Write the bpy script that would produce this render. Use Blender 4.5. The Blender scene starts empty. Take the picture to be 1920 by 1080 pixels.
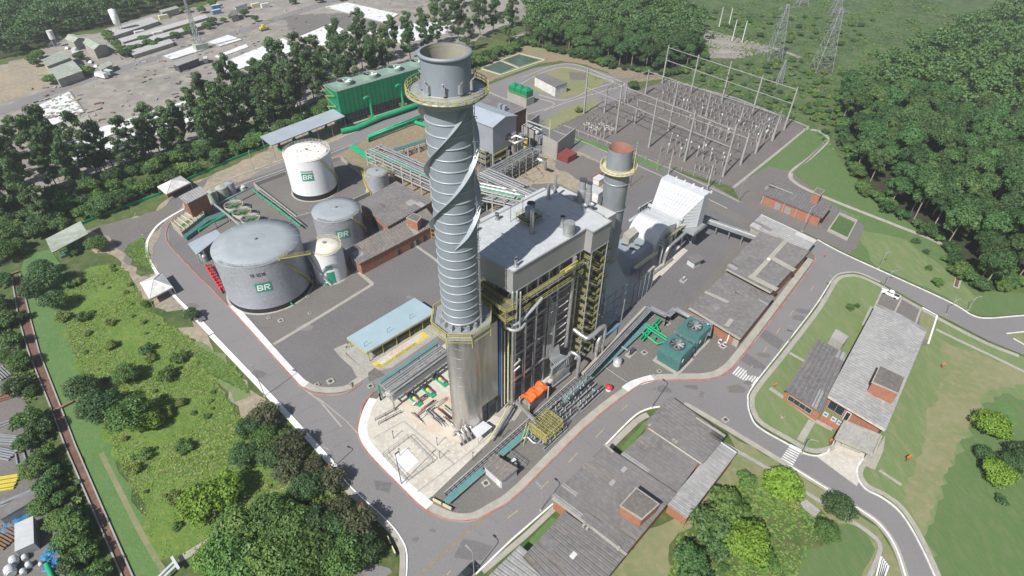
import bpy, math, random
from math import sin, cos, pi, radians, sqrt, atan2
from mathutils import Vector, Matrix
from mathutils.geometry import tessellate_polygon
random.seed(7)
SC = bpy.context.scene; COL = SC.collection
W0 = bpy.data.worlds.new("World"); SC.world = W0; W0.use_nodes = True
# ---------------------------------------------------------------- camera: an aerial pinhole view, 120 m up
F = 1075.0; PIT = radians(39.83); ROL = radians(0.71); HC = 120.0
_f = Vector((0, cos(PIT), -sin(PIT))); _r = Vector((1, 0, 0)); _u = _r.cross(_f)
_r, _u = _r*cos(ROL) + _u*sin(ROL), -_r*sin(ROL) + _u*cos(ROL)
CAMP = Vector((0, 0, HC))
cd = bpy.data.cameras.new("camera"); cam = bpy.data.objects.new("camera", cd); COL.objects.link(cam); SC.camera = cam
cd.sensor_width = 36; cd.lens = F/1920*36; cd.clip_end = 6000; cd.clip_start = 1
_m = Matrix((_r, _u, -_f)).transposed().to_4x4(); _m.translation = CAMP; cam.matrix_world = _m
def G(x, y, z=0.0):
    "map a surveyed point (measured on the photograph) to the world at height z"
    d = _f + _r*((x-960)/F) - _u*((y-540)/F)
    return CAMP + d*((z-HC)/d.z)
def PX(p):
    q = Vector(p)-CAMP; w = q.dot(_f); return 960+F*q.dot(_r)/w, 540-F*q.dot(_u)/w
def hgt(b, ty):
    g = G(*b); lo, hi = 0, HC*.98
    for _ in range(40):
        m = (lo+hi)/2
        if PX((g.x, g.y, m))[1] > ty: lo = m
        else: hi = m
    return lo
def G2(x, y, z=0.0): return G(x, y, z).to_2d()
AV = Vector((cos(radians(46.9)), sin(radians(46.9)), 0)); BV = Vector((AV.y, -AV.x, 0)); ZV = Vector((0, 0, 1))
# ---------------------------------------------------------------- light
SUN_AZ, SUN_EL = radians(234), radians(48)
sd = bpy.data.lights.new("sun", 'SUN'); so = bpy.data.objects.new("sun", sd); COL.objects.link(so)
sd.energy = 4.6; sd.angle = radians(0.55); sd.color = (1, .965, .91)
sv = Vector((cos(SUN_AZ)*cos(SUN_EL), sin(SUN_AZ)*cos(SUN_EL), sin(SUN_EL)))
so.rotation_euler = sv.to_track_quat('Z', 'Y').to_euler(); so.location = (0, 0, 300)
nt = W0.node_tree; bg = nt.nodes['Background']; sk = nt.nodes.new('ShaderNodeTexSky'); sk.sky_type = 'NISHITA'; sk.sun_disc = False
sk.sun_elevation = SUN_EL; sk.sun_rotation = pi/2-SUN_AZ; sk.air_density = 1.2; sk.dust_density = 1.5
nt.links.new(sk.outputs[0], bg.inputs[0]); bg.inputs[1].default_value = 0.06
SC.view_settings.view_transform = 'Standard'; SC.view_settings.look = 'None'; SC.view_settings.gamma = 1; SC.view_settings.exposure = 0.47
SC.cycles.max_bounces = 6; SC.cycles.diffuse_bounces = 3; SC.cycles.glossy_bounces = 3; SC.cycles.transparent_max_bounces = 6
# ---------------------------------------------------------------- materials
def lin(c):
    return tuple(((v/255)/12.92 if v/255 <= .04045 else ((v/255+.055)/1.055)**2.4) for v in c)
def mat(name, c, c2=None, sc=.3, rough=.8, metal=0, c3=None, sc3=None, bump=0, bsc=4, obj=False, rnd=0, contrast=(.35, .65), spec=.4, stretch=None, gen=False):
    """procedural principled material; colours are linear albedo; c2 patches at scale sc, c3 fine speckle at sc3"""
    m = bpy.data.materials.new(name); m.use_nodes = True; n = m.node_tree.nodes; L = m.node_tree.links
    b = n['Principled BSDF']; b.inputs['Roughness'].default_value = rough; b.inputs['Metallic'].default_value = metal
    b.inputs['Specular IOR Level'].default_value = spec; b.inputs['Base Color'].default_value = (*c, 1)
    if obj: co = n.new('ShaderNodeTexCoord').outputs['Object']
    else: co = n.new('ShaderNodeNewGeometry').outputs['Position']
    if stretch:
        mp = n.new('ShaderNodeMapping'); mp.inputs['Scale'].default_value = stretch[0:3]
        if len(stretch) > 3: mp.inputs['Rotation'].default_value = (0, 0, stretch[3])
        L.new(co, mp.inputs[0]); co = mp.outputs[0]
    def noise(s, det=5):
        t = n.new('ShaderNodeTexNoise'); t.inputs['Scale'].default_value = s; t.inputs['Detail'].default_value = det; t.inputs['Roughness'].default_value = .62; L.new(co, t.inputs['Vector']); return t
    def mix(fac, a, bb):
        x = n.new('ShaderNodeMix'); x.data_type = 'RGBA'; L.new(fac, x.inputs[0])
        for i, v in ((6, a), (7, bb)):
            if isinstance(v, tuple): x.inputs[i].default_value = (*v, 1)
            else: L.new(v, x.inputs[i])
        return x.outputs[2]
    def ramp(o, lo, hi):
        r = n.new('ShaderNodeMapRange'); r.inputs[1].default_value = lo; r.inputs[2].default_value = hi; L.new(o, r.inputs[0]); return r.outputs[0]
    out = None
    if c2: out = mix(ramp(noise(sc).outputs[0], *contrast), c, c2)
    if c3: out = mix(ramp(noise(sc3 or sc*9, 3).outputs[0], .45, .72), out if out else c, c3)
    if rnd:
        oi = n.new('ShaderNodeObjectInfo'); h = n.new('ShaderNodeHueSaturation')
        r = n.new('ShaderNodeMapRange'); r.inputs[3].default_value = 1-rnd; r.inputs[4].default_value = 1+rnd; L.new(oi.outputs['Random'], r.inputs[0]); L.new(r.outputs[0], h.inputs['Value'])
        r2 = n.new('ShaderNodeMapRange'); r2.inputs[3].default_value = .5-rnd*.06; r2.inputs[4].default_value = .5+rnd*.05; L.new(oi.outputs['Random'], r2.inputs[0])
        mm = n.new('ShaderNodeMath'); mm.operation = 'FRACT'; m7 = n.new('ShaderNodeMath'); m7.operation = 'MULTIPLY'; m7.inputs[1].default_value = 7.3
        L.new(oi.outputs['Random'], m7.inputs[0]); L.new(m7.outputs[0], mm.inputs[0]); L.new(mm.outputs[0], r2.inputs[0]); L.new(r2.outputs[0], h.inputs['Hue'])
        if out: L.new(out, h.inputs['Color'])
        else: h.inputs['Color'].default_value = (*c, 1)
        out = h.outputs[0]
    if out: L.new(out, b.inputs['Base Color'])
    if bump:
        bp = n.new('ShaderNodeBump'); bp.inputs['Strength'].default_value = bump; bp.inputs['Distance'].default_value = .3
        L.new(noise(bsc, 3).outputs[0], bp.inputs['Height']); L.new(bp.outputs[0], b.inputs['Normal'])
    return m
def foliage(name, c, c2, rnd=.25):
    m = mat(name, c, c2, sc=.45, rough=.55, rnd=rnd, contrast=(.3, .7), spec=.35)
    n = m.node_tree.nodes; b = n['Principled BSDF']
    tr = n.new('ShaderNodeBsdfTranslucent'); tr.inputs[0].default_value = (c2[0]*1.5, c2[1]*1.7, c2[2], 1); mx = n.new('ShaderNodeMixShader'); mx.inputs[0].default_value = .22
    m.node_tree.links.new(b.outputs[0], mx.inputs[1]); m.node_tree.links.new(tr.outputs[0], mx.inputs[2]); m.node_tree.links.new(mx.outputs[0], n['Material Output'].inputs[0])
    return m
M = {}
M['scrub'] = mat('scrub', (.085, .125, .03), (.04, .075, .018), .05, .95, c3=(.13, .13, .055), sc3=.35, bump=.6, bsc=.5)
M['scrub2'] = mat('scrub_far', (0.072, 0.126, 0.038), (0.038, 0.077, 0.024), .03, .95, c3=(0.128, 0.135, 0.068), sc3=.16, bump=.5, bsc=.4)
M['lawn'] = mat('lawn', (.151, .205, .079), (.122, .176, .066), .05, .95, c3=(.191, .209, .107), sc3=.6, bump=.4, bsc=2.5, stretch=(1, .3, 1, .9))
M['lawn_dark'] = mat('lawn_dark', (.078, .144, .043), (.098, .153, .055), .04, .95, c3=(.119, .157, .068), sc3=.8, bump=.4, bsc=2.5, stretch=(1, .3, 1, .9))
M['lawn_bright'] = mat('lawn_bright', (.074, .156, .041), (.094, .180, .053), .08, .95, c3=(.121, .180, .068), sc3=.7, bump=.5, bsc=2)
M['meadow'] = mat('meadow', (.114, .192, .032), (.080, .149, .025), .07, .97, c3=(.160, .204, .053), sc3=.5, bump=.8, bsc=1)
M['worn'] = mat('worn_grass', (.214, .211, .113), (.153, .184, .076), .06, .95, c3=(.244, .222, .131), sc3=.5, bump=.2, bsc=3)
M['dirt'] = mat('dirt', (0.306, 0.246, 0.170), (0.212, 0.196, 0.162), .05, .95, c3=(0.357, 0.306, 0.230), sc3=.5, bump=.3, bsc=2)
M['dirt_red'] = mat('red_dirt', (0.243, 0.180, 0.126), (0.180, 0.171, 0.099), .06, .95, c3=(0.297, 0.225, 0.171), sc3=.6, bump=.3, bsc=2)
M['gravel_far'] = mat('gravel_far', (.262, .238, .220), (.189, .177, .159), .02, .95, c3=(.329, .305, .262), sc3=.12, bump=.3, bsc=1)
M['asphalt'] = mat('asphalt', (.195, .187, .19), (.172, .165, .168), .05, .9, c3=(.212, .203, .203), sc3=2.5, bump=.1, bsc=6)
M['asphalt_yard'] = mat('yard_asphalt', (.145, .14, .144), (.120, .117, .12), .05, .9, c3=(.165, .158, .155), sc3=1.4, bump=.1, bsc=6)
M['yard_brown'] = mat('yard_brown', (.152, .143, .135), (.128, .12, .112), .06, .9, c3=(.178, .165, .15), sc3=1.5, bump=.1, bsc=6)
M['gravel_sub'] = mat('gravel_dark', (.145, .13, .12), (.115, .105, .098), .07, .95, c3=(.19, .175, .16), sc3=1.5, bump=.3, bsc=4)
M['concrete'] = mat('concrete', (.495, .465, .413), (.396, .366, .312), .12, .85, c3=(.554, .525, .474), sc3=1.1, bump=.05)
M['concrete_rust'] = mat('concrete_rust', (.52, .47, .40), (.50, .33, .21), .1, .85, c3=(.46, .41, .34), sc3=.8, contrast=(.45, .75))
M['conc_grey'] = mat('concrete_grey', (.33, .32, .30), (.25, .245, .23), .25, .85, c3=(.40, .385, .35), sc3=2.2)
M['conc_path'] = mat('concrete_path', (.34, .325, .29), (.27, .26, .225), .2, .9, c3=(.40, .37, .32), sc3=2)
M['conc_pole'] = mat('concrete_pole', (.42, .41, .39), (.33, .32, .30), .6, .8)
M['white_paint'] = mat('white_paint', (.80, .80, .79), (.66, .66, .64), .5, .6)
M['road_white'] = mat('road_paint_white', (.72, .72, .70), (.50, .50, .48), .7, .7)
M['road_yellow'] = mat('road_paint_yellow', (.48, .38, .14), (.32, .28, .17), .8, .7)
M['kerb_red'] = mat('kerb_paint_red', (.38, .10, .07), (.34, .24, .2), .3, .8)
M['kerb_grey'] = mat('kerb_concrete', (.38, .36, .32), (.30, .285, .25), .4, .9)
M['white_slab'] = mat('white_slab', (.72, .73, .75), (.60, .61, .63), .1, .7, c3=(.50, .49, .46), sc3=.35)
M['rusty_top'] = mat('rust_stained_paint', (.78, .75, .70), (.42, .30, .20), .55, .7, contrast=(.6, .8))
M['white_metal'] = mat('white_metal', (.549, .564, .578), (.478, .500, .528), .4, .45)
M['white_tank'] = mat('white_tank_paint', (.759, .782, .816), (.667, .690, .724), .25, .5, c3=(.690, .690, .690), sc3=.8, stretch=(1, 1, .15))
M['cream'] = mat('cream_roof_paint', (.68, .66, .58), (.58, .55, .47), .5, .7)
M['white_dirty'] = mat('white_dirty_metal', (.666, .675, .675), (.495, .486, .450), .5, .5)
M['grey_paint'] = mat('grey_painted_steel', (.235, .27, .31), (.215, .245, .28), .15, .55, metal=.15, c3=(.255, .29, .33), sc3=1.2, stretch=(1, 1, .3))
M['grey_paint2'] = mat('grey_painted_steel_worn', (.25, .285, .325), (.19, .215, .24), .3, .55, metal=.15, c3=(.30, .28, .26), sc3=.7, stretch=(1, 1, .35))
M['strake'] = mat('strake_steel', (.362, .399, .426), (.299, .336, .362), .3, .45, metal=.2)
M['tank_roof'] = mat('tank_roof', (.28, .31, .335), (.265, .295, .32), .2, .7, c3=(.305, .335, .36), sc3=.35)
M['tank_wall'] = mat('tank_wall', (.349, .367, .413), (.293, .308, .344), .12, .42, metal=.2, c3=(.406, .420, .458), sc3=1.2)
M['silver'] = mat('silver_cladding', (.60, .58, .56), (.44, .43, .42), .25, .3, metal=.85, c3=(.66, .64, .6), sc3=.9, stretch=(1, 1, .12))
M['silver_pipe'] = mat('silver_pipe', (.62, .61, .6), (.45, .45, .45), .6, .33, metal=.7)
M['alu'] = mat('aluminium_cladding_dark', (.28, .265, .27), (.22, .165, .165), .22, .42, metal=.6, stretch=(1, 1, .25))
M['steel_grey'] = mat('steel_grey', (.36, .38, .39), (.27, .285, .29), .5, .5, metal=.3)
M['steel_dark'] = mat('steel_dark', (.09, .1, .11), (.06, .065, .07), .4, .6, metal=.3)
M['galv'] = mat('galvanised', (.405, .422, .431), (.317, .330, .334), .8, .45, metal=.4)
M['cladding'] = mat('blue_grey_cladding', (.30, .325, .36), (.26, .28, .315), .15, .5, metal=.1)
M['fascia'] = mat('fascia_cladding', (.30, .29, .285), (.265, .258, .255), .1, .6, bump=0)
M['roof_light'] = mat('pale_membrane_roof', (.451, .467, .479), (.385, .402, .412), .12, .7, c3=(.492, .504, .512), sc3=.8)
M['roof_blue'] = mat('pale_blue_sheet', (.32, .42, .47), (.28, .375, .42), .15, .55)
M['roof_canopy'] = mat('canopy_sheet', (.42, .47, .53), (.36, .41, .46), .2, .45, metal=.2)
M['fibre'] = mat('fibre_cement', (.165, .157, .158), (.13, .124, .125), .12, .92, c3=(.20, .192, .188), sc3=.9)
M['fibre_light'] = mat('fibre_cement_light', (.285, .285, .285), (.23, .23, .23), .12, .92, c3=(.34, .34, .335), sc3=.8)
M['fibre_brown'] = mat('fibre_cement_brown', (.19, .17, .155), (.135, .12, .11), .3, .92, c3=(.26, .24, .22), sc3=1.2)
M['fibre_pale'] = mat('fibre_cement_pale', (.42, .42, .41), (.35, .35, .34), .12, .92, c3=(.47, .47, .46), sc3=.8)
M['fibre_green'] = mat('mossy_roof', (.33, .36, .32), (.24, .28, .22), .12, .92, c3=(.40, .42, .38), sc3=.5)
M['brick'] = mat('orange_brick', (.344, .142, .084), (.271, .108, .068), .8, .85, c3=(.377, .196, .137), sc3=3)
M['brick_dark'] = mat('dark_brick', (.27, .12, .08), (.2, .09, .06), .8, .85)
M['maroon'] = mat('maroon_wall', (.16, .07, .06), (.12, .055, .05), .3, .7)
M['container'] = mat('container_red', (.22, .055, .045), (.17, .05, .04), .3, .6)
M['green'] = mat('tower_green', (.008, .22, .10), (.006, .18, .085), .2, .45)
M['green_pipe'] = mat('green_pipe', (.02, .36, .17), (.015, .28, .13), .3, .4)
M['green_logo'] = mat('logo_green', (.02, .26, .17))
M['teal'] = mat('teal_enclosure', (.06, .165, .155), (.045, .135, .13), .5, .55, c3=(.08, .18, .17), sc3=1.5)
M['teal_tray'] = mat('teal_tray', (.10, .25, .245), (.08, .2, .2), .4, .5)
M['green_roof'] = mat('faded_green_deck', (.20, .30, .25), (.16, .24, .2), .3, .8)
M['yellow'] = mat('yellow_steel', (.46, .40, .10), (.34, .31, .12), .5, .5)
M['yellow_dim'] = mat('yellow_grating', (.152, .148, .072), (.112, .112, .072), .7, .7)
M['yellow_pale'] = mat('yellow_faded', (.60, .56, .34), (.5, .46, .28), .5, .6)
M['tactile'] = mat('yellow_floor_paint', (.60, .50, .06), (.5, .42, .07), .6, .7)
M['red'] = mat('fire_red', (.60, .03, .05), (.5, .03, .04), .6, .4)
M['orange'] = mat('orange_tarp', (.80, .16, .03), (.68, .13, .03), .6, .6, bump=.5, bsc=1.2)
M['orange2'] = mat('faded_orange', (.60, .19, .11), (.68, .42, .33), .3, .6)
M['blue'] = mat('blue_pipe', (.02, .12, .34), (.015, .1, .28), .4, .4)
M['blue_steel'] = mat('blue_steel', (.13, .25, .36), (.1, .2, .3), .4, .5)
M['blue_tarp'] = mat('blue_tarp', (.045, .224, .413), (.030, .160, .315), .8, .5, bump=.6, bsc=2)
M['black'] = mat('black_band', (.022, .024, .028))
M['glass'] = mat('dark_glass', (.03, .04, .05), rough=.1, spec=.6)
M['rust'] = mat('rust', (.24, .115, .085), (.18, .095, .075), .5, .85)
M['rust_in'] = mat('inner_stack_grime', (.330, .310, .220), (.250, .250, .220), .3, .85)
M['water'] = mat('pond_water', (.085, .12, .085), (.06, .095, .075), .15, .15, spec=.5)
M['water_green'] = mat('algae_water', (.06, .12, .03), (.10, .15, .06), .9, .3)
M['canal_mud'] = mat('canal_bed', (.155, .082, .06), (.11, .062, .045), .2, .6, c3=(.19, .11, .08), sc3=.7)
M['trunk'] = mat('eucalyptus_bark', (.36, .32, .27), (.22, .19, .15), .8, .9)
M['trunk_d'] = mat('brown_bark', (.14, .10, .07), (.10, .075, .05), .8, .9)
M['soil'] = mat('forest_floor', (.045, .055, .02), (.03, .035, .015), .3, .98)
M['bed'] = mat('under_shrub', (.06, .085, .025), (.04, .06, .02), .4, .98, bump=.6, bsc=1)
M['leaf_euc'] = foliage('eucalyptus_leaves', (.057, .109, .037), (.087, .147, .051), .3)
M['leaf_for'] = foliage('forest_leaves', (.051, .110, .034), (.078, .149, .045), .38)
M['leaf_dark'] = foliage('dark_leaves', (.056, .114, .041), (.076, .146, .051))
M['leaf_mid'] = foliage('mid_leaves', (.084, .162, .036), (.117, .209, .055))
M['leaf_lime'] = foliage('lime_leaves', (.144, .256, .027), (.202, .320, .045), .12)
M['leaf_olive'] = foliage('olive_leaves', (.14, .20, .045), (.19, .24, .065))
M['leaf_purple'] = foliage('purplish_leaves', (0.072, 0.088, 0.043), (0.102, 0.110, 0.054))
M['tuft'] = foliage('tufts', (.14, .23, .035), (.19, .27, .06), .1)
M['tuft_dry'] = foliage('dry_tufts', (.178, .225, .068), (.230, .252, .102), .1)
M['car_white'] = mat('car_white', (.8, .8, .8), rough=.25, spec=.6)
M['car_dark'] = mat('car_dark', (.03, .035, .04), rough=.2, spec=.6)
M['car_grey'] = mat('car_grey', (.12, .13, .14), rough=.25, spec=.6)
M['tyre'] = mat('tyre', (.02, .02, .02))
M['timber'] = mat('timber', (.24, .15, .10), (.18, .11, .07), 1.5, .85)
# ---------------------------------------------------------------- air
def haze():
    m = bpy.data.materials.new('haze'); m.use_nodes = True; n = m.node_tree; n.nodes.remove(n.nodes['Principled BSDF']); v = n.nodes.new('ShaderNodeVolumePrincipled')
    v.inputs['Color'].default_value = (.86, .91, .97, 1); v.inputs['Density'].default_value = .00022; v.inputs['Anisotropy'].default_value = .2
    n.links.new(v.outputs[0], n.nodes['Material Output'].inputs['Volume'])
    me = bpy.data.meshes.new('haze'); X0, X1, Y0, Y1, Z0, Z1 = -1510, 1510, -310, 2610, -1, 123
    me.from_pydata([(x, y, z) for z in (Z0, Z1) for y in (Y0, Y1) for x in (X0, X1)], [], [(0, 2, 3, 1), (4, 5, 7, 6), (0, 1, 5, 4), (2, 6, 7, 3), (0, 4, 6, 2), (1, 3, 7, 5)])
    me.materials.append(m); o = bpy.data.objects.new('haze', me); COL.objects.link(o); o['kind'] = 'stuff'
haze()
# ---------------------------------------------------------------- mesh builder
class MB:
    def __init__(s, m='steel_grey'): s.v = []; s.f = []; s.mi = []; s.ms = []; s.sm = []; s.use(m)
    def use(s, m):
        if m not in s.ms: s.ms.append(m)
        s.cur = s.ms.index(m); return s
    def add(s, vs, fs, smooth=False):
        b = len(s.v); s.v += [Vector(v) for v in vs]
        for f in fs: s.f.append([b+i for i in f]); s.mi.append(s.cur); s.sm.append(smooth)
        return s
    def box(s, c, size, ax=None):
        "c centre, size (x,y,z), ax (ux,uy) horizontal axis unit vector"
        ux = Vector(ax).to_3d().normalized() if ax is not None else Vector((1, 0, 0)); ux.z = 0; uy = Vector((-ux.y, ux.x, 0)); c = Vector(c)
        a, b, h = size[0]/2, size[1]/2, size[2]/2
        vs = [c+ux*(a*i)+uy*(b*j)+ZV*(h*k) for k in (-1, 1) for j in (-1, 1) for i in (-1, 1)]
        return s.add(vs, [(0, 2, 3, 1), (4, 5, 7, 6), (0, 1, 5, 4), (2, 6, 7, 3), (0, 4, 6, 2), (1, 3, 7, 5)])
    def bar(s, p, q, w=.2, h=None, up=ZV):
        "rectangular member between p and q"
        p, q = Vector(p), Vector(q); h = h or w; d = (q-p); L = d.length
        if L < 1e-5: return s
        d /= L; x = d.cross(up)
        if x.length < 1e-3: x = d.cross(Vector((0, 1, 0)))
        x.normalize(); y = x.cross(d)
        vs = [e+x*(w/2*i)+y*(h/2*j) for e in (p, q) for j in (-1, 1) for i in (-1, 1)]
        return s.add(vs, [(0, 1, 3, 2), (4, 6, 7, 5), (0, 4, 5, 1), (2, 3, 7, 6), (0, 2, 6, 4), (1, 5, 7, 3)])
    def tube(s, pts, r=.2, n=8, r2=None, caps=True):
        pts = [Vector(p) for p in pts]; rings = []; N = len(pts); prev = None
        for i, p in enumerate(pts):
            d = ((pts[min(i+1, N-1)]-p).normalized()+(p-pts[max(i-1, 0)]).normalized())
            if d.length < 1e-6: d = Vector((0, 0, 1))
            d.normalize(); x = prev - d*prev.dot(d) if prev is not None else d.cross(Vector((.13, .31, 1)))
            if x.length < 1e-4: x = d.cross(Vector((1, 0, 0)))
            x.normalize(); prev = x; y = d.cross(x)
            k = 1.0
            if 0 < i < N-1:
                c = (pts[i+1]-p).normalized().dot((p-pts[i-1]).normalized()); k = 1/max(.6, sqrt(max(.01, (1+c)/2)))
            rr = r if r2 is None else r+(r2-r)*i/(N-1)
            rings.append([p+(x*cos(t*2*pi/n)+y*sin(t*2*pi/n))*rr*(1 if k == 1 else (1+k)/2) for t in range(n)])
        b = len(s.v); vs = [v for rg in rings for v in rg]; fs = []
        for i in range(N-1):
            for t in range(n): fs.append((i*n+t, i*n+(t+1) % n, (i+1)*n+(t+1) % n, (i+1)*n+t))
        s.add(vs, fs, True)
        if caps: s.add(rings[0], [tuple(range(n))[::-1]]); s.add(rings[-1], [tuple(range(n))])
        return s
    def lathe(s, c, prof, n=32, a0=0, a1=2*pi, smooth=True):
        c = Vector(c); full = abs(a1-a0-2*pi) < 1e-6; m = n if full else n+1; vs = []; fs = []
        for (r, z) in prof:
            for t in range(m):
                a = a0+(a1-a0)*t/n; vs.append(c+Vector((r*cos(a), r*sin(a), z)))
        for i in range(len(prof)-1):
            for t in range(n):
                t2 = (t+1) % m; fs.append((i*m+t, i*m+t2, (i+1)*m+t2, (i+1)*m+t))
        return s.add(vs, fs, smooth)
    def cyl(s, c, r, h, n=24, r2=None):
        r2 = r if r2 is None else r2
        s.lathe(c, [(r, 0), (r2, h)], n); c = Vector(c)
        s.add([c+Vector((r2*cos(t*2*pi/n), r2*sin(t*2*pi/n), h)) for t in range(n)], [tuple(range(n))])
        return s.add([c+Vector((r*cos(t*2*pi/n), r*sin(t*2*pi/n), 0)) for t in range(n)], [tuple(range(n))[::-1]])
    def prism(s, poly, z0, z1, top=True, bottom=False):
        "poly list of 2D/3D points (x,y); vertical walls"
        P = [Vector((p[0], p[1], 0)) for p in poly]; n = len(P)
        ar = sum(P[i].x*P[(i+1) % n].y-P[(i+1) % n].x*P[i].y for i in range(n))
        if ar < 0: P.reverse()
        vs = [p+ZV*z0 for p in P]+[p+ZV*z1 for p in P]
        s.add(vs, [(i, (i+1) % n, n+(i+1) % n, n+i) for i in range(n)])
        if top:
            for t in tessellate_polygon([P]): s.tri(P, t, z1, 1)
        if bottom:
            for t in tessellate_polygon([P]): s.tri(P, t, z0, -1)
        return s
    def tri(s, P, t, z, sgn):
        a, b, c = P[t[0]], P[t[1]], P[t[2]]; nz = (b-a).cross(c-a).z
        vs = [a+ZV*z, b+ZV*z, c+ZV*z]
        s.add(vs, [(0, 1, 2) if nz*sgn > 0 else (0, 2, 1)])
    def sheet(s, poly, z):
        P = [Vector((p[0], p[1], 0)) for p in poly]
        for t in tessellate_polygon([P]): s.tri(P, t, z, 1)
        return s
    def quad(s, a, b, c, d, smooth=False): return s.add([a, b, c, d], [(0, 1, 2, 3)], smooth)
    def slab(s, a, b, c, d, th=.25):
        "thin slab under the 4 top corners"
        T = [Vector(x) for x in (a, b, c, d)]; nn = (T[1]-T[0]).cross(T[2]-T[0])
        if nn.z < 0: T.reverse()
        Bt = [x-ZV*th for x in T]
        return s.add(T+Bt, [(0, 1, 2, 3), (7, 6, 5, 4), (0, 4, 5, 1), (1, 5, 6, 2), (2, 6, 7, 3), (3, 7, 4, 0)])
    def corr(s, a, b, c, d, per=1.1, amp=.14, th=.2):
        "corrugated sheet; ridges run a->b and d->c, repeated from a to d"
        a, b, c, d = [Vector(x) for x in (a, b, c, d)]
        L = (d-a).length; n = max(2, int(round(L/per))); prof = [(0, 1), (.3, .85), (.6, 1), (.68, .1), (.9, 0)]
        pts = []
        for i in range(n):
            for (t, h) in prof: pts.append(((i+t)/n, h*amp))
        pts.append((1, amp)); vs = []
        for (t, h) in pts:
            vs.append(a.lerp(d, t)+ZV*h); vs.append(b.lerp(c, t)+ZV*h)
        fl = (b-a).cross(d-a).z < 0
        fs = [((2*i, 2*i+1, 2*i+3, 2*i+2) if not fl else (2*i, 2*i+2, 2*i+3, 2*i+1)) for i in range(len(pts)-1)]
        s.add(vs, fs)
        e = .004
        T = [x-ZV*e for x in (a, b, c, d)]; Bt = [x-ZV*th for x in (a, b, c, d)]
        return s.add(T+Bt, [(0, 1, 2, 3), (7, 6, 5, 4), (0, 4, 5, 1), (1, 5, 6, 2), (2, 6, 7, 3), (3, 7, 4, 0)])
    def build(s, name, parent=None, **props):
        me = bpy.data.meshes.new(name); o = bpy.data.objects.new(name, me)
        org = Vector((0, 0, 0))
        q = parent
        while q is not None: org = org + q.location; q = q.parent
        me.from_pydata([v-org for v in s.v], [], s.f)
        for m in s.ms: me.materials.append(M[m])
        me.polygons.foreach_set('material_index', s.mi); me.polygons.foreach_set('use_smooth', s.sm)
        me.update(); COL.objects.link(o); o.parent = parent
        for k, v in props.items(): o[k] = v
        return o
def thing(name, label, cat, loc=(0, 0, 0), group=None, rz=0):
    o = bpy.data.objects.new(name, None); COL.objects.link(o); o.location = loc; o.rotation_euler[2] = rz; o.empty_display_size = .5
    o['label'] = label; o['category'] = cat
    if group: o['group'] = group
    return o
def tag(o, label, cat, group=None):
    o['label'] = label; o['category'] = cat
    if group: o['group'] = group
    return o
def dup(root, loc, rz=0, sc=1, label=None, group=None):
    r = root.copy(); COL.objects.link(r); r.location = loc; r.rotation_euler = (0, 0, rz); r.scale = (sc, sc, sc) if not isinstance(sc, tuple) else sc
    if label: r['label'] = label
    if group: r['group'] = group
    for ch in list(root.children):
        c = ch.copy(); COL.objects.link(c); c.parent = r
        for g in list(ch.children):
            d = g.copy(); COL.objects.link(d); d.parent = c
    return r
def smooth(pts, k=6, closed=False):
    P = [Vector(p) for p in pts]; n = len(P); out = []
    rng = range(n if closed else n-1)
    for i in rng:
        g = (lambda j: P[j % n]) if closed else (lambda j: P[max(0, min(n-1, j))])
        a, b, c, d = g(i-1), g(i), g(i+1), g(i+2)
        for t in range(k):
            u = t/k; out.append(.5*((2*b)+(c-a)*u+(2*a-5*b+4*c-d)*u*u+(3*b-a-3*c+d)*u**3))
    if not closed: out.append(P[-1])
    return out
def pxs(pts, z=0): return [G(x, y, z) for x, y in pts]
def wob(poly, amp, step=3):
    "roughen a natural boundary"
    out = []; n = len(poly)
    for i in range(n):
        a, b = Vector(poly[i]), Vector(poly[(i+1) % n]); L = (b-a).length; k = max(1, int(L/step))
        nv = Vector((-(b-a).y, (b-a).x, 0)).normalized()
        for j in range(k): out.append(a.lerp(b, j/k)+nv*random.uniform(-amp, amp)*(1 if j else .3))
    return out
def inpoly(x, y, P):
    c = False; n = len(P); j = n-1
    for i in range(n):
        if ((P[i][1] > y) != (P[j][1] > y)) and (x < (P[j][0]-P[i][0])*(y-P[i][1])/(P[j][1]-P[i][1]+1e-12)+P[i][0]): c = not c
        j = i
    return c
_Z = [0.02]
def ground(name, pts, m, z=None, wobble=0, sm=0, world=False, step=3, raise_=None):
    P = pxs(pts) if not world else [Vector(p) for p in pts]
    if sm: P = smooth(P, sm, True)
    if wobble: P = wob(P, wobble, step)
    if z is None: z = _Z[0]; _Z[0] += .006
    mb = MB(m)
    if raise_: mb.prism(P, 0, z)
    else: mb.sheet(P, z)
    return mb.build(name, kind='structure')
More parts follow.
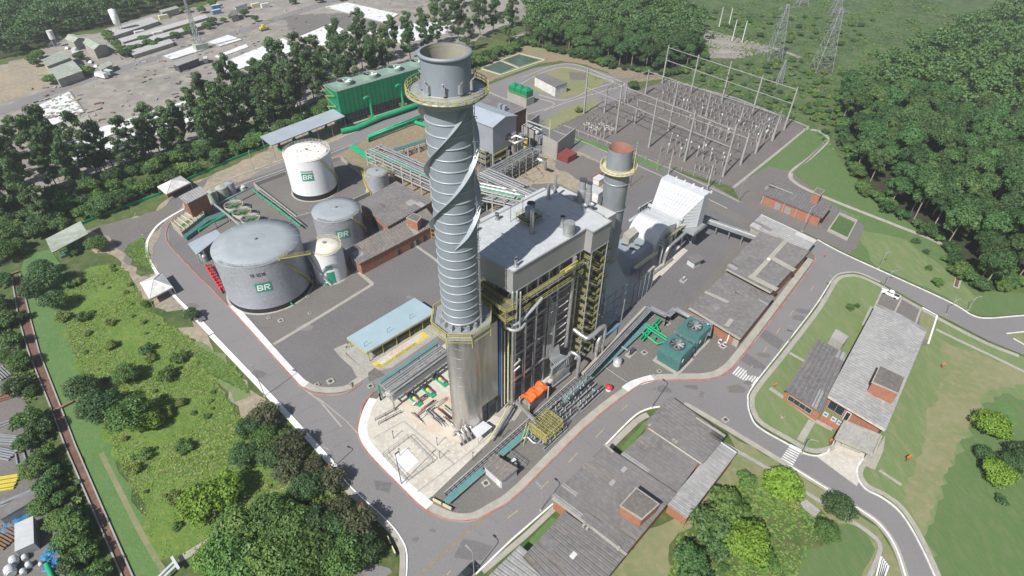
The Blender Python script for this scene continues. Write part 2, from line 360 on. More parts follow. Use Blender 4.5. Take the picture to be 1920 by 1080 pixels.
def ribbon(name, pts, w, m, z, h=0, k=6, off=0, world=False, kind='structure'):
    P = pxs(pts) if not world else [Vector(p) for p in pts]
    if k > 1: P = smooth(P, k)
    mb = MB(m); L = []; R = []
    for i, p in enumerate(P):
        d = (P[min(i+1, len(P)-1)]-P[max(i-1, 0)]); d.z = 0; d.normalize(); nv = Vector((-d.y, d.x, 0))
        L.append(p+nv*(off+w/2)); R.append(p+nv*(off-w/2))
    n = len(P); zt = z+h
    if h <= 0:
        vs = [v+ZV*z for v in L]+[v+ZV*z for v in R]; mb.add(vs, [(n+i, n+i+1, i+1, i) for i in range(n-1)])
    else:
        vs = [v+ZV*zt for v in L]+[v+ZV*zt for v in R]+[Vector((v.x, v.y, 0)) for v in L]+[Vector((v.x, v.y, 0)) for v in R]
        fs = []
        for i in range(n-1): fs += [(n+i, n+i+1, i+1, i), (i, i+1, 2*n+i+1, 2*n+i), (n+i+1, n+i, 3*n+i, 3*n+i+1)]
        fs += [(0, 2*n, 3*n, n), (n-1, 2*n-1, 4*n-1, 3*n-1)]
        mb.add(vs, fs)
    if kind is None: return mb
    return mb.build(name, kind=kind)
# ================================================================= SETTING
mb = MB('scrub'); mb.sheet([(-1500, -300), (1500, -300), (1500, 2600), (-1500, 2600)], 0); mb.build('ground', kind='structure')
# far areas
ground('scrub_field', [(1180, -40), (1960, -40), (1960, 60), (1700, 180), (1600, 330), (1545, 262), (1240, 130), (1230, 60)], 'scrub2', wobble=2)
ground('industrial_yard_ground', [(-350, 300), (-150, 190), (0, 122), (75, 96), (110, 70), (190, 60), (240, 35), (380, 12), (520, -30), (1130, -60), (1010, 22), (900, 110), (600, 190), (250, 300), (150, 340), (0, 395), (-120, 500)], 'gravel_far', wobble=2.5)
ground('bare_dirt', [(-150, 210), (0, 130), (75, 98), (88, 128), (108, 152), (70, 170), (0, 196), (-150, 260)], 'dirt', wobble=2)
ground('gravel_patch', [(200, 165), (290, 100), (420, 95), (400, 170), (260, 200), (200, 200)], 'gravel_far', wobble=3)
ground('gravel_patch', [(520, 30), (700, 20), (740, 50), (560, 70)], 'yard_brown', wobble=3)
ribbon('road', [(-120, 250), (0, 210), (90, 175), (200, 138), (320, 100), (440, 62), (540, 28), (660, -10), (760, -40)], 9, 'asphalt', .06)
ground('weedy_ground', [(-100, 470), (0, 395), (150, 338), (250, 300), (600, 190), (780, 125), (1010, 22), (1035, 60), (960, 100), (905, 128), (800, 165), (640, 200), (500, 262), (350, 325), (150, 412), (30, 455), (-40, 560)], 'scrub', wobble=1.5)
ground('grey_clearing', [(955, 72), (990, 58), (1030, 62), (1000, 75)], 'gravel_far', wobble=1)
ground('grey_clearing', [(1318, 60), (1345, 65), (1400, 78), (1445, 88), (1440, 98), (1380, 110), (1325, 108), (1305, 85)], 'gravel_far', wobble=1.2)
ribbon('dirt_track', [(1322, 56), (1380, 72), (1450, 90), (1500, 108)], 4, 'gravel_far', .09)
# white slabs of the old yard
def wslab(pts, m='white_slab', rim=True, z=.35):
    ground('concrete_slab', pts, m, z, raise_=1)
    if rim:
        P = pxs(pts); mb = MB('conc_path')
        for i in range(len(P)):
            a, b = P[i], P[(i+1) % len(P)]; mb.bar(a+ZV*.25, b+ZV*.25, .7, .5)
        mb.build('slab_rim', kind='structure')
wslab([(67, 200), (130, 172), (158, 211), (92, 240)])
wslab([(117, 237), (163, 217), (174, 233), (135, 252)], 'conc_path')
wslab([(127, 268), (177, 243), (300, 205), (402, 172), (410, 186), (300, 222), (205, 256), (140, 291)])
wslab([(131, 296), (210, 264), (300, 230), (415, 192), (424, 206), (310, 248), (230, 281), (143, 316)])
wslab([(305, 106), (375, 82), (386, 93), (322, 113)])
wslab([(387, 80), (427, 66), (455, 75), (413, 88)])
wslab([(403, 106), (462, 83), (466, 89), (410, 109)], rim=False)
wslab([(398, 126), (530, 72), (566, 92), (425, 139)])
wslab([(560, 70), (620, 45), (660, 62), (600, 90)], 'white_slab', False)
wslab([(607, 14), (650, 5), (748, 27), (722, 44)])
wslab([(690, 62), (800, 40), (850, 60), (762, 82), (735, 78)], 'white_slab', False)
wslab([(808, 45), (848, 34), (858, 46), (820, 56)], 'white_slab', False)
# left strip
ground('storage_yard_ground', [(-250, 560), (0, 600), (20, 640), (60, 800), (110, 1000), (130, 1120), (-260, 1120)], 'yard_brown', wobble=1)
ground('mowed_grass', [(48, 478), (95, 468), (120, 500), (130, 600), (170, 700), (205, 800), (235, 900), (290, 1010), (330, 1090), (252, 1110), (205, 975), (120, 790), (58, 640), (35, 560)], 'lawn_bright', wobble=.8)
ribbon('worn_trail', [(190, 850), (225, 920), (260, 990), (300, 1060), (330, 1110)], 1.1, 'worn', .09)
ground('meadow', [(95, 560), (170, 500), (230, 500), (290, 590), (360, 640), (440, 770), (520, 850), (590, 900), (400, 1030), (300, 1050), (240, 900), (190, 790), (150, 700), (120, 600)], 'meadow', wobble=1.5)
ground('canal', [(24, 520), (36, 520), (56, 600), (72, 660), (115, 770), (140, 835), (192, 955), (256, 1100), (240, 1100), (176, 955), (124, 835), (100, 770), (56, 660), (38, 600)], 'canal_mud')
for nm, c in (('canal_wall', [(22, 516), (36, 600), (54, 660), (98, 770), (122, 835), (174, 955), (238, 1100)]), ('canal_wall', [(38, 516), (58, 600), (74, 660), (117, 770), (142, 835), (194, 955), (258, 1100)])):
    ribbon(nm, c, .3, 'conc_grey', 0, .4, 1)
ground('dirt_strip', [(150, 438), (290, 398), (345, 345), (380, 335), (480, 290), (640, 205), (690, 225), (640, 262), (520, 310), (420, 350), (330, 400), (300, 440), (285, 480), (340, 570), (400, 650), (480, 740), (530, 790), (505, 800), (450, 782), (420, 715), (370, 650), (320, 590), (270, 560), (240, 510), (210, 480), (170, 470)], 'dirt', wobble=1.2)
ground('worn_gravel', [(165, 430), (290, 398), (345, 350), (400, 330), (330, 400), (280, 440), (268, 480), (282, 520), (250, 500), (210, 452)], 'yard_brown', wobble=1.4)
ground('grass_patch', [(240, 460), (268, 445), (275, 500), (290, 512), (262, 520), (240, 480)], 'scrub', wobble=1.5)
ground('grass_patch', [(345, 640), (380, 640), (440, 690), (470, 740), (440, 755), (395, 700)], 'lawn', wobble=1.8)
ground('grass_patch', [(310, 585), (345, 580), (365, 612), (330, 615)], 'scrub', wobble=1.5)
# ---- asphalt of the whole plant
ground('road', [(330, 398), (298, 422), (279, 448), (275, 470), (284, 495), (318, 545), (397, 627), (480, 715), (560, 800), (640, 892), (661, 917), (724, 975), (752, 1010), (763, 1042), (760, 1110),
  (860, 1120), (900, 1067), (1037, 943), (1133, 837), (1187, 783), (1213, 768), (1237, 763), (1280, 758), (1322, 779), (1553, 919), (1647, 982), (1680, 1030), (1705, 1110), (1765, 1110), (1723, 1020), (1687, 961), (1653, 933), (1618, 907), (1606, 880), (1622, 855),
  (1555, 843), (1547, 852), (1528, 855), (1507, 849), (1480, 834), (1423, 801), (1405, 777), (1401, 752), (1409, 727), (1530, 573), (1558, 527), (1571, 515), (1590, 510), (1613, 513), (1650, 529), (1763, 592), (1850, 637), (1913, 663), (2100, 740), (2100, 585), (1920, 592), (1850, 597), (1820, 590), (1773, 563), (1590, 480), (1533, 450), (1427, 398), (1330, 345), (1200, 300), (1080, 255), (1050, 243), (1045, 232),
  (1130, 200), (1190, 172), (1180, 150), (1100, 126), (1060, 118), (1000, 128), (900, 165), (760, 212), (640, 258), (520, 303), (420, 340), (353, 372)], 'asphalt', .045)
# block with the tanks
BA = [(433, 577), (547, 704), (573, 728), (600, 738), (640, 737), (660, 729), (676, 716), (836, 616), (860, 560), (900, 470), (1000, 340), (1100, 270), (1045, 240), (1000, 215), (860, 200), (690, 262), (600, 290), (520, 318), (440, 345), (380, 365), (330, 400), (316, 425), (318, 457), (360, 503)]
ground('tank_yard', BA, 'asphalt_yard', .07)
ground('worn_tarmac', [(470, 590), (700, 500), (690, 540), (513, 643)], 'yard_brown', .076, wobble=.6)
ground('process_yard_dirt', [(610, 300), (690, 262), (800, 225), (880, 260), (900, 330), (820, 420), (800, 440), (730, 340)], 'dirt_red', .078, wobble=.6)
ground('equipment_yard_dirt', [(905, 330), (985, 300), (1030, 285), (1085, 285), (1120, 300), (1180, 345), (1120, 380), (1050, 345), (1000, 345), (960, 380), (920, 400)], 'dirt', .08, wobble=1)
ground('tarmac_patch', [(1035, 300), (1095, 292), (1165, 320), (1150, 340), (1090, 340), (1050, 320)], 'yard_brown', .084, wobble=1.5)
ribbon('concrete_path', [(513, 646), (600, 594), (699, 533)], 1.1, 'conc_path', .09, k=1)
ribbon('concrete_path', [(699, 533), (673, 511)], 1.3, 'conc_path', .093, k=1)
ribbon('concrete_path', [(781, 462), (815, 486), (835, 505)], 1.0, 'conc_path', .09, k=1)
ground('tank_bund_floor', [(478, 350), (535, 329), (640, 300), (702, 352), (692, 366), (645, 388), (558, 412)], 'yard_brown', .09)
ground('treatment_yard', [(330, 410), (400, 370), (472, 350), (555, 412), (470, 420), (430, 440), (395, 480), (375, 480), (345, 450)], 'yard_brown', .09)
# block with the boiler
BC = [(690, 745), (676, 777), (670, 813), (690, 850), (750, 913), (793, 953), (837, 972), (883, 974), (923, 957), (973, 923), (1100, 797), (1187, 729), (1223, 714), (1280, 711), (1323, 711), (1357, 701), (1390, 668), (1477, 558), (1527, 490), (1525, 478), (1500, 440), (1420, 400), (1330, 350), (1200, 310), (1000, 345), (900, 470), (860, 600), (840, 622)]
ground('boiler_yard', BC, 'yard_brown', .072)
ground('boiler_yard_strip', [(1100, 400), (1230, 330), (1400, 430), (1290, 570), (1150, 620)], 'asphalt_yard', .078)
ground('concrete_pad', [(702, 752), (688, 782), (686, 812), (705, 845), (760, 905), (800, 938), (812, 930), (1290, 470), (1230, 440), (840, 640)], 'concrete', .16, raise_=1)
ground('rust_stained_pad', [(745, 765), (800, 735), (840, 740), (900, 800), (860, 830), (820, 822)], 'concrete_rust', .168, wobble=.5)
ground('shaded_pad', [(905, 775), (1000, 700), (1020, 710), (965, 790)], 'conc_grey', .168)
ribbon('sidewalk', [(700, 748), (686, 777), (681, 813), (700, 848), (757, 908), (806, 950)], 2.2, 'white_slab', .17, .02, k=6)
for a, b in (((702, 822), (757, 790)), ((757, 790), (851, 870)), ((783, 923), (905, 830)), ((905, 830), (1040, 700))):
    ribbon('drain_groove', [a, b], .3, 'conc_grey', .19, k=1)
# inner pavement of the boiler block (concrete walkway behind kerb)
ribbon('sidewalk', [(806, 951), (845, 968), (883, 970), (920, 952), (970, 917), (1096, 792), (1185, 724), (1223, 709), (1283, 706), (1323, 705), (1353, 695), (1384, 664), (1470, 552), (1520, 486)], 2.0, 'kerb_grey', .12, .03, k=5)
ribbon('sidewalk', [(1172, 731), (1188, 720), (1224, 709)], 2.3, 'white_slab', .16, .02, k=3)
ribbon('sidewalk', [(433, 570), (547, 698), (575, 722), (604, 731), (640, 730), (662, 722), (676, 710), (836, 609)], 1.9, 'kerb_grey', .12, .03, k=5)
ribbon('sidewalk', [(436, 573), (547, 698), (575, 722)], 2.0, 'white_slab', .16, .02, k=4)
ground('sidewalk', [(626, 655), (650, 644), (655, 652), (648, 664), (690, 700), (682, 712), (668, 706), (660, 690), (636, 668)], 'conc_path', .155)
ground('dark_bay', [(690, 700), (703, 690), (722, 703), (692, 716)], 'gravel_sub', .158)
def kerb(pts, m, w=.35, k=6, z=.22): return ribbon('kerb', pts, w, m, 0, z, k)
kerb([(325, 408), (313, 430), (316, 457), (360, 505), (433, 580), (547, 707), (573, 731), (602, 741), (640, 740), (660, 732), (678, 718)], 'kerb_red')
kerb([(700, 735), (683, 777-20), (676, 777), (671, 813), (690, 850), (751, 913), (793, 953), (837, 974), (883, 976), (923, 959), (973, 925), (1100, 799), (1187, 730), (1223, 715), (1280, 713), (1323, 713), (1357, 703), (1392, 669), (1478, 560), (1525, 494), (1526, 478)], 'kerb_red')
kerb([(640, 892), (661, 917), (724, 975), (752, 1010), (763, 1042), (760, 1110)], 'white_paint', .3)
ribbon('sidewalk', [(636, 897), (655, 922), (718, 980), (745, 1013), (755, 1042), (752, 1110)], 1.2, 'kerb_grey', .05, .1)
kerb([(345, 392), (300, 420), (279, 448), (275, 470), (284, 495), (318, 545), (360, 588)], 'white_paint', .9)
kerb([(360, 588), (397, 627)], 'white_paint', 1.5, 1); kerb([(397, 629), (480, 716), (560, 801), (640, 890)], 'white_paint', 1.4, 4)
kerb([(345, 392), (353, 372), (420, 340), (520, 303), (640, 258), (700, 235)], 'kerb_grey', .8)
kerb([(440, 352), (520, 323), (600, 296), (660, 272)], 'kerb_grey', .6)
kerb([(700, 235), (760, 212), (830, 187)], 'kerb_grey', .5, 3)
kerb([(892, 1077), (960, 1012), (1037, 945)], 'white_paint', .35, 1); kerb([(1133, 837), (1187, 783), (1213, 768), (1237, 763)], 'white_paint', .4)
kerb([(1282, 758), (1322, 779), (1553, 919), (1600, 949), (1647, 982), (1680, 1030), (1705, 1110)], 'kerb_grey', 1.3, 5)
kerb([(1480, 874), (1553, 919), (1574, 932)], 'white_paint', .3, 2, .26); kerb([(1600, 949), (1647, 982), (1680, 1030), (1705, 1110)], 'white_paint', .3, 5, .26)
# administration block lawn
ground('lawn', [(1405, 752), (1413, 728), (1533, 575), (1562, 530), (1574, 518), (1590, 514), (1613, 517), (1650, 533), (1763, 596), (1850, 641), (1913, 667), (2100, 744), (2100, 1110), (1762, 1110), (1727, 1015), (1691, 960), (1656, 930), (1622, 903), (1611, 880), (1626, 856), (1640, 850), (1560, 820), (1548, 846), (1528, 851), (1508, 846), (1483, 831), (1426, 798), (1409, 777)], 'lawn', .09)
ground('worn_path', [(1768, 640), (1905, 690), (1960, 720), (1870, 730), (1845, 745), (1790, 850), (1735, 990), (1715, 975), (1690, 935), (1712, 880), (1738, 790), (1765, 705)], 'worn', .1, wobble=1.1, step=1.6)
ground('rough_lawn', [(1737, 985), (1792, 855), (1850, 755), (1880, 738), (1920, 750), (2100, 800), (2100, 1110), (1764, 1110)], 'lawn_dark', .106, wobble=1.1, step=1.6)
ground('rough_lawn', [(1865, 750), (1900, 760), (1910, 800), (1880, 790)], 'lawn_bright', .11, wobble=.6)
kerb([(1620, 858), (1607, 878), (1609, 898), (1624, 918), (1656, 935), (1689, 963), (1724, 1020), (1765, 1110)], 'road_white', .4)
ribbon('sidewalk', [(1628, 860), (1614, 880), (1615, 896), (1629, 913), (1661, 929), (1694, 956), (1730, 1015), (1772, 1110)], 1.1, 'conc_path', .11, .05)
kerb([(1555, 842), (1548, 851), (1529, 855), (1507, 850), (1480, 835), (1423, 802), (1407, 779), (1402, 753), (1410, 727), (1470, 650), (1527, 576), (1557, 529)], 'road_white', .35)
kerb([(1557, 529), (1570, 516), (1590, 511), (1613, 513), (1650, 529)], 'kerb_grey', .6)
ribbon('sidewalk', [(1562, 838), (1551, 843), (1529, 846), (1509, 841), (1485, 827), (1430, 795), (1414, 774), (1410, 753), (1419, 729), (1478, 655), (1535, 580), (1563, 533), (1575, 521), (1592, 517), (1612, 519), (1648, 535), (1760, 598), (1845, 642), (1910, 668)], 1.3, 'conc_path', .11, .05)
ribbon('concrete_path', [(1443, 728), (1475, 750), (1530, 790), (1560, 806)], 1.3, 'conc_path', .12, k=1)
ribbon('concrete_path', [(1500, 827), (1522, 790)], 1.6, 'conc_path', .126, k=1)
ribbon('concrete_path', [(1480, 662), (1530, 690)], 1.0, 'conc_path', .126, k=1)
ribbon('concrete_path', [(1755, 618), (1800, 640), (1860, 668), (1925, 700)], 1.1, 'conc_path', .126, k=2)
ribbon('concrete_path', [(1634, 575), (1618, 610), (1640, 590)], .8, 'conc_path', .12, k=1)
ribbon('concrete_path', [(1648, 882), (1690, 910)], .8, 'conc_path', .126, k=1)
ground('parking_bay', [(1652, 541), (1730, 577), (1758, 594), (1735, 650), (1700, 640), (1640, 590)], 'yard_brown', .13)
ground('lawn_bed', [(1727, 580), (1757, 592), (1742, 640), (1722, 630)], 'worn', .14)
for a, b in (((1690, 560), (1672, 596)), ((1727, 577), (1710, 625))): ribbon('bay_line', [a, b], .5, 'conc_path', .15, k=1)
kerb([(1729, 577), (1757, 592), (1740, 645)], 'white_paint', .45, 1); kerb([(1655, 543), (1634, 588)], 'kerb_grey', .5, 1); kerb([(1653, 541), (1688, 557)], 'white_paint', .4, 1)
ground('driveway', [(1556, 842), (1567, 818), (1625, 853), (1608, 878), (1611, 903), (1606, 912), (1530, 856)], 'concrete', .10)
ground('concrete_walk', [(1640, 850), (1660, 815), (1656, 845), (1640, 882), (1618, 872), (1624, 856)], 'conc_path', .13)
# right lawns
ground('lawn', [(1380, 356), (1507, 240), (1545, 243), (1580, 310), (1640, 375), (1700, 410), (1780, 480), (1830, 545), (2100, 560), (2100, 583), (1920, 589), (1850, 594), (1821, 587), (1775, 560), (1592, 477), (1533, 447), (1430, 398)], 'lawn_dark', .09)
ground('lawn', [(1600, 430), (1700, 450), (1790, 520), (1830, 560), (1821, 585), (1775, 557), (1640, 498)], 'lawn', .1, wobble=.8)
ground('gravel_apron', [(1371, 352), (1440, 312), (1480, 320), (1560, 383), (1622, 424), (1605, 465), (1590, 477), (1533, 448), (1430, 403), (1395, 383)], 'yard_brown', .113, wobble=.4)
kerb([(1533, 450), (1590, 480), (1773, 563), (1820, 590), (1850, 597), (1920, 592), (2060, 584)], 'road_white', .4, 5)
ribbon('drain_channel', [(1507, 242), (1537, 247), (1551, 263), (1520, 295), (1483, 325), (1497, 347), (1563, 377), (1680, 423), (1763, 457), (1800, 493), (1792, 540)], 1.8, 'kerb_grey', .1, .06)
ribbon('drain_water', [(1551, 264), (1520, 295), (1485, 325)], .9, 'gravel_sub', .18, k=1)
ribbon('drain_water', [(1802, 500), (1792, 538)], 1.0, 'canal_mud', .18, k=1)
ground('junction_island', [(1885, 625), (1925, 621), (1990, 640), (1925, 652)], 'worn', .1)
kerb([(1887, 626), (1925, 622), (1980, 622)], 'road_white', .35, 1); kerb([(1900, 635), (1925, 650), (1980, 680)], 'road_white', .35, 1)
# substation
SUB = [(1046, 236), (1150, 190), (1247, 150), (1380, 185), (1515, 238), (1374, 352), (1210, 300)]
ground('substation_gravel', SUB, 'gravel_sub', .1)
ribbon('substation_edge_path', [(1246, 149), (1380, 184), (1516, 238), (1450, 292), (1375, 352)], 1.2, 'conc_grey', .12, k=1)
ribbon('service_road', [(1048, 240), (1120, 268), (1245, 322), (1375, 385), (1430, 412)], 8, 'asphalt_yard', .085, k=1)
ground('grass_verge', [(1076, 254), (1240, 310), (1245, 322), (1074, 262)], 'lawn_bright', .13, wobble=.3)
for o in (4.1, -4.1): ribbon('kerb', [(1048, 240), (1120, 268), (1245, 322), (1375, 385)], .4, 'kerb_grey', 0, .2, 1, off=o)
# pond area north
ground('dirt_ground', [(1000, 75), (1045, 80), (1130, 110), (1225, 130), (1245, 148), (1190, 155), (1100, 122), (1050, 114), (1000, 122), (900, 160), (850, 150), (870, 118), (960, 95)], 'dirt_red', .085, wobble=.8)
ground('grass_patch', [(980, 88), (1020, 82), (1060, 95), (1000, 100)], 'worn', .1, wobble=1)
ground('inner_court', [(1000, 140), (1050, 126), (1095, 134), (1140, 152), (1110, 170), (1060, 184), (1000, 170)], 'worn', .09)
ground('inner_court_gravel', [(1065, 135), (1100, 138), (1100, 150), (1070, 150)], 'gravel_sub', .1, wobble=.6)
ground('dirt_ground', [(1015, 232), (1050, 205), (1110, 186), (1130, 195), (1060, 230), (1030, 245)], 'worn', .1, wobble=.6)
kerb([(980, 146), (1030, 126), (1062, 120), (1090, 124), (1130, 140), (1162, 152), (1170, 160), (1130, 172), (1070, 190), (1020, 208)], 'kerb_grey', .8)
kerb([(978, 158), (1010, 140), (1052, 127), (1085, 131), (1120, 142), (1150, 154), (1110, 168), (1075, 184), (1050, 188), (1010, 178)], 'kerb_grey', .8)
kerb([(990, 215), (1035, 200), (1035, 192), (1012, 186)], 'kerb_grey', .6)
ground('pond_embankment', [(893, 130), (974, 97), (1030, 113), (940, 146)], 'worn', .12)
ground('pond', [(908, 129), (940, 114), (966, 126), (939, 138)], 'water', .2)
ground('pond', [(945, 113), (974, 103), (1012, 113), (973, 125)], 'water', .206)
for a, b in (((900, 129), (974, 101)), ((974, 101), (1022, 113)), ((1022, 113), (939, 141)), ((939, 141), (900, 129)), ((937, 114), (972, 128))):
    ribbon('pond_rim', [a, b], .9, 'concrete', 0, .4, 1)
# markings
rr = random.Random(3)
for a, b in (((1117, 821), (1133, 803)), ((1066, 867), (1083, 849)), ((1013, 917), (1029, 902)), ((951, 972), (971, 957)), ((1165, 770), (1176, 760)), ((1431, 662), (1438, 650)), ((1456, 625), (1462, 615)), ((1481, 592), (1487, 583)), ((1404, 697), (1411, 686)), ((838, 1078), (845, 1070)), ((1520, 545), (1526, 536))):
    ribbon('road_marking', [a, b], .18, 'road_yellow', .05, k=1)
def zebra(a, b, c, d, n):
    A, B_, C, D = pxs([a, b, c, d], .05); mb = MB('road_white')
    for i in range(n):
        t0, t1 = (i+.22)/n, (i+.78)/n
        mb.quad(A.lerp(D, t0), B_.lerp(C, t0), B_.lerp(C, t1), A.lerp(D, t1))
    mb.build('crosswalk', kind='structure')
zebra((1372, 700), (1384, 686), (1424, 709), (1412, 724), 9)
zebra((1483, 832), (1504, 842), (1484, 878), (1461, 864), 9)
ribbon('road_seam', [(786, 1078), (860, 1012), (925, 958)], .5, 'dirt_red', .055, k=1)
ribbon('road_seam', [(640, 800), (600, 752), (560, 722)], .4, 'conc_path', .055, k=1)
ribbon('road_seam', [(595, 745), (650, 790), (690, 835)], .25, 'conc_path', .056, k=1)
for p in ([(868, 1010), (925, 1025), (905, 1050), (850, 1045)], [(700, 900), (735, 905), (730, 925), (705, 918)], [(1330, 730), (1400, 745), (1380, 800), (1320, 770)], [(590, 560), (700, 520), (780, 545), (640, 600)], [(500, 520), (560, 560), (520, 580), (470, 540)], [(300, 440), (330, 470), (320, 500), (290, 470)], [(1420, 610), (1470, 640), (1460, 655), (1410, 622)], [(1395, 660), (1440, 690), (1430, 700), (1385, 675)]):
    ground('asphalt_patch', p, 'asphalt', .046+.002*rr.random(), wobble=.3) if p[0] not in ((868, 1010), (1420, 610), (1395, 660), (700, 900)) else ground('asphalt_patch', p, 'asphalt_yard', .046+.002*rr.random(), wobble=.3)
for k in range(46):
    x, y = rr.choice([(rr.uniform(330, 640), None), (rr.uniform(640, 1200), None), (rr.uniform(1200, 1540), None), (rr.uniform(500, 830), 0)]), 0
    x, yy = x
    if yy == 0: y = rr.uniform(520, 640)
    elif x < 640: y = 545+(x-330)*.98+rr.uniform(-12, 12)
    elif x < 1200: y = 1000-(x-800)*.68+rr.uniform(-14, 14)
    else: y = 735-(x-1380)*1.15*(x > 1380)+rr.uniform(-10, 10)
    c = G(x, y); r_ = rr.uniform(.6, 3.2); P = [c+Vector((r_*cos(a)*rr.uniform(.6, 1.2), r_*.6*sin(a)*rr.uniform(.6, 1.2), 0)) for a in [i*.63 for i in range(10)]]
    ground('tarmac_stain', P, rr.choice(['asphalt_yard', 'asphalt', 'yard_brown']), .0785+.0002*k if yy == 0 else .058+.0002*k, world=True)
for a in range(14):
    x = 330+a*22; c1_, c2_ = G(x+8, 560+a*21.5), G(x+42, 545+a*21.5); ribbon('pole_shadow_line', [c1_, (c1_+c2_)/2+Vector((0, .3, 0)), c2_], .12, 'asphalt_yard', .052+.0003*a, k=1, world=True)  # thin darker strips painted across the road for pole shadows
for a in range(16):
    c1_, c2_ = G(880+a*30, 985-a*23.5), G(905+a*30, 1005-a*23.5); ribbon('pole_shadow_line', [c1_, c2_], .12, 'asphalt_yard', .052+.0003*a, k=1, world=True)  # same painted pole-shadow lines across the lower road
# shelter forecourt
ground('shelter_apron', [(640, 650), (655, 668), (690, 700), (735, 690), (833, 622), (828, 600), (800, 590)], 'conc_grey', .13)
ground('painted_floor', [(697, 683), (792, 622), (806, 630), (714, 692)], 'tactile', .15)
ground('painted_floor', [(706, 678), (785, 627), (794, 632), (716, 685)], 'concrete', .158)
ribbon('painted_line', [(730, 667), (766, 643)], .4, 'orange2', .166, k=1)
# bottom right grounds
ground('lawn', [(1050, 1110), (1130, 1040), (1180, 1000), (1290, 965), (1385, 850), (1365, 812), (1553, 925), (1645, 990), (1675, 1035), (1700, 1110)], 'worn', .085, wobble=.5)
ground('grass_patch', [(1440, 1110), (1500, 1000), (1560, 985), (1620, 990), (1640, 1030), (1600, 1110)], 'lawn_dark', .095, wobble=.8)
ground('grass_patch', [(1250, 1110), (1270, 1000), (1350, 920), (1440, 890), (1560, 980), (1500, 1060), (1480, 1110)], 'scrub', .1, wobble=1.2)
ribbon('drain_channel', [(1357, 832), (1450, 885), (1560, 955), (1630, 1000), (1650, 1030), (1625, 1090)], .9, 'conc_grey', .1, .08, 3)
ground('grass_patch', [(1165, 840), (1210, 790), (1212, 800), (1172, 850)], 'lawn_bright', .1)
ground('grass_patch', [(975, 1030), (1035, 970), (1045, 975), (990, 1035)], 'lawn_bright', .1)
ribbon('sidewalk', [(905, 1072), (985, 1005), (1043, 950)], 1.2, 'conc_path', .06, .06, 1)
ribbon('sidewalk', [(1137, 845), (1193, 790), (1215, 778)], 1.6, 'conc_path', .06, .06, 2)
# grassy corner lower middle
ground('grass_patch', [(640, 905), (715, 980), (745, 1020), (750, 1110), (560, 1110), (500, 1000)], 'scrub', .06, wobble=.5)
ribbon('stepping_path', [(335, 1050), (400, 1010), (470, 955), (540, 905), (590, 868)], 1.6, 'conc_path', .09, k=2)
# ================================================================= STACKS
def ring_rail(mb, c, r, z, n=24, poly=None, h=1.1, m='yellow', a0=0, a1=2*pi, w=.09):
    mb.use(m); P = [Vector((c.x+r*cos(a0+(a1-a0)*i/n), c.y+r*sin(a0+(a1-a0)*i/n), z)) for i in range(n+1)]
    for i in range(n):
        for k in (.55, 1.1): mb.bar(P[i]+ZV*k, P[i+1]+ZV*k, w)
        mb.bar(P[i], P[i+1], .12, .25); mb.bar(P[i], P[i]+ZV*h, w)
def rail(mb, pts, z=None, h=1.1, m='yellow', w=.09, step=2.0, closed=False):
    mb.use(m); P = [Vector(p) for p in pts]
    if z is not None: P = [Vector((p.x, p.y, z)) for p in P]
    if closed: P.append(P[0])
    for a, b in zip(P, P[1:]):
        for k in (h/2, h): mb.bar(a+ZV*k, b+ZV*k, w)
        n = max(1, int((b-a).length/step))
        for i in range(n+1): q = a.lerp(b, i/n); mb.bar(q, q+ZV*h, w)
base = G(878, 790); ST = thing('main_exhaust_stack', 'very tall grey exhaust stack with spiral fins and ring platform near its top', 'chimney', base)
def rad(px, z): # world radius from pixel diameter at height z on the stack
    w = (Vector((base.x, base.y, z))-CAMP).dot(_f); return px/2*w/F
zt = hgt((878, 790), 95); zp = hgt((878, 790), 168); zo = hgt((878, 790), 592)
r0 = rad(58, 3); r1 = rad(70, zo+2); rt = rad(84, zt); LEAN = 0
mb = MB('grey_paint'); c = base
segs = 17; prof = []
for i in range(segs+1): prof.append((r1+(rt-r1)*0.0+.0, zo-1+(zp-zo+1)*i/segs))
mb.lathe(c, [(r1, zo-1), (r1, zp)], 48)
rt2 = r1*1.0
mb.lathe(c, [(r1, zp), (r1*1.0, zp+1.0), (rt2, zt)], 48)
mb.use('rust_in'); mb.lathe(c, [(rt2-.12, zt), (rt2-.12, zt-6)], 48); mb.add([c+Vector(((rt2-.12)*cos(t*pi/12), (rt2-.12)*sin(t*pi/12), zt-6)) for t in range(24)], [tuple(range(24))])
shell = mb.build('stack_shell', ST)
mb = MB('galv')
z = zo+3
while z < zp-3:
    mb = MB('strake'); mb.lathe(c, [(r1, z-.12), (r1+.14, z-.08), (r1+.14, z+.08), (r1, z+.12)], 48); mb.build('stiffener_ring', ST); z += 2.08
for zz, rr_ in ((zt-.25, .28), (zt-6, .2)): mb = MB('grey_paint'); mb.lathe(c, [(rt2-.15, zz-.25), (rt2+rr_, zz-.25), (rt2+rr_, zz+.25), (rt2-.15, zz+.25)], 48); mb.build('top_rim', ST)
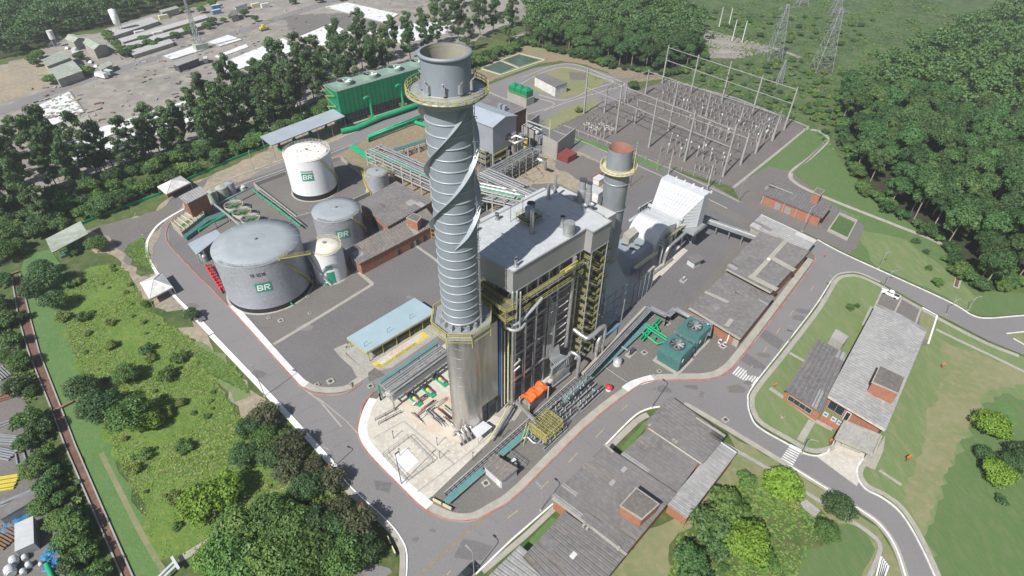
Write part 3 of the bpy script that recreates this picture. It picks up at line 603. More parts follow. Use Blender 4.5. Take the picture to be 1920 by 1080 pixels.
# helical strakes: three fins on the upper half
z0, z1 = hgt((878, 790), 449), zp-1.0
for k in range(3):
    mb = MB('strake'); vs = []; fs = []; n = 60
    for i in range(n+1):
        t = i/n; zz = z1+(z0-z1)*t; a = radians(-93+120*k)+(1-t)*radians(300)
        taper = min(1, (1-t)*9, t*9+.3); w = 1.0*taper
        for rr_, dz in ((r1-.02, .14), (r1+w, .05), (r1+w, -.05), (r1-.02, -.14)): vs.append(c+Vector((rr_*cos(a), rr_*sin(a), zz+dz)))
    for i in range(n):
        for j in range(4): fs.append((i*4+j, i*4+(j+1) % 4, (i+1)*4+(j+1) % 4, (i+1)*4+j))
    mb.add(vs, fs); mb.build('helical_fin', ST)
mb = MB('grey_paint'); mb.lathe(c, [(r1, zp-2.2), (r1+2.6, zp-.3), (r1+2.6, zp), (r1, zp)], 40)
mb.use('steel_grey'); mb.lathe(c, [(r1, zp+.02), (r1+2.7, zp+.02), (r1+2.7, zp-.2)], 40); ring_rail(mb, c, r1+2.65, zp, 30)
plat = mb.build('ring_platform', ST)
for k in range(10):
    mb = MB('galv')
    a = k*pi/5+.3; p = c+Vector(((r1+.15)*cos(a), (r1+.15)*sin(a), zp+1.2)); mb.box(p, (.7, .5, 1.3), (cos(a), sin(a))); mb.tube([p+ZV*.6, p+ZV*1.4+Vector((cos(a), sin(a), 0))*.7], .12, 6)
    mb.build('sampling_port', ST)
mb = MB('galv'); a = radians(-20)
for s in (-.3, .3):
    q = Vector((cos(a), sin(a), 0))*(r1+.55)+Vector((-sin(a), cos(a), 0))*s; mb.bar(c+q+ZV*(zo+1), c+q+ZV*zp, .1)
for i in range(60): 
    zz = zo+1+(zp-zo-1)*i/60; q = Vector((cos(a), sin(a), 0))*(r1+.55); s = Vector((-sin(a), cos(a), 0))*.3; mb.bar(c+q-s+ZV*zz, c+q+s+ZV*zz, .07)
    if i % 5 == 0: mb.lathe(c+q, [(.55, zz), (.55, zz+.12)], 8)
mb.build('ladder', ST)
# lower body and octagonal platform
mb = MB('silver'); mb.lathe(c, [(r0, 0), (r0, zo-3.2)], 48); mb.use('conc_grey'); mb.lathe(c, [(r0+.5, 0), (r0+.5, .35), (r0, .35)], 40)
low = mb.build('silver_base_cylinder', ST)
mb = MB('silver'); 
for zz in range(3, int(zo-3), 3): mb.lathe(c, [(r0, zz-.05), (r0+.05, zz), (r0, zz+.05)], 48)
mb.build('cladding_seams', ST)
ro = r1+2.85; mb = MB('conc_grey'); oc = [c+Vector((ro*cos(pi/8+k*pi/4), ro*sin(pi/8+k*pi/4), 0)) for k in range(8)]
mb.prism(oc, zo-1.4, zo-.6, True, True); mb.use('steel_grey').prism([c+(p-c)*1.02 for p in oc], zo-.6, zo-.4, True, True)
mb.build('octagonal_collar', ST); mb = MB('yellow'); rail(mb, oc, zo-.4, closed=True, w=.12)
for p in oc: mb.bar(p+ZV*(zo-3.4), p+ZV*(zo-.4), .15)
for a_, b_ in zip(oc, oc[1:]+oc[:1]): mb.bar(a_+ZV*(zo-.5), b_+ZV*(zo-.5), .15, .35); mb.bar(a_+ZV*(zo-1.9), b_+ZV*(zo-1.9), .12)
mb.build('octagon_railing', ST)
mb = MB('galv')
for k in range(16):
    a = k*pi/8; p = c+Vector(((r1+.4)*cos(a), (r1+.4)*sin(a), zo+.3)); mb.box(p, (.9, .5, 1.3), (cos(a), sin(a)))
mb.lathe(c, [(r1+.1, zo+1.1), (r1+.45, zo+1.1), (r1+.45, zo+1.4), (r1+.1, zo+1.4)], 40); mb.build('flange_collar', ST)
# ================================================================= BOILER
ZR = 45.0; ZF = 39.2
P1 = G(967, 508, ZR); P2 = G(1098, 430, ZR); uv = (P2-P1); uv.z = 0; uv.normalize(); vv = Vector((-uv.y, uv.x, 0))  # v points inward (NW)
Ptop = G(1018, 356, ZR); 
def L(a, b, z=0): return Vector((P1.x, P1.y, 0))+uv*a+vv*b+ZV*z
def loc(px, z): q = G(*px, z)-P1; return q.dot(uv), q.dot(vv)
LA = loc((1147, 415), ZR)[0]; WB = loc((890, 455), ZR)[1]
print("boiler", LA, WB, [tuple(round(k, 1) for k in loc(p, ZR)) for p in ((891,473),(927,493),(1098,430),(1112,436),(1147,415),(1130,407),(1157,390),(1048,343),(1018,356),(968,384),(889,426),(912,398))], 'stack', loc((878, 790), 0), r0, r1)
BO = thing('boiler_building', 'tall boiler house with pale flat roof and grey cladding band beside the main stack', 'building', L(0, 0))
roofP = [(-.8, 0), (23, 0), (23, -2.1), (30, -2.1), (30, .6), (30.4, .6), (30.4, 18.9), (-1.6, 18.7), (-1.6, 8)]
mb = MB('fascia'); mb.prism([L(*p) for p in roofP], ZF, ZR, False, False)
mb.use('galv')
for a, b in zip(roofP, roofP[1:]+roofP[:1]): mb.bar(L(*a, ZR+.06), L(*b, ZR+.06), .35, .14); mb.bar(L(*a, ZF), L(*b, ZF), .2, .25)
mb.build('roof_band', BO)
mb = MB('roof_light'); mb.sheet([L(*p) for p in roofP], ZR-.02); mb.prism([L(9, 18.9), L(18, 18.9), L(18, 21.6), L(9, 21.6)], ZR-3, ZR-1.2); 
for k in range(1, 12): mb.box(L(k*2.6, 9.3, ZR+.01), (.07, 18, .05), uv)
mb.build('roof', BO)
low = [(30.4, .6), (35.6, .6), (35.2, 19.4), (30.4, 18.9)]
mb = MB('fascia'); mb.prism([L(*p) for p in low], ZF, ZR-1.3, False); mb.use('roof_light').sheet([L(*p) for p in low], ZR-1.5); mb.build('lower_roof_bay', BO)
mb = MB('roof_light'); mb.prism([L(22, 18.9), L(30.4, 18.9), L(30.4, 20.6), L(22, 20.6)], ZR-1.5, ZR-.5); mb.build('roof_bay', BO)
# roof furniture
def vent(px, zb, r, h, m='silver_pipe', cap=True, rc=None):
    p = G(*px, zb); mb = MB(m); mb.cyl(p, r, h, 14)
    if cap: mb.use('steel_dark').cyl(p+ZV*h, rc or r*1.15, .5, 14); mb.use(m).lathe(p+ZV*(h), [(rc or r*1.25, -.2), (rc or r*1.25, .7)], 14)
    mb.use('galv').cyl(p, r*1.6, .3, 14)
    return mb.build('roof_vent', BO)
vent((881, 428+14), ZR, .35, 3.6); vent((932, 412), ZR, .35, 1.2, rc=.5, m='steel_grey'); vent((997, 437), ZR, .45, 6.5, cap=False); vent((995, 405), ZR, .8, 3, 'steel_grey')
vent((1028, 372), ZR, .45, 4.2, cap=False); vent((1041, 360), ZR, .35, 3.2, cap=False); vent((1041, 350), ZR-1, .35, 3.6, cap=False); vent((1054, 425), ZR, .5, 2.2, 'steel_grey'); vent((967, 500), ZR, .35, 2, rc=.3)
for p, r in (((1066, 439), 1.35), ((1090, 376), 1.15), ((1102, 382), .85)):
    q = G(*p, ZR); mb = MB('galv'); mb.cyl(q, r, 3.2, 20); mb.lathe(q, [(r+.08, 1.2), (r+.08, 1.35)], 20)
    if r < 1.3: mb.cyl(q+ZV*3.2, r*.75, 2.6, 16); mb.use('steel_dark').cyl(q+ZV*5.8, r*.9, .15, 16)
    mb.build('steam_silencer', BO)
for p in ((1080, 376), (1095, 390), (1108, 388)):
    mb = MB('galv'); q = G(*p, ZR); mb.lathe(q, [(.15, 0), (.75, .7), (.8, .8)], 14); mb.cyl(q, .3, .6, 10); mb.build('vent_hood', BO)
c0 = loc((991, 416), ZR); mb = MB('yellow'); q = [L(c0[0]-2.2, c0[1]-2, 0), L(c0[0]+2.4, c0[1]-2, 0), L(c0[0]+2.4, c0[1]+2, 0), L(c0[0]-2.2, c0[1]+2, 0)]
for z in (ZR+.4, ZR+1.6): rail(mb, q, z, closed=True, h=1.0)
mb.use('steel_dark').prism(q, ZR+1.4, ZR+1.55, True, True); mb.use('steel_grey').cyl(L(c0[0], c0[1], ZR+1.5), 1.0, 2.4, 16)
mb.build('roof_platform', BO)
for dx in (0, 4): MB('steel_dark').bar(L(c0[0]-3+dx, c0[1]+3, ZR), L(c0[0]-3+dx, c0[1]+3, ZR+4.5), .12).build('lightning_rod', BO)
# body
mb = MB('alu'); mb.prism([L(.6, 1.6), L(22.4, 1.6), L(22.4, 17.5), L(.6, 17.5)], 5, ZF-1.2, True, True)
body = mb.build('boiler_casing', BO)
mb = MB('alu')
for k in range(12):   # recessed bays with horizontal stiffeners
    z = 6.5+k*2.55
    for u0 in (1.0, 4.6, 8.2):
        mb.box(L(u0+1.5, 1.35, z), (2.8, .5, .22), uv)
        mb.bar(L(u0+.2, 1.2, z+.9), L(u0+1.5, 1.0, z+1.5), .14); mb.bar(L(u0+2.8, 1.2, z+.9), L(u0+1.5, 1.0, z+1.5), .14)
    for v0 in (3, 7, 11, 15): mb.box(L(.35, v0, z), (.5, 3, .22), uv)
mb.build('casing_stiffeners', BO)
mb = MB('silver_pipe')
for u0 in (.8, 4.3, 7.9, 11.6, 15.2, 22.6): mb.box(L(u0, .9, 19.5), (.55, .7, 39), uv)
for v0 in (.9, 6.5, 12, 17.6): mb.box(L(.1, v0, 19.5), (.55, .55, 39), uv); mb.box(L(22.8, v0, 19.5), (.5, .5, 39), uv)
mb.build('column_row', BO)
for z in (9, 18, 27, 35): mb = MB('steel_grey'); mb.bar(L(0, .6, z), L(23, .6, z), .3, .5); mb.bar(L(.1, .6, z), L(.1, 17.5, z), .3, .5); mb.build('cross_beam', BO)
mb = MB('steel_grey')
for k in range(5): mb.bar(L(.1, 1+k*3.5, 39), L(.1, 3+k*3.5, 35.2), .18)
for k in range(6): mb.bar(L(1+k*3.6, .6, 39), L(2.5+k*3.6, .6, 35.2), .16)
mb.build('band_braces', BO)
# yellow walkways below the band
for z, u1 in ((36.2, 22), (33.4, 22)):
    mb = MB('yellow_dim'); mb.box(L(u1/2, -.4, z), (u1, 1.3, .12), uv); mb.box(L(-.9, 8, z), (1.7, 17, .12), uv)
    rail(mb, [L(-1.7, 16.5, z), L(-1.7, -1.2, z), L(u1, -1.2, z)], h=1.1, w=.08, step=1.8); mb.use('steel_grey').bar(L(0, -1.25, z-.2), L(u1, -1.25, z-.2), .12, .3)
    mb.build('walkway', BO)
mb = MB('yellow'); mb.box(L(15.5, -1.9, 38.2), (2.2, .7, .6), uv); mb.bar(L(13, -1.6, 38.6), L(19, -1.6, 38.6), .25, .4); mb.build('hoist_beam', BO)
# header gallery in front (economiser pipes)
mb = MB('galv')
for k in range(9): z = 30.5-k*2.5; mb.tube([L(12.2+k*.12, .2, z-.2), L(12.2+k*.12, -.2, z), L(17.5, -.2, z), L(18.2, -.5, z+.6)], .17, 6)
for k in range(6): mb.tube([L(12.0+k*.35, .1-k*.12, 31-k*.8), L(12.0+k*.35, .1-k*.12, 9+k*.1)], .14, 6)
mb.build('header_pipes', BO)
mb = MB('silver_pipe'); mb.tube([L(19.4, -.3, 39), L(19.4, -.3, 30), L(19.2, -.3, 9)], .55, 12); mb.build('downcomer', BO)
mb = MB('galv')
for k in range(9):
    a = 11.2+k*.28; mb.tube([L(12.6+k*.4, -.5, 12.2), L(12.2+k*.4, -1.1-k*.05, 9.6), L(12.2+k*.55, -2.6-k*.1, 9.2), L(12.2+k*.6, -2.8-k*.1, 6.2)], .15, 6)
mb.box(L(15, -2.9, 7.2), (8.2, .5, 3.2), uv)
for k in range(14): mb.tube([L(11.6+k*.5, -3.1, 5.6), L(11.6+k*.5, -3.1, 1.2)], .13, 6)
mb.tube([L(11.2, -3.1, 1.0), L(18.6, -3.1, 1.0)], .38, 10); mb.tube([L(10.8, -3.2, 8.8), L(17.6, -3.2, 8.9)], .3, 10)
mb.tube([L(10.8, -3.2, 8.8), L(10.8, -3.1, 5)], .3, 10)
mb.build('feed_manifold', BO)
mb = MB('silver_pipe')
mb.tube(smooth([L(18.3, -2.6, 8.6), L(18.5, -3.4, 9.4), L(18.9, -5.0, 9.0), L(19, -5.4, 7.6), L(19, -5.4, .6)], 4), .5, 12)
mb.tube(smooth([L(20.6, -1.5, 15.2), L(20.9, -4.4, 14.6), L(21.6, -5.8, 14.6), L(26.5, -6.0, 15.2), L(28, -6, 14), L(28, -6, 9), L(28, -6, .8)], 5), .62, 12)
mb.tube(smooth([L(21.5, -7, .6), L(24.5, -6.6, 1.2), L(25, -6.4, 3), L(25, -6.4, 9.5), L(25.8, -6.2, 11.4), L(26.8, -6, 11.2), L(27, -5.8, 6), L(27, -5.8, 1)], 4), .5, 12)
mb.build('steam_loop_pipe', BO)
mb = MB('galv')
mb.tube(smooth([L(-1.6, 9, 32.6), L(-2, .4, 31.5), L(-.6, -1.6, 31.3), L(4.5, -1.9, 33.4), L(7.0, -1.7, 34.4)], 5), .42, 10)
mb.tube(smooth([L(-2.2, 9, 31), L(-2.6, .3, 30.1), L(-1.2, -2.1, 29.9), L(1.2, -2.1, 30.4)], 5), .42, 10)
mb.build('ring_main_pipe', BO)
mb = MB('galv'); 
for k, (a, b) in enumerate(((-.6, -1.1), (-1.3, -.5), (-.2, -1.8))): mb.tube(smooth([L(a, b, 40.4), L(a-.3, b-.3, 39.2), L(a-.3, b-.3, 30)], 3), .2, 8)
mb.build('relief_pipe', BO)
mb = MB('silver_pipe')
mb.tube(smooth([L(-1.6, -1.0, 29), L(-1.6, -1.0, 4), L(-2, -1.5, 2.6), L(-11, -4.6, 2.2)], 3), .3, 8)
mb.use('yellow_pale'); mb.tube(smooth([L(-2.4, -.4, 29), L(-2.4, -.4, 4.5), L(-3, -1, 3.2), L(-13, -4.8, 2.4)], 3), .22, 8); mb.tube([L(-2.9, .3, 29), L(-2.9, .3, 3)], .16, 6)
mb.use('galv'); mb.tube([L(-3.4, .8, 30), L(-3.4, .8, 2)], .16, 6); mb.tube([L(-1.6, -1, 17), L(.4, -1.6, 18.4), L(.6, -1, 18.4)], .26, 8); mb.tube([L(-1.6, -1, 15), L(.4, -1.6, 16.4)], .26, 8)
mb.build('riser_pipes', BO)
# duct between boiler and stack
mb = MB('silver'); dp = []
for (a, b) in ((-11, 1.0), (-4.6, .9), (-4.1, 1.4), (-4.1, 8.2), (-4.6, 8.7), (-11, 8.7)): dp.append(L(a, b))
mb.prism(dp, 7.5, zo-3.6, True, True); mb.use('steel_dark').prism([L(-4.1, 1.8), L(.6, 1.8), L(.6, 8), L(-4.1, 8)], 9, zo-5, True, True)
mb.build('flue_duct', BO)
for a, b in ((-4.5, 1.4), (-4.5, 8.2), (-7.5, 1.4), (-7.5, 8.2)): MB('steel_dark').box(L(a, b, 3.75), (.5, .5, 7.5), uv).build('duct_leg', BO)
mb = MB('blue'); mb.box(L(-3.7, .9, (7+zo-4)/2), (.7, .3, zo-11), uv); mb.build('expansion_joint', BO)
# yellow piping maze between stack platform and boiler
mb = MB('yellow'); rz = random.Random(5)
for z in (33.4, 36.2): rail(mb, [L(-4.2, 9, z), L(-4.2, -1.6, z), L(-1.7, -1.9, z)], h=1.1)
mb.use('yellow_dim'); mb.box(L(-2.8, 4, 33.3), (2.6, 11, .12), uv); mb.box(L(-2.8, 4, 36.1), (2.6, 11, .12), uv)
mb.use('yellow')
for k in range(10): mb.bar(L(-1.7-rz.random()*2, -1.5+rz.random()*8, 30), L(-1.7-rz.random()*2, -1.5+rz.random()*8, 36), .12)
mb.build('access_platform', BO)
# stair tower
mb = MB('yellow')
SU0, SU1, SV0, SV1 = 23.6, 29.4, -1.9, 1.6
for k, z in enumerate([2.6+i*2.6 for i in range(14)]):
    mb.use('yellow_dim'); mb.box(L(SU0+.6, (SV0+SV1)/2, z), (1.3, SV1-SV0, .1), uv); mb.box(L(SU1-.6, (SV0+SV1)/2, z), (1.3, SV1-SV0, .1), uv)
    mb.use('yellow'); rail(mb, [L(SU0, SV1, z), L(SU0, SV0, z), L(SU0+1.3, SV0, z)], h=1.1); rail(mb, [L(SU1-1.3, SV0, z), L(SU1, SV0, z), L(SU1, SV1, z)], h=1.1)
    vd = SV0+.5 if k % 2 else SV0+2.1
    a, b = L(SU0+1.2, vd, z), L(SU1-1.2, vd, z+2.6 if k < 13 else z)
    if k % 2: a, b = L(SU1-1.2, vd, z), L(SU0+1.2, vd, z+2.6)
    for s in (-.5, .5): mb.bar(a+vv*s, b+vv*s, .1, .3); mb.bar(a+vv*s+ZV*1.0, b+vv*s+ZV*1.0, .09)
    mb.use('galv')
    for i in range(9): q = a.lerp(b, (i+.5)/9); mb.box(q, (.28, 1.0, .05), uv)
    mb.use('yellow')
mb.build('stair_flights', BO)
mb = MB('galv')
for a in (SU0-.1, SU1+.1):
    for b in (SV0-.15, SV1+.15): mb.bar(L(a, b, 0), L(a, b, ZF), .28)
mb.build('stair_tower_posts', BO)
# NE side casing, dark steel
mb = MB('cladding'); mb.prism([L(22.8, 3.5), L(36, 3.5), L(36, 15.5), L(22.8, 15.5)], 8, ZF-3, True, True); mb.use('steel_grey')
for k in range(6): mb.box(L(25+k*2.2, 3.35, 22), (.25, .3, 28), uv); mb.box(L(29, 3.3, 11+k*4.4), (13, .3, .25), uv)
mb.build('inlet_duct', BO)
mb = MB('steel_grey')
for a in (30.5, 35.5):
    for b in (1.2, 18): mb.bar(L(a, b, 0), L(a, b, ZF), .5)
for z in (10, 20, 30): mb.bar(L(30.5, 1.2, z), L(35.5, 1.2, z+8), .25); mb.bar(L(35.5, 1.2, z), L(30.5, 1.2, z+8), .25); mb.bar(L(30.5, 1.2, z), L(35.5, 1.2, z), .35)
mb.build('braced_frame', BO)
for z in (12, 17, 22, 27, 32, 36): mb = MB('yellow_dim'); mb.use('yellow_dim').box(L(30.2, -.6, z), (3.2, 2.4, .12), uv); mb.use('yellow'); rail(mb, [L(29.6, -1.8, z), L(31.8, -1.8, z), L(31.8, .6, z)]); mb.build('landing', BO)
# ================================================================= BYPASS STACK
b2 = G(1147, 600); zt2 = hgt((1147, 600), 276); zr2 = hgt((1147, 600), 314); zb2 = 30
def rad2(px, z): w = (Vector((b2.x, b2.y, z))-CAMP).dot(_f); return px/2*w/F
# keep the axis under the visible top centre
tc = G(1167, 277, zt2); b2 = Vector((tc.x-.3, tc.y, 0)); print('b2', tc, PX(b2), zt2, zr2)
S2 = thing('bypass_stack', 'shorter grey steel stack with rusty open top and faded yellow ring platform', 'chimney', b2)
r2 = rad2(47, zt2-3); zc = 24.0
mb = MB('grey_paint2'); mb.lathe(b2, [(r2*.98, zc), (r2, zr2), (r2, zt2)], 40); mb.build('stack_shell', S2)
mb = MB('rust'); mb.lathe(b2, [(r2, zt2), (r2-.12, zt2), (r2-.12, zt2-7)], 40); mb.add([b2+Vector(((r2-.12)*cos(t*pi/12), (r2-.12)*sin(t*pi/12), zt2-7)) for t in range(24)], [tuple(range(24))]); mb.build('rusty_lining', S2)
mb = MB('galv'); z = zc+2
while z < zr2-1: MB('galv').lathe(b2, [(r2, z-.1), (r2+.25, z), (r2, z+.12)], 40).build('stiffener_ring', S2); z += 7.5
mb = MB('yellow_pale'); mb.lathe(b2, [(r2, zr2-1), (r2+1.5, zr2), (r2+1.5, zr2+.15), (r2, zr2+.15)], 32); ring_rail(mb, b2, r2+1.45, zr2+.15, 24, m='yellow_pale', w=.12); mb.build('ring_platform', S2)
mb = MB('yellow_pale'); a = radians(-15); q = b2+Vector((cos(a), sin(a), 0))*(r2+.6)
for s in (-.35, .35): mb.bar(q+ZV*zr2+Vector((s*.3, s, 0)), q+ZV*(zt2-.5)+Vector((s*.3, s, 0)), .1)
for k in range(10): mb.bar(q+Vector((-.1, -.35, zr2+k*.8)), q+Vector((.1, .35, zr2+k*.8)), .08)
mb.build('ladder', S2)
# pyramid transition to the diffuser box
u2, v2 = loc(PX(b2), 0); sq = 5.2
mb = MB('cladding'); n = 32; vs = []; 
for t in range(n):
    a = t*2*pi/n+pi/4; vs.append(b2+uv*(r2*cos(a))+vv*(r2*sin(a))+ZV*zc)
for t in range(n):
    a = t*2*pi/n+pi/4; k = 1/max(abs(cos(a)), abs(sin(a))); vs.append(b2+uv*(sq*cos(a)*k)+vv*(sq*sin(a)*k)+ZV*15)
mb.add(vs, [(t, (t+1) % n, n+(t+1) % n, n+t) for t in range(n)])
mb.prism([b2+uv*a+vv*b for a, b in ((-sq, -sq), (sq, -sq), (sq, sq), (-sq, sq))], 8, 15, True, True)
mb.use('steel_grey')
for k in (-1, 0, 1): 
    for s in (-1, 1): mb.box(b2+uv*(k*3.4)+vv*(s*(sq+.08))+ZV*11.5, (.25, .25, 7), uv); mb.box(b2+vv*(k*3.4)+uv*(s*(sq+.08))+ZV*11.5, (.25, .25, 7), uv)
for z in (8.3, 11.5, 14.7):
    for s in (-1, 1): mb.box(b2+vv*(s*(sq+.1))+ZV*z, (2*sq+.3, .25, .3), uv); mb.box(b2+uv*(s*(sq+.1))+ZV*z, (.25, 2*sq+.3, .3), uv)
mb.build('transition_duct', S2)
mb = MB('steel_grey')
for a in (-sq, sq):
    for b in (-sq, sq): mb.bar(b2+uv*a+vv*b, b2+uv*a+vv*b+ZV*9, .45)
for s in (-1, 1):
    mb.bar(b2+uv*-sq+vv*(s*sq)+ZV*.3, b2+uv*sq+vv*(s*sq)+ZV*7.8, .2); mb.bar(b2+uv*sq+vv*(s*sq)+ZV*.3, b2+uv*-sq+vv*(s*sq)+ZV*7.8, .2); mb.bar(b2+uv*(s*sq)+vv*-sq+ZV*.3, b2+uv*(s*sq)+vv*sq+ZV*7.8, .2)
mb.build('support_frame', S2)
# ================================================================= BUILDINGS
def wallpanel(parent, a, b, t0, t1, z0, z1, m, name, out=.06, th=.12, frame=None):
    "opening lying on the wall between ground points a,b"
    a, b = Vector((a[0], a[1], 0)), Vector((b[0], b[1], 0)); d = (b-a); c = a+d*((t0+t1)/2)+ZV*((z0+z1)/2); nv = Vector((d.y, -d.x, 0)).normalized()
    if nv.dot(c-CAMP) > 0: nv = -nv
    mb = MB(m); mb.box(c+nv*out, (d.length*(t1-t0), th, z1-z0), d)
    o = mb.build(name, parent)
    if frame:
        fb = MB(frame); w = d.length*(t1-t0); dn = d.normalized()
        for s in (-1, 1): fb.box(c+dn*(s*w/2)+nv*(out+.06), (.14, .16, z1-z0+.14), d); fb.box(c+ZV*(s*(z1-z0)/2)+nv*(out+.062), (w, .16, .14), d)
        if w > 2:
            for k in range(1, int(w/1.5)): fb.box(c+dn*(-w/2+k*w/int(w/1.5))+nv*(out+.06), (.08, .15, z1-z0), d)
        fb.build('frame', o)
    return o
def inset(P, f):
    c = sum(P, Vector((0, 0, 0)))/len(P); return [p+(c-p).normalized()*f for p in P]
def shed(name, label, cat, px, z, wall='brick', roof='fibre', per=1.1, amp=.16, over=.7, group=None, gable=0, th=.22, ridge_dir=0, slope=0, wz=None):
    """px: 4 roof corners; ridges run corner0->corner1. gable: extra height of the mid line between edges (0-1) and (3-2)"""
    P = [G(x, y, z) for x, y in px]
    c = sum(P, Vector((0, 0, 0)))/4; t = thing(name, label, cat, (c.x, c.y, 0), group)
    Wp = inset(P, over)
    mb = MB(wall); mb.prism(Wp, 0, (wz or z)-.15, True); w = mb.build('wall', t); w['wallpts'] = 0
    a, b, c2, d = P
    mb = MB(roof)
    if gable:
        m0, m1 = (a+d)/2+ZV*gable, (b+c2)/2+ZV*gable
        if ridge_dir == 0: mb.corr(a, b, m1, m0, per, amp, th); mb.corr(m0, m1, c2, d, per, amp, th)
        else:   # corrugation runs across the ridge
            mb.corr(m0, a, b, m1, per, amp, th); mb.corr(m0, d, c2, m1, per, amp, th)
        if not wz:
            mb2 = MB(wall)
            W0_, W1_, W2_, W3_ = Wp
            for s, e in ((W0_, W3_), (W1_, W2_)):
                s0, e0 = Vector((s.x, s.y, z-.2)), Vector((e.x, e.y, z-.2)); mm = (s0+e0)/2+ZV*(gable-.05); mb2.add([s0, e0, mm], [(0, 1, 2)])
            mb2.build('gable_wall', t)
    else:
        if slope: c2, d = c2+ZV*slope, d+ZV*slope
        mb.corr(a, b, c2, d, per, amp, th)
    mb.build('roof', t)
    if not gable and (b-a).length*(d-a).length > 120 and roof != 'fibre_pale':
        rp = random.Random(int(px[0][0]*7+px[0][1]))
        n = max(3, int((d-a).length/per)); rg = max(2, int((b-a).length/3.2))
        for _ in range(int((b-a).length*(d-a).length/42)):
            i, j, w_ = rp.randrange(n), rp.randrange(rg), rp.choice((1, 1, 2, 3)); v0, v1, u0, u1 = i/n, min(1, (i+w_)/n), j/rg, min(1, (j+rp.choice((1, 1, 2)))/rg)
            q = [a.lerp(b, u).lerp(d.lerp(c2, u), v)+ZV*.035 for u, v in ((u0, v0), (u1, v0), (u1, v1), (u0, v1))]
            MB(rp.choice(('fibre', 'fibre_brown', 'fibre_light', 'fibre_brown')) if roof != 'fibre_light' else rp.choice(('fibre', 'fibre_pale'))).corr(*q, per, amp, .03).build('replaced_sheet', t)
    return t, Wp, P
def posts(parent, P, z, w=.2, m='steel_grey', n=4, name='post', ins=.6):
    Q = inset(P, ins)
    for a, b in ((Q[0], Q[1]), (Q[3], Q[2])):
        for i in range(n):
            q = a.lerp(b, i/(n-1)); MB(m).box((q.x, q.y, z/2-.1), (w, w, z-.2), AV).build(name, parent)
def penthouse(parent, px, z, h, wall='brick', m='gravel_sub', name='roof_tower'):
    P = [G(x, y, z) for x, y in px]; mb = MB(wall); mb.prism(P, z-h, z-.1, True); o = mb.build(name, parent)
    Q = [p+(p-sum(P, Vector())/4).normalized()*.35 for p in P]
    mb = MB('conc_path'); mb.prism(Q, z-.1, z+.25, True, True); mb.use(m).prism(inset(Q, .4), z+.1, z+.262, True); mb.build('tower_roof', o)
    return o
def strip(parent, a, b, z, w, m, name='flashing'):
    MB(m).bar(G(*a, z), G(*b, z), w, .12).build(name, parent)
# ---- south buildings (bottom of the picture)
t, Wp, P = shed('workshop', 'large grey corrugated workshop roof with a square brick tower on it', 'building', [(1133, 835), (1268, 925), (1175, 1037), (1033, 931)], 5.2, per=1.05, amp=.2)
penthouse(t, [(1193, 917), (1234, 946), (1203, 973), (1164, 949)], 8.6, 3.4)
for k, (a, b) in enumerate((((1036, 934), (1175, 1040)), ((1133, 833), (1150, 848)))): strip(t, a, b, 5.35, .6, 'conc_path')
for q in ((1095, 985), (1102, 990), (1160, 1028)): MB('conc_grey').box(G(*q, 5.5), (.7, .5, .8), AV).build('roof_vent', t)
for q, m in (((1148, 905), 'fibre_light'), ((1170, 880), 'fibre_light')): MB(m).box(G(*q, 5.48), (1.6, .9, .05), AV).build('skylight', t)
t, Wp, P = shed('workshop', 'grey corrugated workshop roof at the bottom edge beside a light grass strip', 'building', [(1058, 959), (1173, 1041), (1085, 1150), (980, 1045)], 4.4, per=1.05, amp=.2)
MB('white_dirty').box(G(1075, 1041, 4.65), (1.5, 1.0, .06), AV).build('skylight', t)
t, Wp, P = shed('storage_shed', 'light ribbed shed roof cut by the bottom edge next to the parked dark car', 'building', [(973, 1025), (1050, 1088), (1000, 1150), (905, 1092)], 3.4, roof='fibre_light', per=1.3, amp=.25)
strip(t, (973, 1024), (1050, 1087), 3.7, .5, 'galv')
t, Wp, P = shed('workshop', 'lower grey workshop roof between the square brick tower and the light ribbed lean-to', 'building', [(1217, 803), (1312, 866), (1268, 924), (1163, 853)], 4.6, per=1.05, amp=.2)
strip(t, (1217, 802), (1316, 868), 5.0, .8, 'concrete')
t, Wp, P = shed('workshop', 'grey workshop roof touching the road junction north of the brick tower roof', 'building', [(1257, 743), (1361, 817), (1318, 869), (1208, 795)], 5.6, per=1.05, amp=.2)
strip(t, (1305, 783), (1360, 818), 5.85, .5, 'conc_path')
for q in ((1218, 798), (1262, 826), (1267, 830)): MB('conc_grey').box(G(*q, 5.4), (.8, .5, .9), AV).build('roof_vent', t)
t, Wp, P = shed('lean_to', 'light ribbed lean-to roof with white top edge east of the workshops', 'building', [(1350, 829), (1381, 850), (1288, 972), (1250, 945)], 4.2, roof='fibre_light', per=1.2, amp=.24)
strip(t, (1350, 828), (1381, 849), 4.45, .4, 'white_metal')
# ---- white hut beside the cable tray
t, Wp, P = shed('electrical_hut', 'small white hut with dark brown ribbed roof near the rounded kerb corner', 'hut', [(927, 852), (906, 873), (941, 904), (972, 879)], 3.3, 'white_metal', 'fibre_brown', per=.95, amp=.14, over=.35)
wallpanel(t, Wp[1], Wp[2], .7, .95, 0, 2.3, 'white_dirty', 'door')
MB('galv').box(G(966, 873, 1), (.8, .6, 1.4), AV).build('wall_unit', t)
o = MB('white_metal'); o.box(G(962, 866, .7), (1.6, .8, 1.1), AV); o.use('steel_dark').box(G(964, 869, .9), (.8, .5, .9), AV); tag(o.build('cabinet'), 'white cabinet between the brown-roofed hut and the mesh panel', 'cabinet')
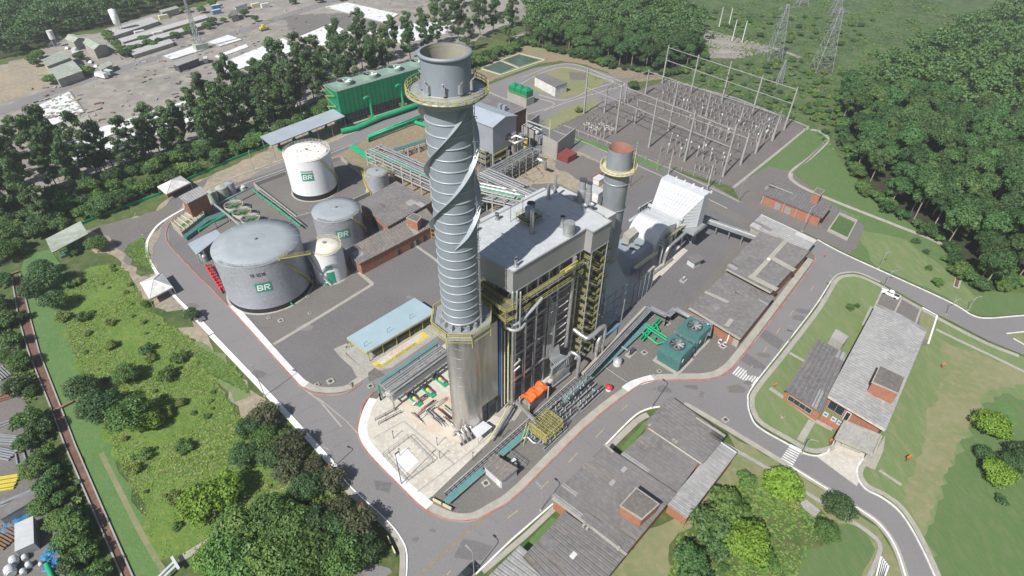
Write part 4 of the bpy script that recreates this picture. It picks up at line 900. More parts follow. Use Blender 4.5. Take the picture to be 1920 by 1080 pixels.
# ---- east warehouses
t, Wp, P = shed('warehouse', 'wide grey warehouse roof with a brick gable wall facing the green cooling units', 'warehouse', [(1367, 507), (1452, 557), (1390, 634), (1290, 575)], 4.6, per=.95, amp=.12)
wallpanel(t, Wp[2], Wp[3], .0, .1, 0, 3, 'conc_path', 'corner_pier'); wallpanel(t, Wp[2], Wp[3], .18, .2, .2, 4, 'white_paint', 'drain_pipe')
for a, b in (((1322, 547), (1366, 567)), ((1362, 612), (1372, 598))): MB('conc_path').bar(G(*a, 4.9), G(*b, 4.9), 1.3, .08).build('skylight', t)
strip(t, (1292, 578), (1388, 636), 4.9, .9, 'conc_path', 'parapet')
for q in ((1350, 640), (1359, 645)):
    mb = MB('white_dirty'); mb.box(G(*q, .6), (1.1, .7, 1.0), AV); mb.use('steel_dark').cyl(G(*q, 1.1), .35, .06, 12); mb.build('condenser_unit', t)
t, Wp, P = shed('warehouse', 'wide grey warehouse roof with pale crossing strips beside the curved road', 'warehouse', [(1426, 434), (1518, 471), (1447, 548), (1360, 502)], 6.2, per=.95, amp=.12)
MB('conc_path').bar(G(1475, 450, 6.5), G(1412, 518, 6.5), 1.5, .1).build('roof_walkway', t); MB('conc_path').bar(G(1447, 483, 6.52), G(1490, 507, 6.52), 2.2, .1).build('roof_walkway', t); MB('conc_path').bar(G(1405, 517, 6.54), G(1457, 543, 6.54), 2.2, .1).build('roof_walkway', t)
strip(t, (1362, 505), (1445, 549), 6.5, .8, 'conc_path', 'parapet'); MB('white_paint').cyl(G(1441, 487, 6.4), .5, .4, 12).build('roof_vent', t)
t, Wp, P = shed('canopy', 'long pale ribbed canopy roof over the service road above the warehouses', 'canopy', [(1427, 403), (1531, 452), (1511, 474), (1405, 424)], 4.6, roof='fibre_light', per=1.3, amp=.2, wall='conc_path')
strip(t, (1427, 402), (1531, 451), 4.9, .4, 'white_metal')
t, Wp, P = shed('brick_building', 'long orange brick building with grey ribbed roof and small brick tower by the lawn', 'building', [(1447, 335), (1427, 363), (1543, 409), (1560, 386)], 4.4, per=1.15, amp=.2, over=1.0)
for a, b in ((.24, .34), (.42, .52)): wallpanel(t, Wp[1], Wp[2], a, b, .2, 2.9, 'steel_grey', 'roller_door')
for a in (.0, .38, .6, .8): wallpanel(t, Wp[1], Wp[2], a, a+.012, 0, 4, 'conc_path', 'pilaster', out=.1)
penthouse(t, [(1532, 353), (1545, 358), (1538, 367), (1525, 361)], 8.4, 4.2); 
for a, b in (((1443, 346), (1487, 363)),): MB('conc_path').bar(G(*a, 4.75), G(*b, 4.75), .8, .06).build('skylight', t)
# basin
P = pxs([(1573, 401), (1607, 416), (1588, 452), (1550, 434)]); c = sum(P, Vector())/4
t = thing('water_basin', 'open concrete basin with green water beside the brick building', 'basin', c); P2_ = inset(P, 1.2)
mb = MB('conc_path')
for i in range(4): mb.quad(P[i]+ZV*.9, P[(i+1) % 4]+ZV*.9, P2_[(i+1) % 4]+ZV*.9, P2_[i]+ZV*.9); mb.quad(P[i], P[(i+1) % 4], P[(i+1) % 4]+ZV*.9, P[i]+ZV*.9); mb.quad(P2_[(i+1) % 4]+ZV*.1, P2_[i]+ZV*.1, P2_[i]+ZV*.9, P2_[(i+1) % 4]+ZV*.9)
mb.build('basin_wall', t); MB('water_green').sheet(P2_, .2).build('water_surface', t)
mb = MB('galv'); rail(mb, [P[0]+ZV*.9, P[1]+ZV*.9, P[2]+ZV*.9], m='galv', w=.07); mb.build('railing', t)
# ---- administration building
A0, A1, A2, A3 = (1643, 570), (1738, 620), (1660, 808), (1551, 743)
t, Wp, P = shed('admin_building', 'large pale ribbed gable roof with a dark square penthouse and brick front', 'building', [A0, A3, A2, A1], 5.0, roof='fibre_light', per=1.05, amp=.2, gable=.6, ridge_dir=1, over=1.1)
strip(t, A0, A1, 5.5, .5, 'galv'); strip(t, (1553, 744), (1659, 807), 5.15, .9, 'concrete', 'gutter')
penthouse(t, [(1650, 687), (1695, 709), (1684, 738), (1636, 717)], 9.4, 4)
wallpanel(t, Wp[1], Wp[2], .06, .34, .7, 3.6, 'glass', 'window', frame='conc_path'); wallpanel(t, Wp[1], Wp[2], .38, .46, 0, 3.2, 'glass', 'door', frame='white_paint'); wallpanel(t, Wp[1], Wp[2], .95, .99, 0, 4.4, 'steel_dark', 'corner_recess')
E0 = G(1580, 778, 3.0); mb = MB('brick'); 
q = [G(1537, 783, 1.1), G(1577, 806, 1.1), G(1582, 795, 1.1), G(1543, 772, 1.1)]; mb.prism(q, 0, 1.1, True); mb.build('entrance_terrace', t)
for p in ((1548, 777), (1563, 786), (1574, 793)): mb = MB('white_metal'); mb.box(G(*p, 1.5), (1.2, .9, .7), BV); mb.use('blue_steel').box(G(*p, 1.88), (.8, .6, .05), BV); mb.build('wall_unit', t)
q = [(1583, 790), (1652, 818), (1637, 853), (1566, 822)]
P = [G(x, y, 3.4) for x, y in q]; tt = thing('entrance_canopy', 'flat grey concrete entrance canopy above the driveway', 'canopy', (P[0].x, P[0].y, 0))
mb = MB('conc_grey'); mb.prism(P, 2.9, 3.4, True, True); mb.use('conc_path')
for i in range(4): mb.bar(P[i]+ZV*.15, P[(i+1) % 4]+ZV*.15, .4, .5)
mb.build('canopy_slab', tt)
for p in inset(P, 1.0): MB('conc_path').box((p.x, p.y, 1.45), (.45, .45, 2.9), AV).build('column', tt)
mb = MB('conc_path'); mb.prism(inset([Vector((p.x, p.y, 0)) for p in P], 2.6), 0, 2.9, False); mb.build('lobby_wall', tt)
t, Wp, P = shed('office_wing', 'smaller darker ribbed roof of the office wing with brick front by the kerb', 'building', [(1533, 636), (1472, 731), (1541, 775), (1588, 664)], 4.4, roof='fibre', per=1.05, amp=.2, over=.9)
wallpanel(t, Wp[1], Wp[2], .12, .8, 1.2, 2.9, 'glass', 'window', frame='conc_path')
MB('conc_grey').prism(pxs([(1560, 631), (1584, 645), (1573, 660), (1551, 645)], 0), 0, 3.2, True).build('annex', t)
# ---- tank farm buildings
t, Wp, P = shed('pump_house', 'broad flat grey fibre roof between the middle tank and the pipe rack', 'building', [(743, 340), (811, 378), (726, 426), (672, 380)], 6.2, per=1.05, amp=.2)
wallpanel(t, Wp[2], Wp[3], .2, .6, .4, 4.0, 'steel_dark', 'opening')
t, Wp, P = shed('control_building', 'long brick building with weathered roof and chimney tower beside the middle tank', 'building', [(646, 470), (673, 496), (822, 419), (797, 388)], 4.8, roof='fibre_brown', per=1.05, amp=.2)
for a in (.45, .62, .70, .80): wallpanel(t, Wp[1], Wp[2], a, a+.035, .3, 2.6, 'steel_dark', 'doorway')
wallpanel(t, Wp[1], Wp[2], .68, .73, 0, 2.4, 'steel_grey', 'door'); wallpanel(t, Wp[0], Wp[1], .3, .7, 0, 3.6, 'conc_path', 'end_wall')
penthouse(t, [(775, 401), (790, 407), (782, 417), (763, 409)], 8.6, 4)
P = [G(x, y, 4.2) for x, y in ((650, 633), (777, 558), (818, 584), (687, 661))]; c = sum(P, Vector())/4
t = thing('shelter', 'pale blue flat roofed shelter with yellow edge beside a painted floor', 'shelter', (c.x, c.y, 0))
MB('roof_blue').slab(*P, .2).build('roof', t)
mb = MB('yellow'); 
for a, b in ((P[2], P[3]), (P[3], P[0])): mb.bar(a-ZV*.45, b-ZV*.45, .15, .45); 
mb.build('roof_edge', t); posts(t, P, 4.1, .2, 'yellow', 6)
Q = inset(P, 2.0); mb = MB('steel_dark'); mb.prism([Q[0], Q[1], Q[1].lerp(Q[2], .55), Q[0].lerp(Q[3], .55)], 0, 3.6, True); mb.build('back_wall', t)
mb = MB('yellow'); a, b = Q[3]-ZV*0, Q[2]; rail(mb, [Vector((a.x, a.y, 0)), Vector((b.x, b.y, 0))], h=1.1, w=.12); mb.build('guard_rail', t)
mb = MB('steel_dark')
for x in (684, 727, 769): q = G(x, 650-(x-684)*.61, 4.25); mb = MB('steel_dark'); mb.tube([q, q+ZV*1.4, q+ZV*1.4+AV*1.2], .06, 5); mb.build('roof_hook', t)
# ---- canopies and tents
def canopy(name, label, px, z, m, group=None, n=5, slope=0, pm='steel_grey', infill=True):
    P = [G(x, y, z) for x, y in px]; c = sum(P, Vector())/4; t = thing(name, label, 'canopy', (c.x, c.y, 0), group)
    MB(m).slab(P[0]+ZV*slope, P[1]+ZV*slope, P[2], P[3], .16).build('roof', t); posts(t, P, z, .18, pm, n)
    mb = MB(pm); Q = inset(P, .6)
    for a, b in ((0, 1), (1, 2), (2, 3), (3, 0)): mb.bar(Q[a]-ZV*.35, Q[b]-ZV*.35, .15, .3)
    mb.build('beam_frame', t)
    return t, P
t, P = canopy('pump_canopy', 'long grey sheet canopy on posts beside the green cooling tower', [(487, 256), (625, 204), (647, 218), (508, 273)], 7.5, 'roof_canopy', n=6)
for k, (x, y) in enumerate(((518, 300), (545, 285), (575, 272), (605, 262), (635, 250))):
    mb = MB('green_pipe'); q = G(x+8, y-18, 0); mb.cyl(q, 1.0, 1.6, 14); mb.tube([q+ZV*1.2, q+ZV*1.2+BV*2.6, q+BV*2.6+ZV*.4], .4, 8); mb.use('steel_dark').cyl(q+ZV*1.6, .6, 1.8, 12)
    tag(mb.build('vertical_pump'), 'green vertical pump under the long grey canopy', 'pump', 'green pumps under the long canopy')
for x, y in ((504, 240), (537, 228), (568, 217)):
    mb = MB('galv'); a, b = G(x, y+6), G(x+14, y); mb.bar(a, a+ZV*9.5, .3); mb.bar(b, b+ZV*9.5, .3); mb.bar(a+ZV*9.5, b+ZV*9.5, .3)
    tag(mb.build('lifting_frame'), 'pale steel goalpost frame standing behind the long grey canopy', 'frame', 'steel goalpost frames behind the canopy')
mb = MB('conc_path'); mb.prism(pxs([(494, 246), (606, 205), (609, 209), (498, 251)]), 0, 1.2); tag(mb.build('intake_wall'), 'low concrete intake wall behind the long grey canopy', 'wall')
t, P = canopy('equipment_canopy', 'grey sloping canopy on green posts at the edge of the meadow', [(87, 451), (152, 417), (165, 438), (97, 474)], 4.5, 'fibre_green', n=4, pm='green_pipe', slope=.6)
mb = MB('teal'); q = G(118, 482)
for k in range(5): mb.tube([q+AV*k*1.2+ZV*.3, q+AV*k*1.2+ZV*2.4, q+AV*(k*1.2+1)+ZV*2.4], .16, 6)
mb.box(q+AV*2.5+ZV*.5, (6, 2, 1), AV); mb.build('pipe_manifold', t)
t, P = canopy('treatment_canopy', 'pale blue-grey flat canopy tucked against the largest tank', [(352, 457), (405, 430), (415, 440), (368, 478)], 4.2, 'roof_canopy', n=3)
def tent(px, apex, z, za, label):
    P = [G(x, y, z) for x, y in px]; c = sum(P, Vector())/4; A = Vector((c.x, c.y, za)); t = thing('tent', label, 'tent', (c.x, c.y, 0))
    mb = MB('white_dirty')
    for i in range(4): a, b = P[i], P[(i+1) % 4]; mb.add([a, b, A], [(0, 1, 2)]); mb.add([a, b, a-ZV*.5, b-ZV*.5], [(0, 2, 3, 1)])
    for p in P: mb.bar(p+ZV*.03, A+ZV*.03, .12)
    mb.build('tent_roof', t)
    for p in P: MB('yellow_pale').box((p.x, p.y, z/2), (.15, .15, z), AV).build('post', t)
    mb = MB('brick_dark'); Q = inset([Vector((p.x, p.y, 0)) for p in P], 1.0); mb.prism([Q[0], Q[1], Q[1].lerp(Q[2], .7), Q[0].lerp(Q[3], .7)], 0, z-.6, True); mb.build('stored_crates', t)
tent([(295, 350), (338, 329), (357, 342), (312, 364)], None, 3.2, 5.4, 'white pyramid tent beside the brick treatment tower')
tent([(262, 530), (303, 510), (324, 538), (280, 561)], None, 3.0, 5.2, 'white pyramid tent beside the meadow and the straight road')
# ---- brick treatment tower
t, Wp, P = shed('treatment_tower', 'small brick tower with pale ribbed roof beside the round clarifiers', 'building', [(335, 369), (350, 383), (391, 362), (375, 349)], 9.0, 'brick_dark', 'fibre_light', per=1.0, amp=.2, over=.7, wz=9.0)
# ---- turbine hall
ZE = hgt((924, 320), 238); print('ZE', ZE)
g0, g1, g2 = G(924, 238, ZE), G(948, 223, ZE+1.6), G(970, 217, ZE)
dl = (g0-G(887, 224, ZE)); dl.z = 0; dl.normalize(); Ln = 24
t = thing('turbine_hall', 'tall blue-grey turbine hall with gabled sheet roof behind the main stack', 'building', (g0.x, g0.y, 0))
w_ = (g2-g0); w_.z = 0; wl = w_.length; w_ = Vector((-dl.y, dl.x, 0)); w_ = w_ if w_.dot(g2-g0) > 0 else -w_; wl = 15
c = [g0, g0+w_*wl, g0+w_*wl-dl*Ln, g0-dl*Ln]; c = [Vector((p.x, p.y, 0)) for p in c]
mb = MB('cladding'); mb.prism(c, 7.5, ZE, False); m0 = (c[0]+c[1])/2+ZV*(ZE+2); m1 = (c[2]+c[3])/2+ZV*(ZE+2)
mb.add([c[0]+ZV*ZE, c[1]+ZV*ZE, m0], [(0, 1, 2)]); mb.add([c[3]+ZV*ZE, c[2]+ZV*ZE, m1], [(0, 1, 2)]); mb.build('wall', t)
mb = MB('roof_canopy'); e = ZV*.15
A_, B_ = c[0]+ZV*ZE+dl*.5-w_*.5, c[3]+ZV*ZE-dl*.5-w_*.5; C_, D_ = c[1]+ZV*ZE+dl*.5+w_*.5, c[2]+ZV*ZE-dl*.5+w_*.5
mb.corr(m0+e+dl*.5, A_, B_, m1+e-dl*.5, .8, .06, .2); mb.corr(m0+e+dl*.5, C_, D_, m1+e-dl*.5, .8, .06, .2); mb.build('roof', t)
for p in (c[0], c[1], c[3], (c[0]+c[3])/2, c[2]): MB('steel_grey').box(p+ZV*3.75, (.7, .7, 7.5), dl).build('column', t)
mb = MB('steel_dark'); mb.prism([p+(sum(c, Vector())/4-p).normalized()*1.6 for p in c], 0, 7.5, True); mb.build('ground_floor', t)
wallpanel(t, c[3], c[0], .58, .66, 11.5, 14, 'steel_dark', 'louvre'); 
mb = MB('steel_dark'); mb.lathe(c[0]+w_*9+dl*.1+ZV*12.5, [(0, 0), (1.6, 0)], 16); q = c[0]+w_*9.5+ZV*12.5; mb.tube([q-dl*.1, q+dl*.35], 1.7, 18); mb.build('exhaust_opening', t)
mb = MB('yellow'); a, b = c[0]+dl*.4+ZV*7.4, c[0]+w_*9+dl*.4+ZV*7.4; mb.bar(a, b, .3, .8); mb.bar(a-ZV*3, b-ZV*3, .3, .5); rail(mb, [a-ZV*3, b-ZV*3]); mb.build('crane_rail', t)
P = [G(x, y, 14) for x, y in ((908, 169), (987, 202), (962, 213), (880, 181))]; c2 = sum(P, Vector())/4
P = [P[0], P[1], P[1]+(P[2]-P[1]).normalized()*14, P[0]+(P[2]-P[1]).normalized()*14]
t = thing('switchgear_building', 'flat grey roofed building with maroon end wall behind the turbine hall', 'building', (c2.x, c2.y, 0))
MB('maroon').prism(P, 0, 13.8, False).build('wall', t); mb = MB('fibre'); mb.prism(inset(P, .2), 13.2, 13.8, True); mb.use('conc_path'); 
for i in range(4): mb.bar(Vector((P[i].x, P[i].y, 13.9)), Vector((P[(i+1) % 4].x, P[(i+1) % 4].y, 13.9)), .4, .5)
mb.build('roof', t)
for q in ((938, 200), (946, 203)): MB('cladding').box(G(*q, 15), (1.8, 1.8, 2.6), dl).build('roof_unit', t)
# ---- fire walls, posts, container
def wallseg(name, label, px, z0h, m='conc_path', w=.4):
    P = pxs(px); mb = MB(m)
    for a, b in zip(P, P[1:]):
        mb.bar(a+ZV*(z0h/2), b+ZV*(z0h/2), w, z0h)
    return tag(mb.build(name), label, 'wall')
mb = MB('conc_grey'); a, b, c3 = G(1017, 286), G(1043, 300), G(1076, 272); h = 8.5
mb.bar(a+ZV*h/2, b+ZV*h/2, .4, h); mb.bar(b+ZV*h/2, c3+ZV*h/2, .4, h); 
for k in range(1, 5): mb.bar(a+ZV*(h*k/5), b+ZV*(h*k/5), .44, .06)
tag(mb.build('fire_wall'), 'grey concrete fire wall corner beside the maroon container', 'wall')
mb = MB('conc_grey'); a, b, c3 = G(978, 262), G(1000, 272), G(1017, 252); mb.bar(a+ZV*3.5, b+ZV*3.5, .4, 7); mb.bar(a+ZV*3.5+BV*.2, G(1010, 240)+ZV*3.5, .4, 7)
tag(mb.build('fire_wall'), 'grey concrete fire wall beside the turbine hall gable end', 'wall')
mb = MB('maroon'); t = thing('transformer', 'large transformer with silver conservator drum between the fire walls', 'transformer', G(1010, 268)); q = G(1010, 268)
mb = MB('steel_grey'); mb.box(q+ZV*2.4, (5, 3.4, 4), AV); mb.build('tank', t)
for k in range(9): MB('steel_grey').box(q+ZV*2.4+AV*(-2+k*.5)-BV*-2.2, (.15, .9, 3.2), AV).build('radiator_fin', t)
mb = MB('white_dirty'); mb.tube([q+ZV*5.8-AV*2, q+ZV*5.8+AV*1.6], .75, 14); mb.build('conservator', t)
mb = MB('galv')
for k in range(3): mb.tube([q+ZV*4.4+AV*(-1+k), q+ZV*6.4+AV*(-1+k)+BV*.6, q+ZV*6.6+AV*(-1+k)-BV*9], .28, 8)
mb.build('bus_duct', t)
t = thing('gantry', 'tall pale two-post gantry with a crossbeam above the transformer', 'gantry', G(985, 268))
a, b = G(986, 270), G(1028, 286)
for p in (a, b): MB('conc_pole').bar(p, p+ZV*15.5, .55).build('post', t)
MB('conc_pole').bar(a+ZV*11.5, b+ZV*11.5, .45, .5).build('crossbeam', t)
P = [G(x, y, 2.9) for x, y in ((1042, 287), (1061, 277), (1082, 287), (1065, 296))]; c4 = sum(P, Vector())/4
t = thing('shipping_container', 'maroon shipping container beside the tall grey fire wall', 'container', (c4.x, c4.y, 0)); mb = MB('container'); mb.prism(P, 0, 2.9)
mb.build('body', t); mb = MB('container')
for i in range(4):
    a, b = P[i], P[(i+1) % 4]
    for k in range(1, 12): q = a.lerp(b, k/12); mb.box((q.x, q.y, 1.45), (.12, .12, 2.7), b-a)
mb.build('wall_ribs', t); MB('container').prism(inset(P, -.05), 2.9, 3.02, True, True).build('lid', t)
# ---- small white house by loop road
t, Wp, P = shed('pump_house', 'small white walled house with grey flat roof inside the loop road', 'house', [(1005, 141), (1002, 143.5), (1042, 164), (1064, 156)], 5.2, 'white_dirty', 'fibre', per=2.0, amp=.05, over=.3)
P = [G(x, y, 5.2) for x, y in ((1003, 142), (1042, 164), (1064, 156), (1020, 138))]
MB('fibre').prism(P, 5.2, 5.5, True, True).build('roof_slab', t); W_ = inset(P, .5); MB('white_dirty').prism(W_, 0, 5.15, True).build('outer_wall', t)
for a in (.08, .28, .5, .72): wallpanel(t, W_[0], W_[1], a, a+.12, .4, 3.4, 'steel_grey', 'louvre')
# green dry cooler
q = G(976, 190); t = thing('dry_cooler', 'dark green cooling unit with three pyramidal hoods on a concrete plinth', 'cooling unit', q)
MB('conc_grey').box(q+ZV*2, (14, 6, 4), -BV).build('plinth', t); 
for k in range(3):
    o = q-BV*(4.4-k*4.4); mb = MB('green'); mb.box(o+ZV*5.8, (4.2, 5, 3.2), BV)
    mb.add([o+BV*(2*i)+AV*(2.4*j)+ZV*7.4 for i, j in ((-1, -1), (1, -1), (1, 1), (-1, 1))]+[o+BV*(.6*i)+AV*(.6*j)+ZV*8.9 for i, j in ((-1, -1), (1, -1), (1, 1), (-1, 1))], [(0, 1, 5, 4), (1, 2, 6, 5), (2, 3, 7, 6), (3, 0, 4, 7), (4, 5, 6, 7)]); mb.build('cooler_cell', t)
mb = MB('yellow'); rail(mb, [q-BV*7+AV*-3+ZV*4, q+BV*7+AV*-3+ZV*4]); mb.build('railing', t)
# ================================================================= TANKS
def solve_tank(cx, cy, wpx, ybot):
    lo, hi = 1, 40
    for _ in range(40):
        z = (lo+hi)/2; p = G(cx, cy, z); w = (p-CAMP).dot(_f); r = wpx/2*w/F
        d = Vector((-p.x, -p.y, 0)).normalized(); q = Vector((p.x, p.y, 0))+d*r
        if PX(q)[1] < ybot: lo = z
        else: hi = z
    return Vector((p.x, p.y, 0)), r, z
def logo(parent, c, r, z, h, w, ang, tags='BR', white='white_paint', band='conc_path'):
    "painted rectangle wrapped round the shell with block letters"
    def patch(a0, a1, z0, z1, m, dr, name, n=8):
        mb = MB(m); vs = []
        for i in range(n+1):
            a = a0+(a1-a0)*i/n; vs += [c+Vector(((r+dr)*cos(a), (r+dr)*sin(a), zz)) for zz in (z0, z1)]
        mb.add(vs, [(2*i, 2*i+2, 2*i+3, 2*i+1) for i in range(n)]); return mb.build(name, parent)
    da = w/2/r
    o = patch(ang-da, ang+da, z-h/2, z+h/2, 'green_logo', .05, 'logo_panel'); patch(ang-da, ang+da, z+h/2+h*.08, z+h/2+h*.3, band, .05, 'logo_band')
    glyph = {'B': [(0, 0, .22, 1), (0, .82, .8, 1), (0, .42, .8, .58), (0, 0, .8, .18), (.75, .55, 1, .88), (.75, .12, 1, .45)],
             'R': [(0, 0, .22, 1), (0, .82, .8, 1), (0, .42, .8, .58), (.75, .55, 1, .88), (.45, .28, .72, .42), (.6, .14, .86, .28), (.74, 0, 1, .14)]}
    mb = MB(white); lw = .36
    for k, chx in enumerate(tags):
        for (x0, y0, x1, y1) in glyph[chx]:
            vs = []; n = 3
            for i in range(n+1):
                u = x0+(x1-x0)*i/n
                for vv_ in (y0, y1):
                    uu = (.10+k*.43+u*lw+(vv_-.5)*.06)*2-1; a = ang+da*uu; vs.append(c+Vector(((r+.09)*cos(a), (r+.09)*sin(a), z-h/2+h*(.2+vv_*.6))))
            mb.add(vs, [(2*i, 2*i+2, 2*i+3, 2*i+1) for i in range(n)])
    mb.build('logo_letters', parent)
def tank(name, label, cx, cy, wpx, yb, wall, roof, dome=.5, band=0, bandm='black', rail_m='galv', zadj=0, logo_h=0, logo_a=0, logo_z=.5, railfull=False, stair=None, seams=0):
    c, r, z = solve_tank(cx, cy, wpx, yb); t = thing(name, label, 'tank', c)
    print(name, 'r %.1f h %.1f' % (r, z))
    mb = MB(wall); mb.lathe(c, [(r, band), (r, z)], 64)
    mb.build('shell', t)
    if band: MB(bandm).lathe(c, [(r+.01, 0), (r+.01, band)], 64).build('bottom_band', t)
    mb = MB(roof); mb.lathe(c, [(r+.12, z-.15), (r+.12, z), (r*.66, z+dome*.5), (r*.33, z+dome*.85), (.01, z+dome)], 64, smooth=True); ro_ = mb.build('roof', t)
    mb = MB(roof)
    for k in range(20): a = k*2*pi/20; mb.bar(c+Vector((r*.2*cos(a), r*.2*sin(a), z+dome*.95)), c+Vector((r*cos(a), r*sin(a), z+.05)), .12, .07)
    mb.build('roof_seams', t)
    mb = MB(wall); k = 2.4
    while k < z-.5: mb.lathe(c, [(r, k-.05), (r+.04, k), (r, k+.05)], 64); k += 2.4
    mb.build('shell_seams', t)
    mb = MB(rail_m); a0, a1 = (0, 2*pi) if railfull else (radians(-125), radians(-20)); ring_rail(mb, c, r-.05, z, 40 if railfull else 20, m=rail_m, a0=a0, a1=a1, w=.07); mb.build('top_railing', t)
    mb = MB('steel_grey'); mb.cyl(c+ZV*(z+dome), .5, .5, 12); mb.build('roof_hatch', t)
    MB('conc_path').lathe(c, [(r, .12), (r+.7, .12), (r+.7, 0)], 64).build('ring_footing', t)
    if logo_h: logo(t, c, r, z*logo_z, logo_h, logo_h*1.35, radians(logo_a))
    if stair:
        a0, a1, m = radians(stair[0]), radians(stair[1]), stair[2]; mb = MB(m); n = 26
        for i in range(n):
            a = a0+(a1-a0)*i/n; b = a0+(a1-a0)*(i+1)/n; za, zb_ = z*(1-i/n), z*(1-(i+1)/n)
            for rr_ in (r+.1, r+.9):
                pa, pb = c+Vector((rr_*cos(a), rr_*sin(a), za)), c+Vector((rr_*cos(b), rr_*sin(b), zb_)); mb.bar(pa, pb, .08, .25)
                if rr_ > r+.5: mb.bar(pa+ZV*1, pb+ZV*1, .07); mb.bar(pa, pa+ZV, .06)
            mb.bar(c+Vector(((r+.1)*cos(a), (r+.1)*sin(a), za)), c+Vector(((r+.9)*cos(a), (r+.9)*sin(a), za)), .25, .05)
        mb.build('spiral_stair', t)
    return t, c, r, z
T1, c1, rA, z1_ = tank('storage_tank', 'largest grey steel tank with black foot band beside the straight road', 480, 454, 158, 582, 'tank_wall', 'tank_roof', 1.1, 1.7, logo_h=3.4, logo_a=-70, logo_z=.56, stair=(-42, 8, 'yellow'))
def write(parent, txt, c, r, z, h, ang, m='steel_dark'):
    "stroke digits/letters wrapped on the shell"
    seg = {'T': [(0, 1, 1, 1), (.5, 1, .5, 0)], 'Q': [(0, 0, 0, 1), (0, 1, 1, 1), (1, 1, 1, 0), (1, 0, 0, 0), (.6, .3, 1, -.1)], '-': [(.2, .5, .8, .5)], '6': [(1, 1, 0, 1), (0, 1, 0, 0), (0, 0, 1, 0), (1, 0, 1, .5), (1, .5, 0, .5)], '5': [(1, 1, 0, 1), (0, 1, 0, .5), (0, .5, 1, .5), (1, .5, 1, 0), (1, 0, 0, 0)], '0': [(0, 0, 0, 1), (0, 1, 1, 1), (1, 1, 1, 0), (1, 0, 0, 0)], '1': [(.5, 0, .5, 1), (.5, 1, .2, .8)], '7': [(0, 1, 1, 1), (1, 1, .4, 0)]}
    mb = MB(m); n = len(txt)
    for k, ch in enumerate(txt):
        for (x0, y0, x1, y1) in seg.get(ch, []):
            def pt(x, y): a = ang+((k-n/2)*1.05+x*.6)*h*.62/r; return c+Vector(((r+.06)*cos(a), (r+.06)*sin(a), z+y*h))
            mb.bar(pt(x0, y0), pt(x1, y1), .12, .12)
    mb.build('painted_number', parent)
write(T1, 'TQ-6570', c1, rA, z1_*.80, .95, radians(-72))
mb = MB('yellow'); a = radians(-40); p = c1+Vector((rA*cos(a), rA*sin(a), z1_)); a2 = radians(-12); q = c1+Vector(((rA+5)*cos(a2), (rA+5)*sin(a2), z1_-1.4)); mb.bar(p, q, .5, .15); rail(mb, [p, q]); mb.build('access_bridge', T1)
T2, c2_, rB, z2_ = tank('storage_tank', 'middle-sized grey steel tank between the largest tank and the pump house', 630, 393, 88, 468, 'tank_wall', 'tank_roof', .9, 0, logo_h=3.4, logo_a=-66, logo_z=.55, stair=(-38, 20, 'yellow'))
T3, c3_, rC, z3_ = tank('storage_tank', 'small white tank with cream domed roof beside the largest grey tank', 609, 462, 61, 532, 'white_tank', 'cream', 1.4, 0, rail_m='yellow_pale', railfull=True, stair=(-140, -75, 'white_dirty'))
mb = MB('green_logo'); a0 = radians(-72)
for (w, z0, z1, m) in ((.24, .3, z3_*.42, 'green_logo'),):
    vs = []; 
    for i in range(7): a = a0-w+2*w*i/6; vs += [c3_+Vector(((rC+.05)*cos(a), (rC+.05)*sin(a), zz)) for zz in (z0, z1)]
    mb.add(vs, [(2*i, 2*i+2, 2*i+3, 2*i+1) for i in range(6)])
mb.build('green_panel', T3); logo(T3, c3_, rC, z3_*.56, 1.4, 2.1, a0)
T4, c4_, rD, z4_ = tank('storage_tank', 'tall white tank with rust stained flaking roof inside the concrete bund', 574.5, 284, 85, 376, 'white_tank', 'rusty_top', .8, 2.2, logo_h=3.3, logo_a=-80, logo_z=.62, rail_m='white_dirty', railfull=True, stair=(-45, 30, 'yellow'))
rz = random.Random(9)
for k in range(48):
    mb = MB('rusty_top' if k % 3 else 'timber')
    a, q = rz.random()*6.28, rD*sqrt(rz.random())*.92; p = c4_+Vector((q*cos(a), q*sin(a), z4_+.8*(1-q/rD)+.1)); b_ = rz.random()*3; mb.box(p, (.5+rz.random()*1.6, .25+rz.random()*.4, .12), (cos(b_), sin(b_))); mb.build('flaking_sheet', T4)
T5, c5_, rE, z5_ = tank('storage_tank', 'small grey tank ringed by yellow railing next to the pipe rack', 705, 322, 43, 366, 'tank_wall', 'tank_roof', .5, 0, rail_m='yellow', railfull=True, stair=(-175, -110, 'tactile'))
# bund walls and floor details
P = pxs([(478, 350), (535, 329), (640, 300), (703, 352), (693, 367), (645, 389), (558, 413)])
mb = MB('conc_grey')
for i in range(7): mb.bar(P[i]+ZV*.9, P[(i+1) % 7]+ZV*.9, .35, 1.8)
tag(mb.build('bund_wall'), 'low concrete bund wall around the tall white tank', 'wall')
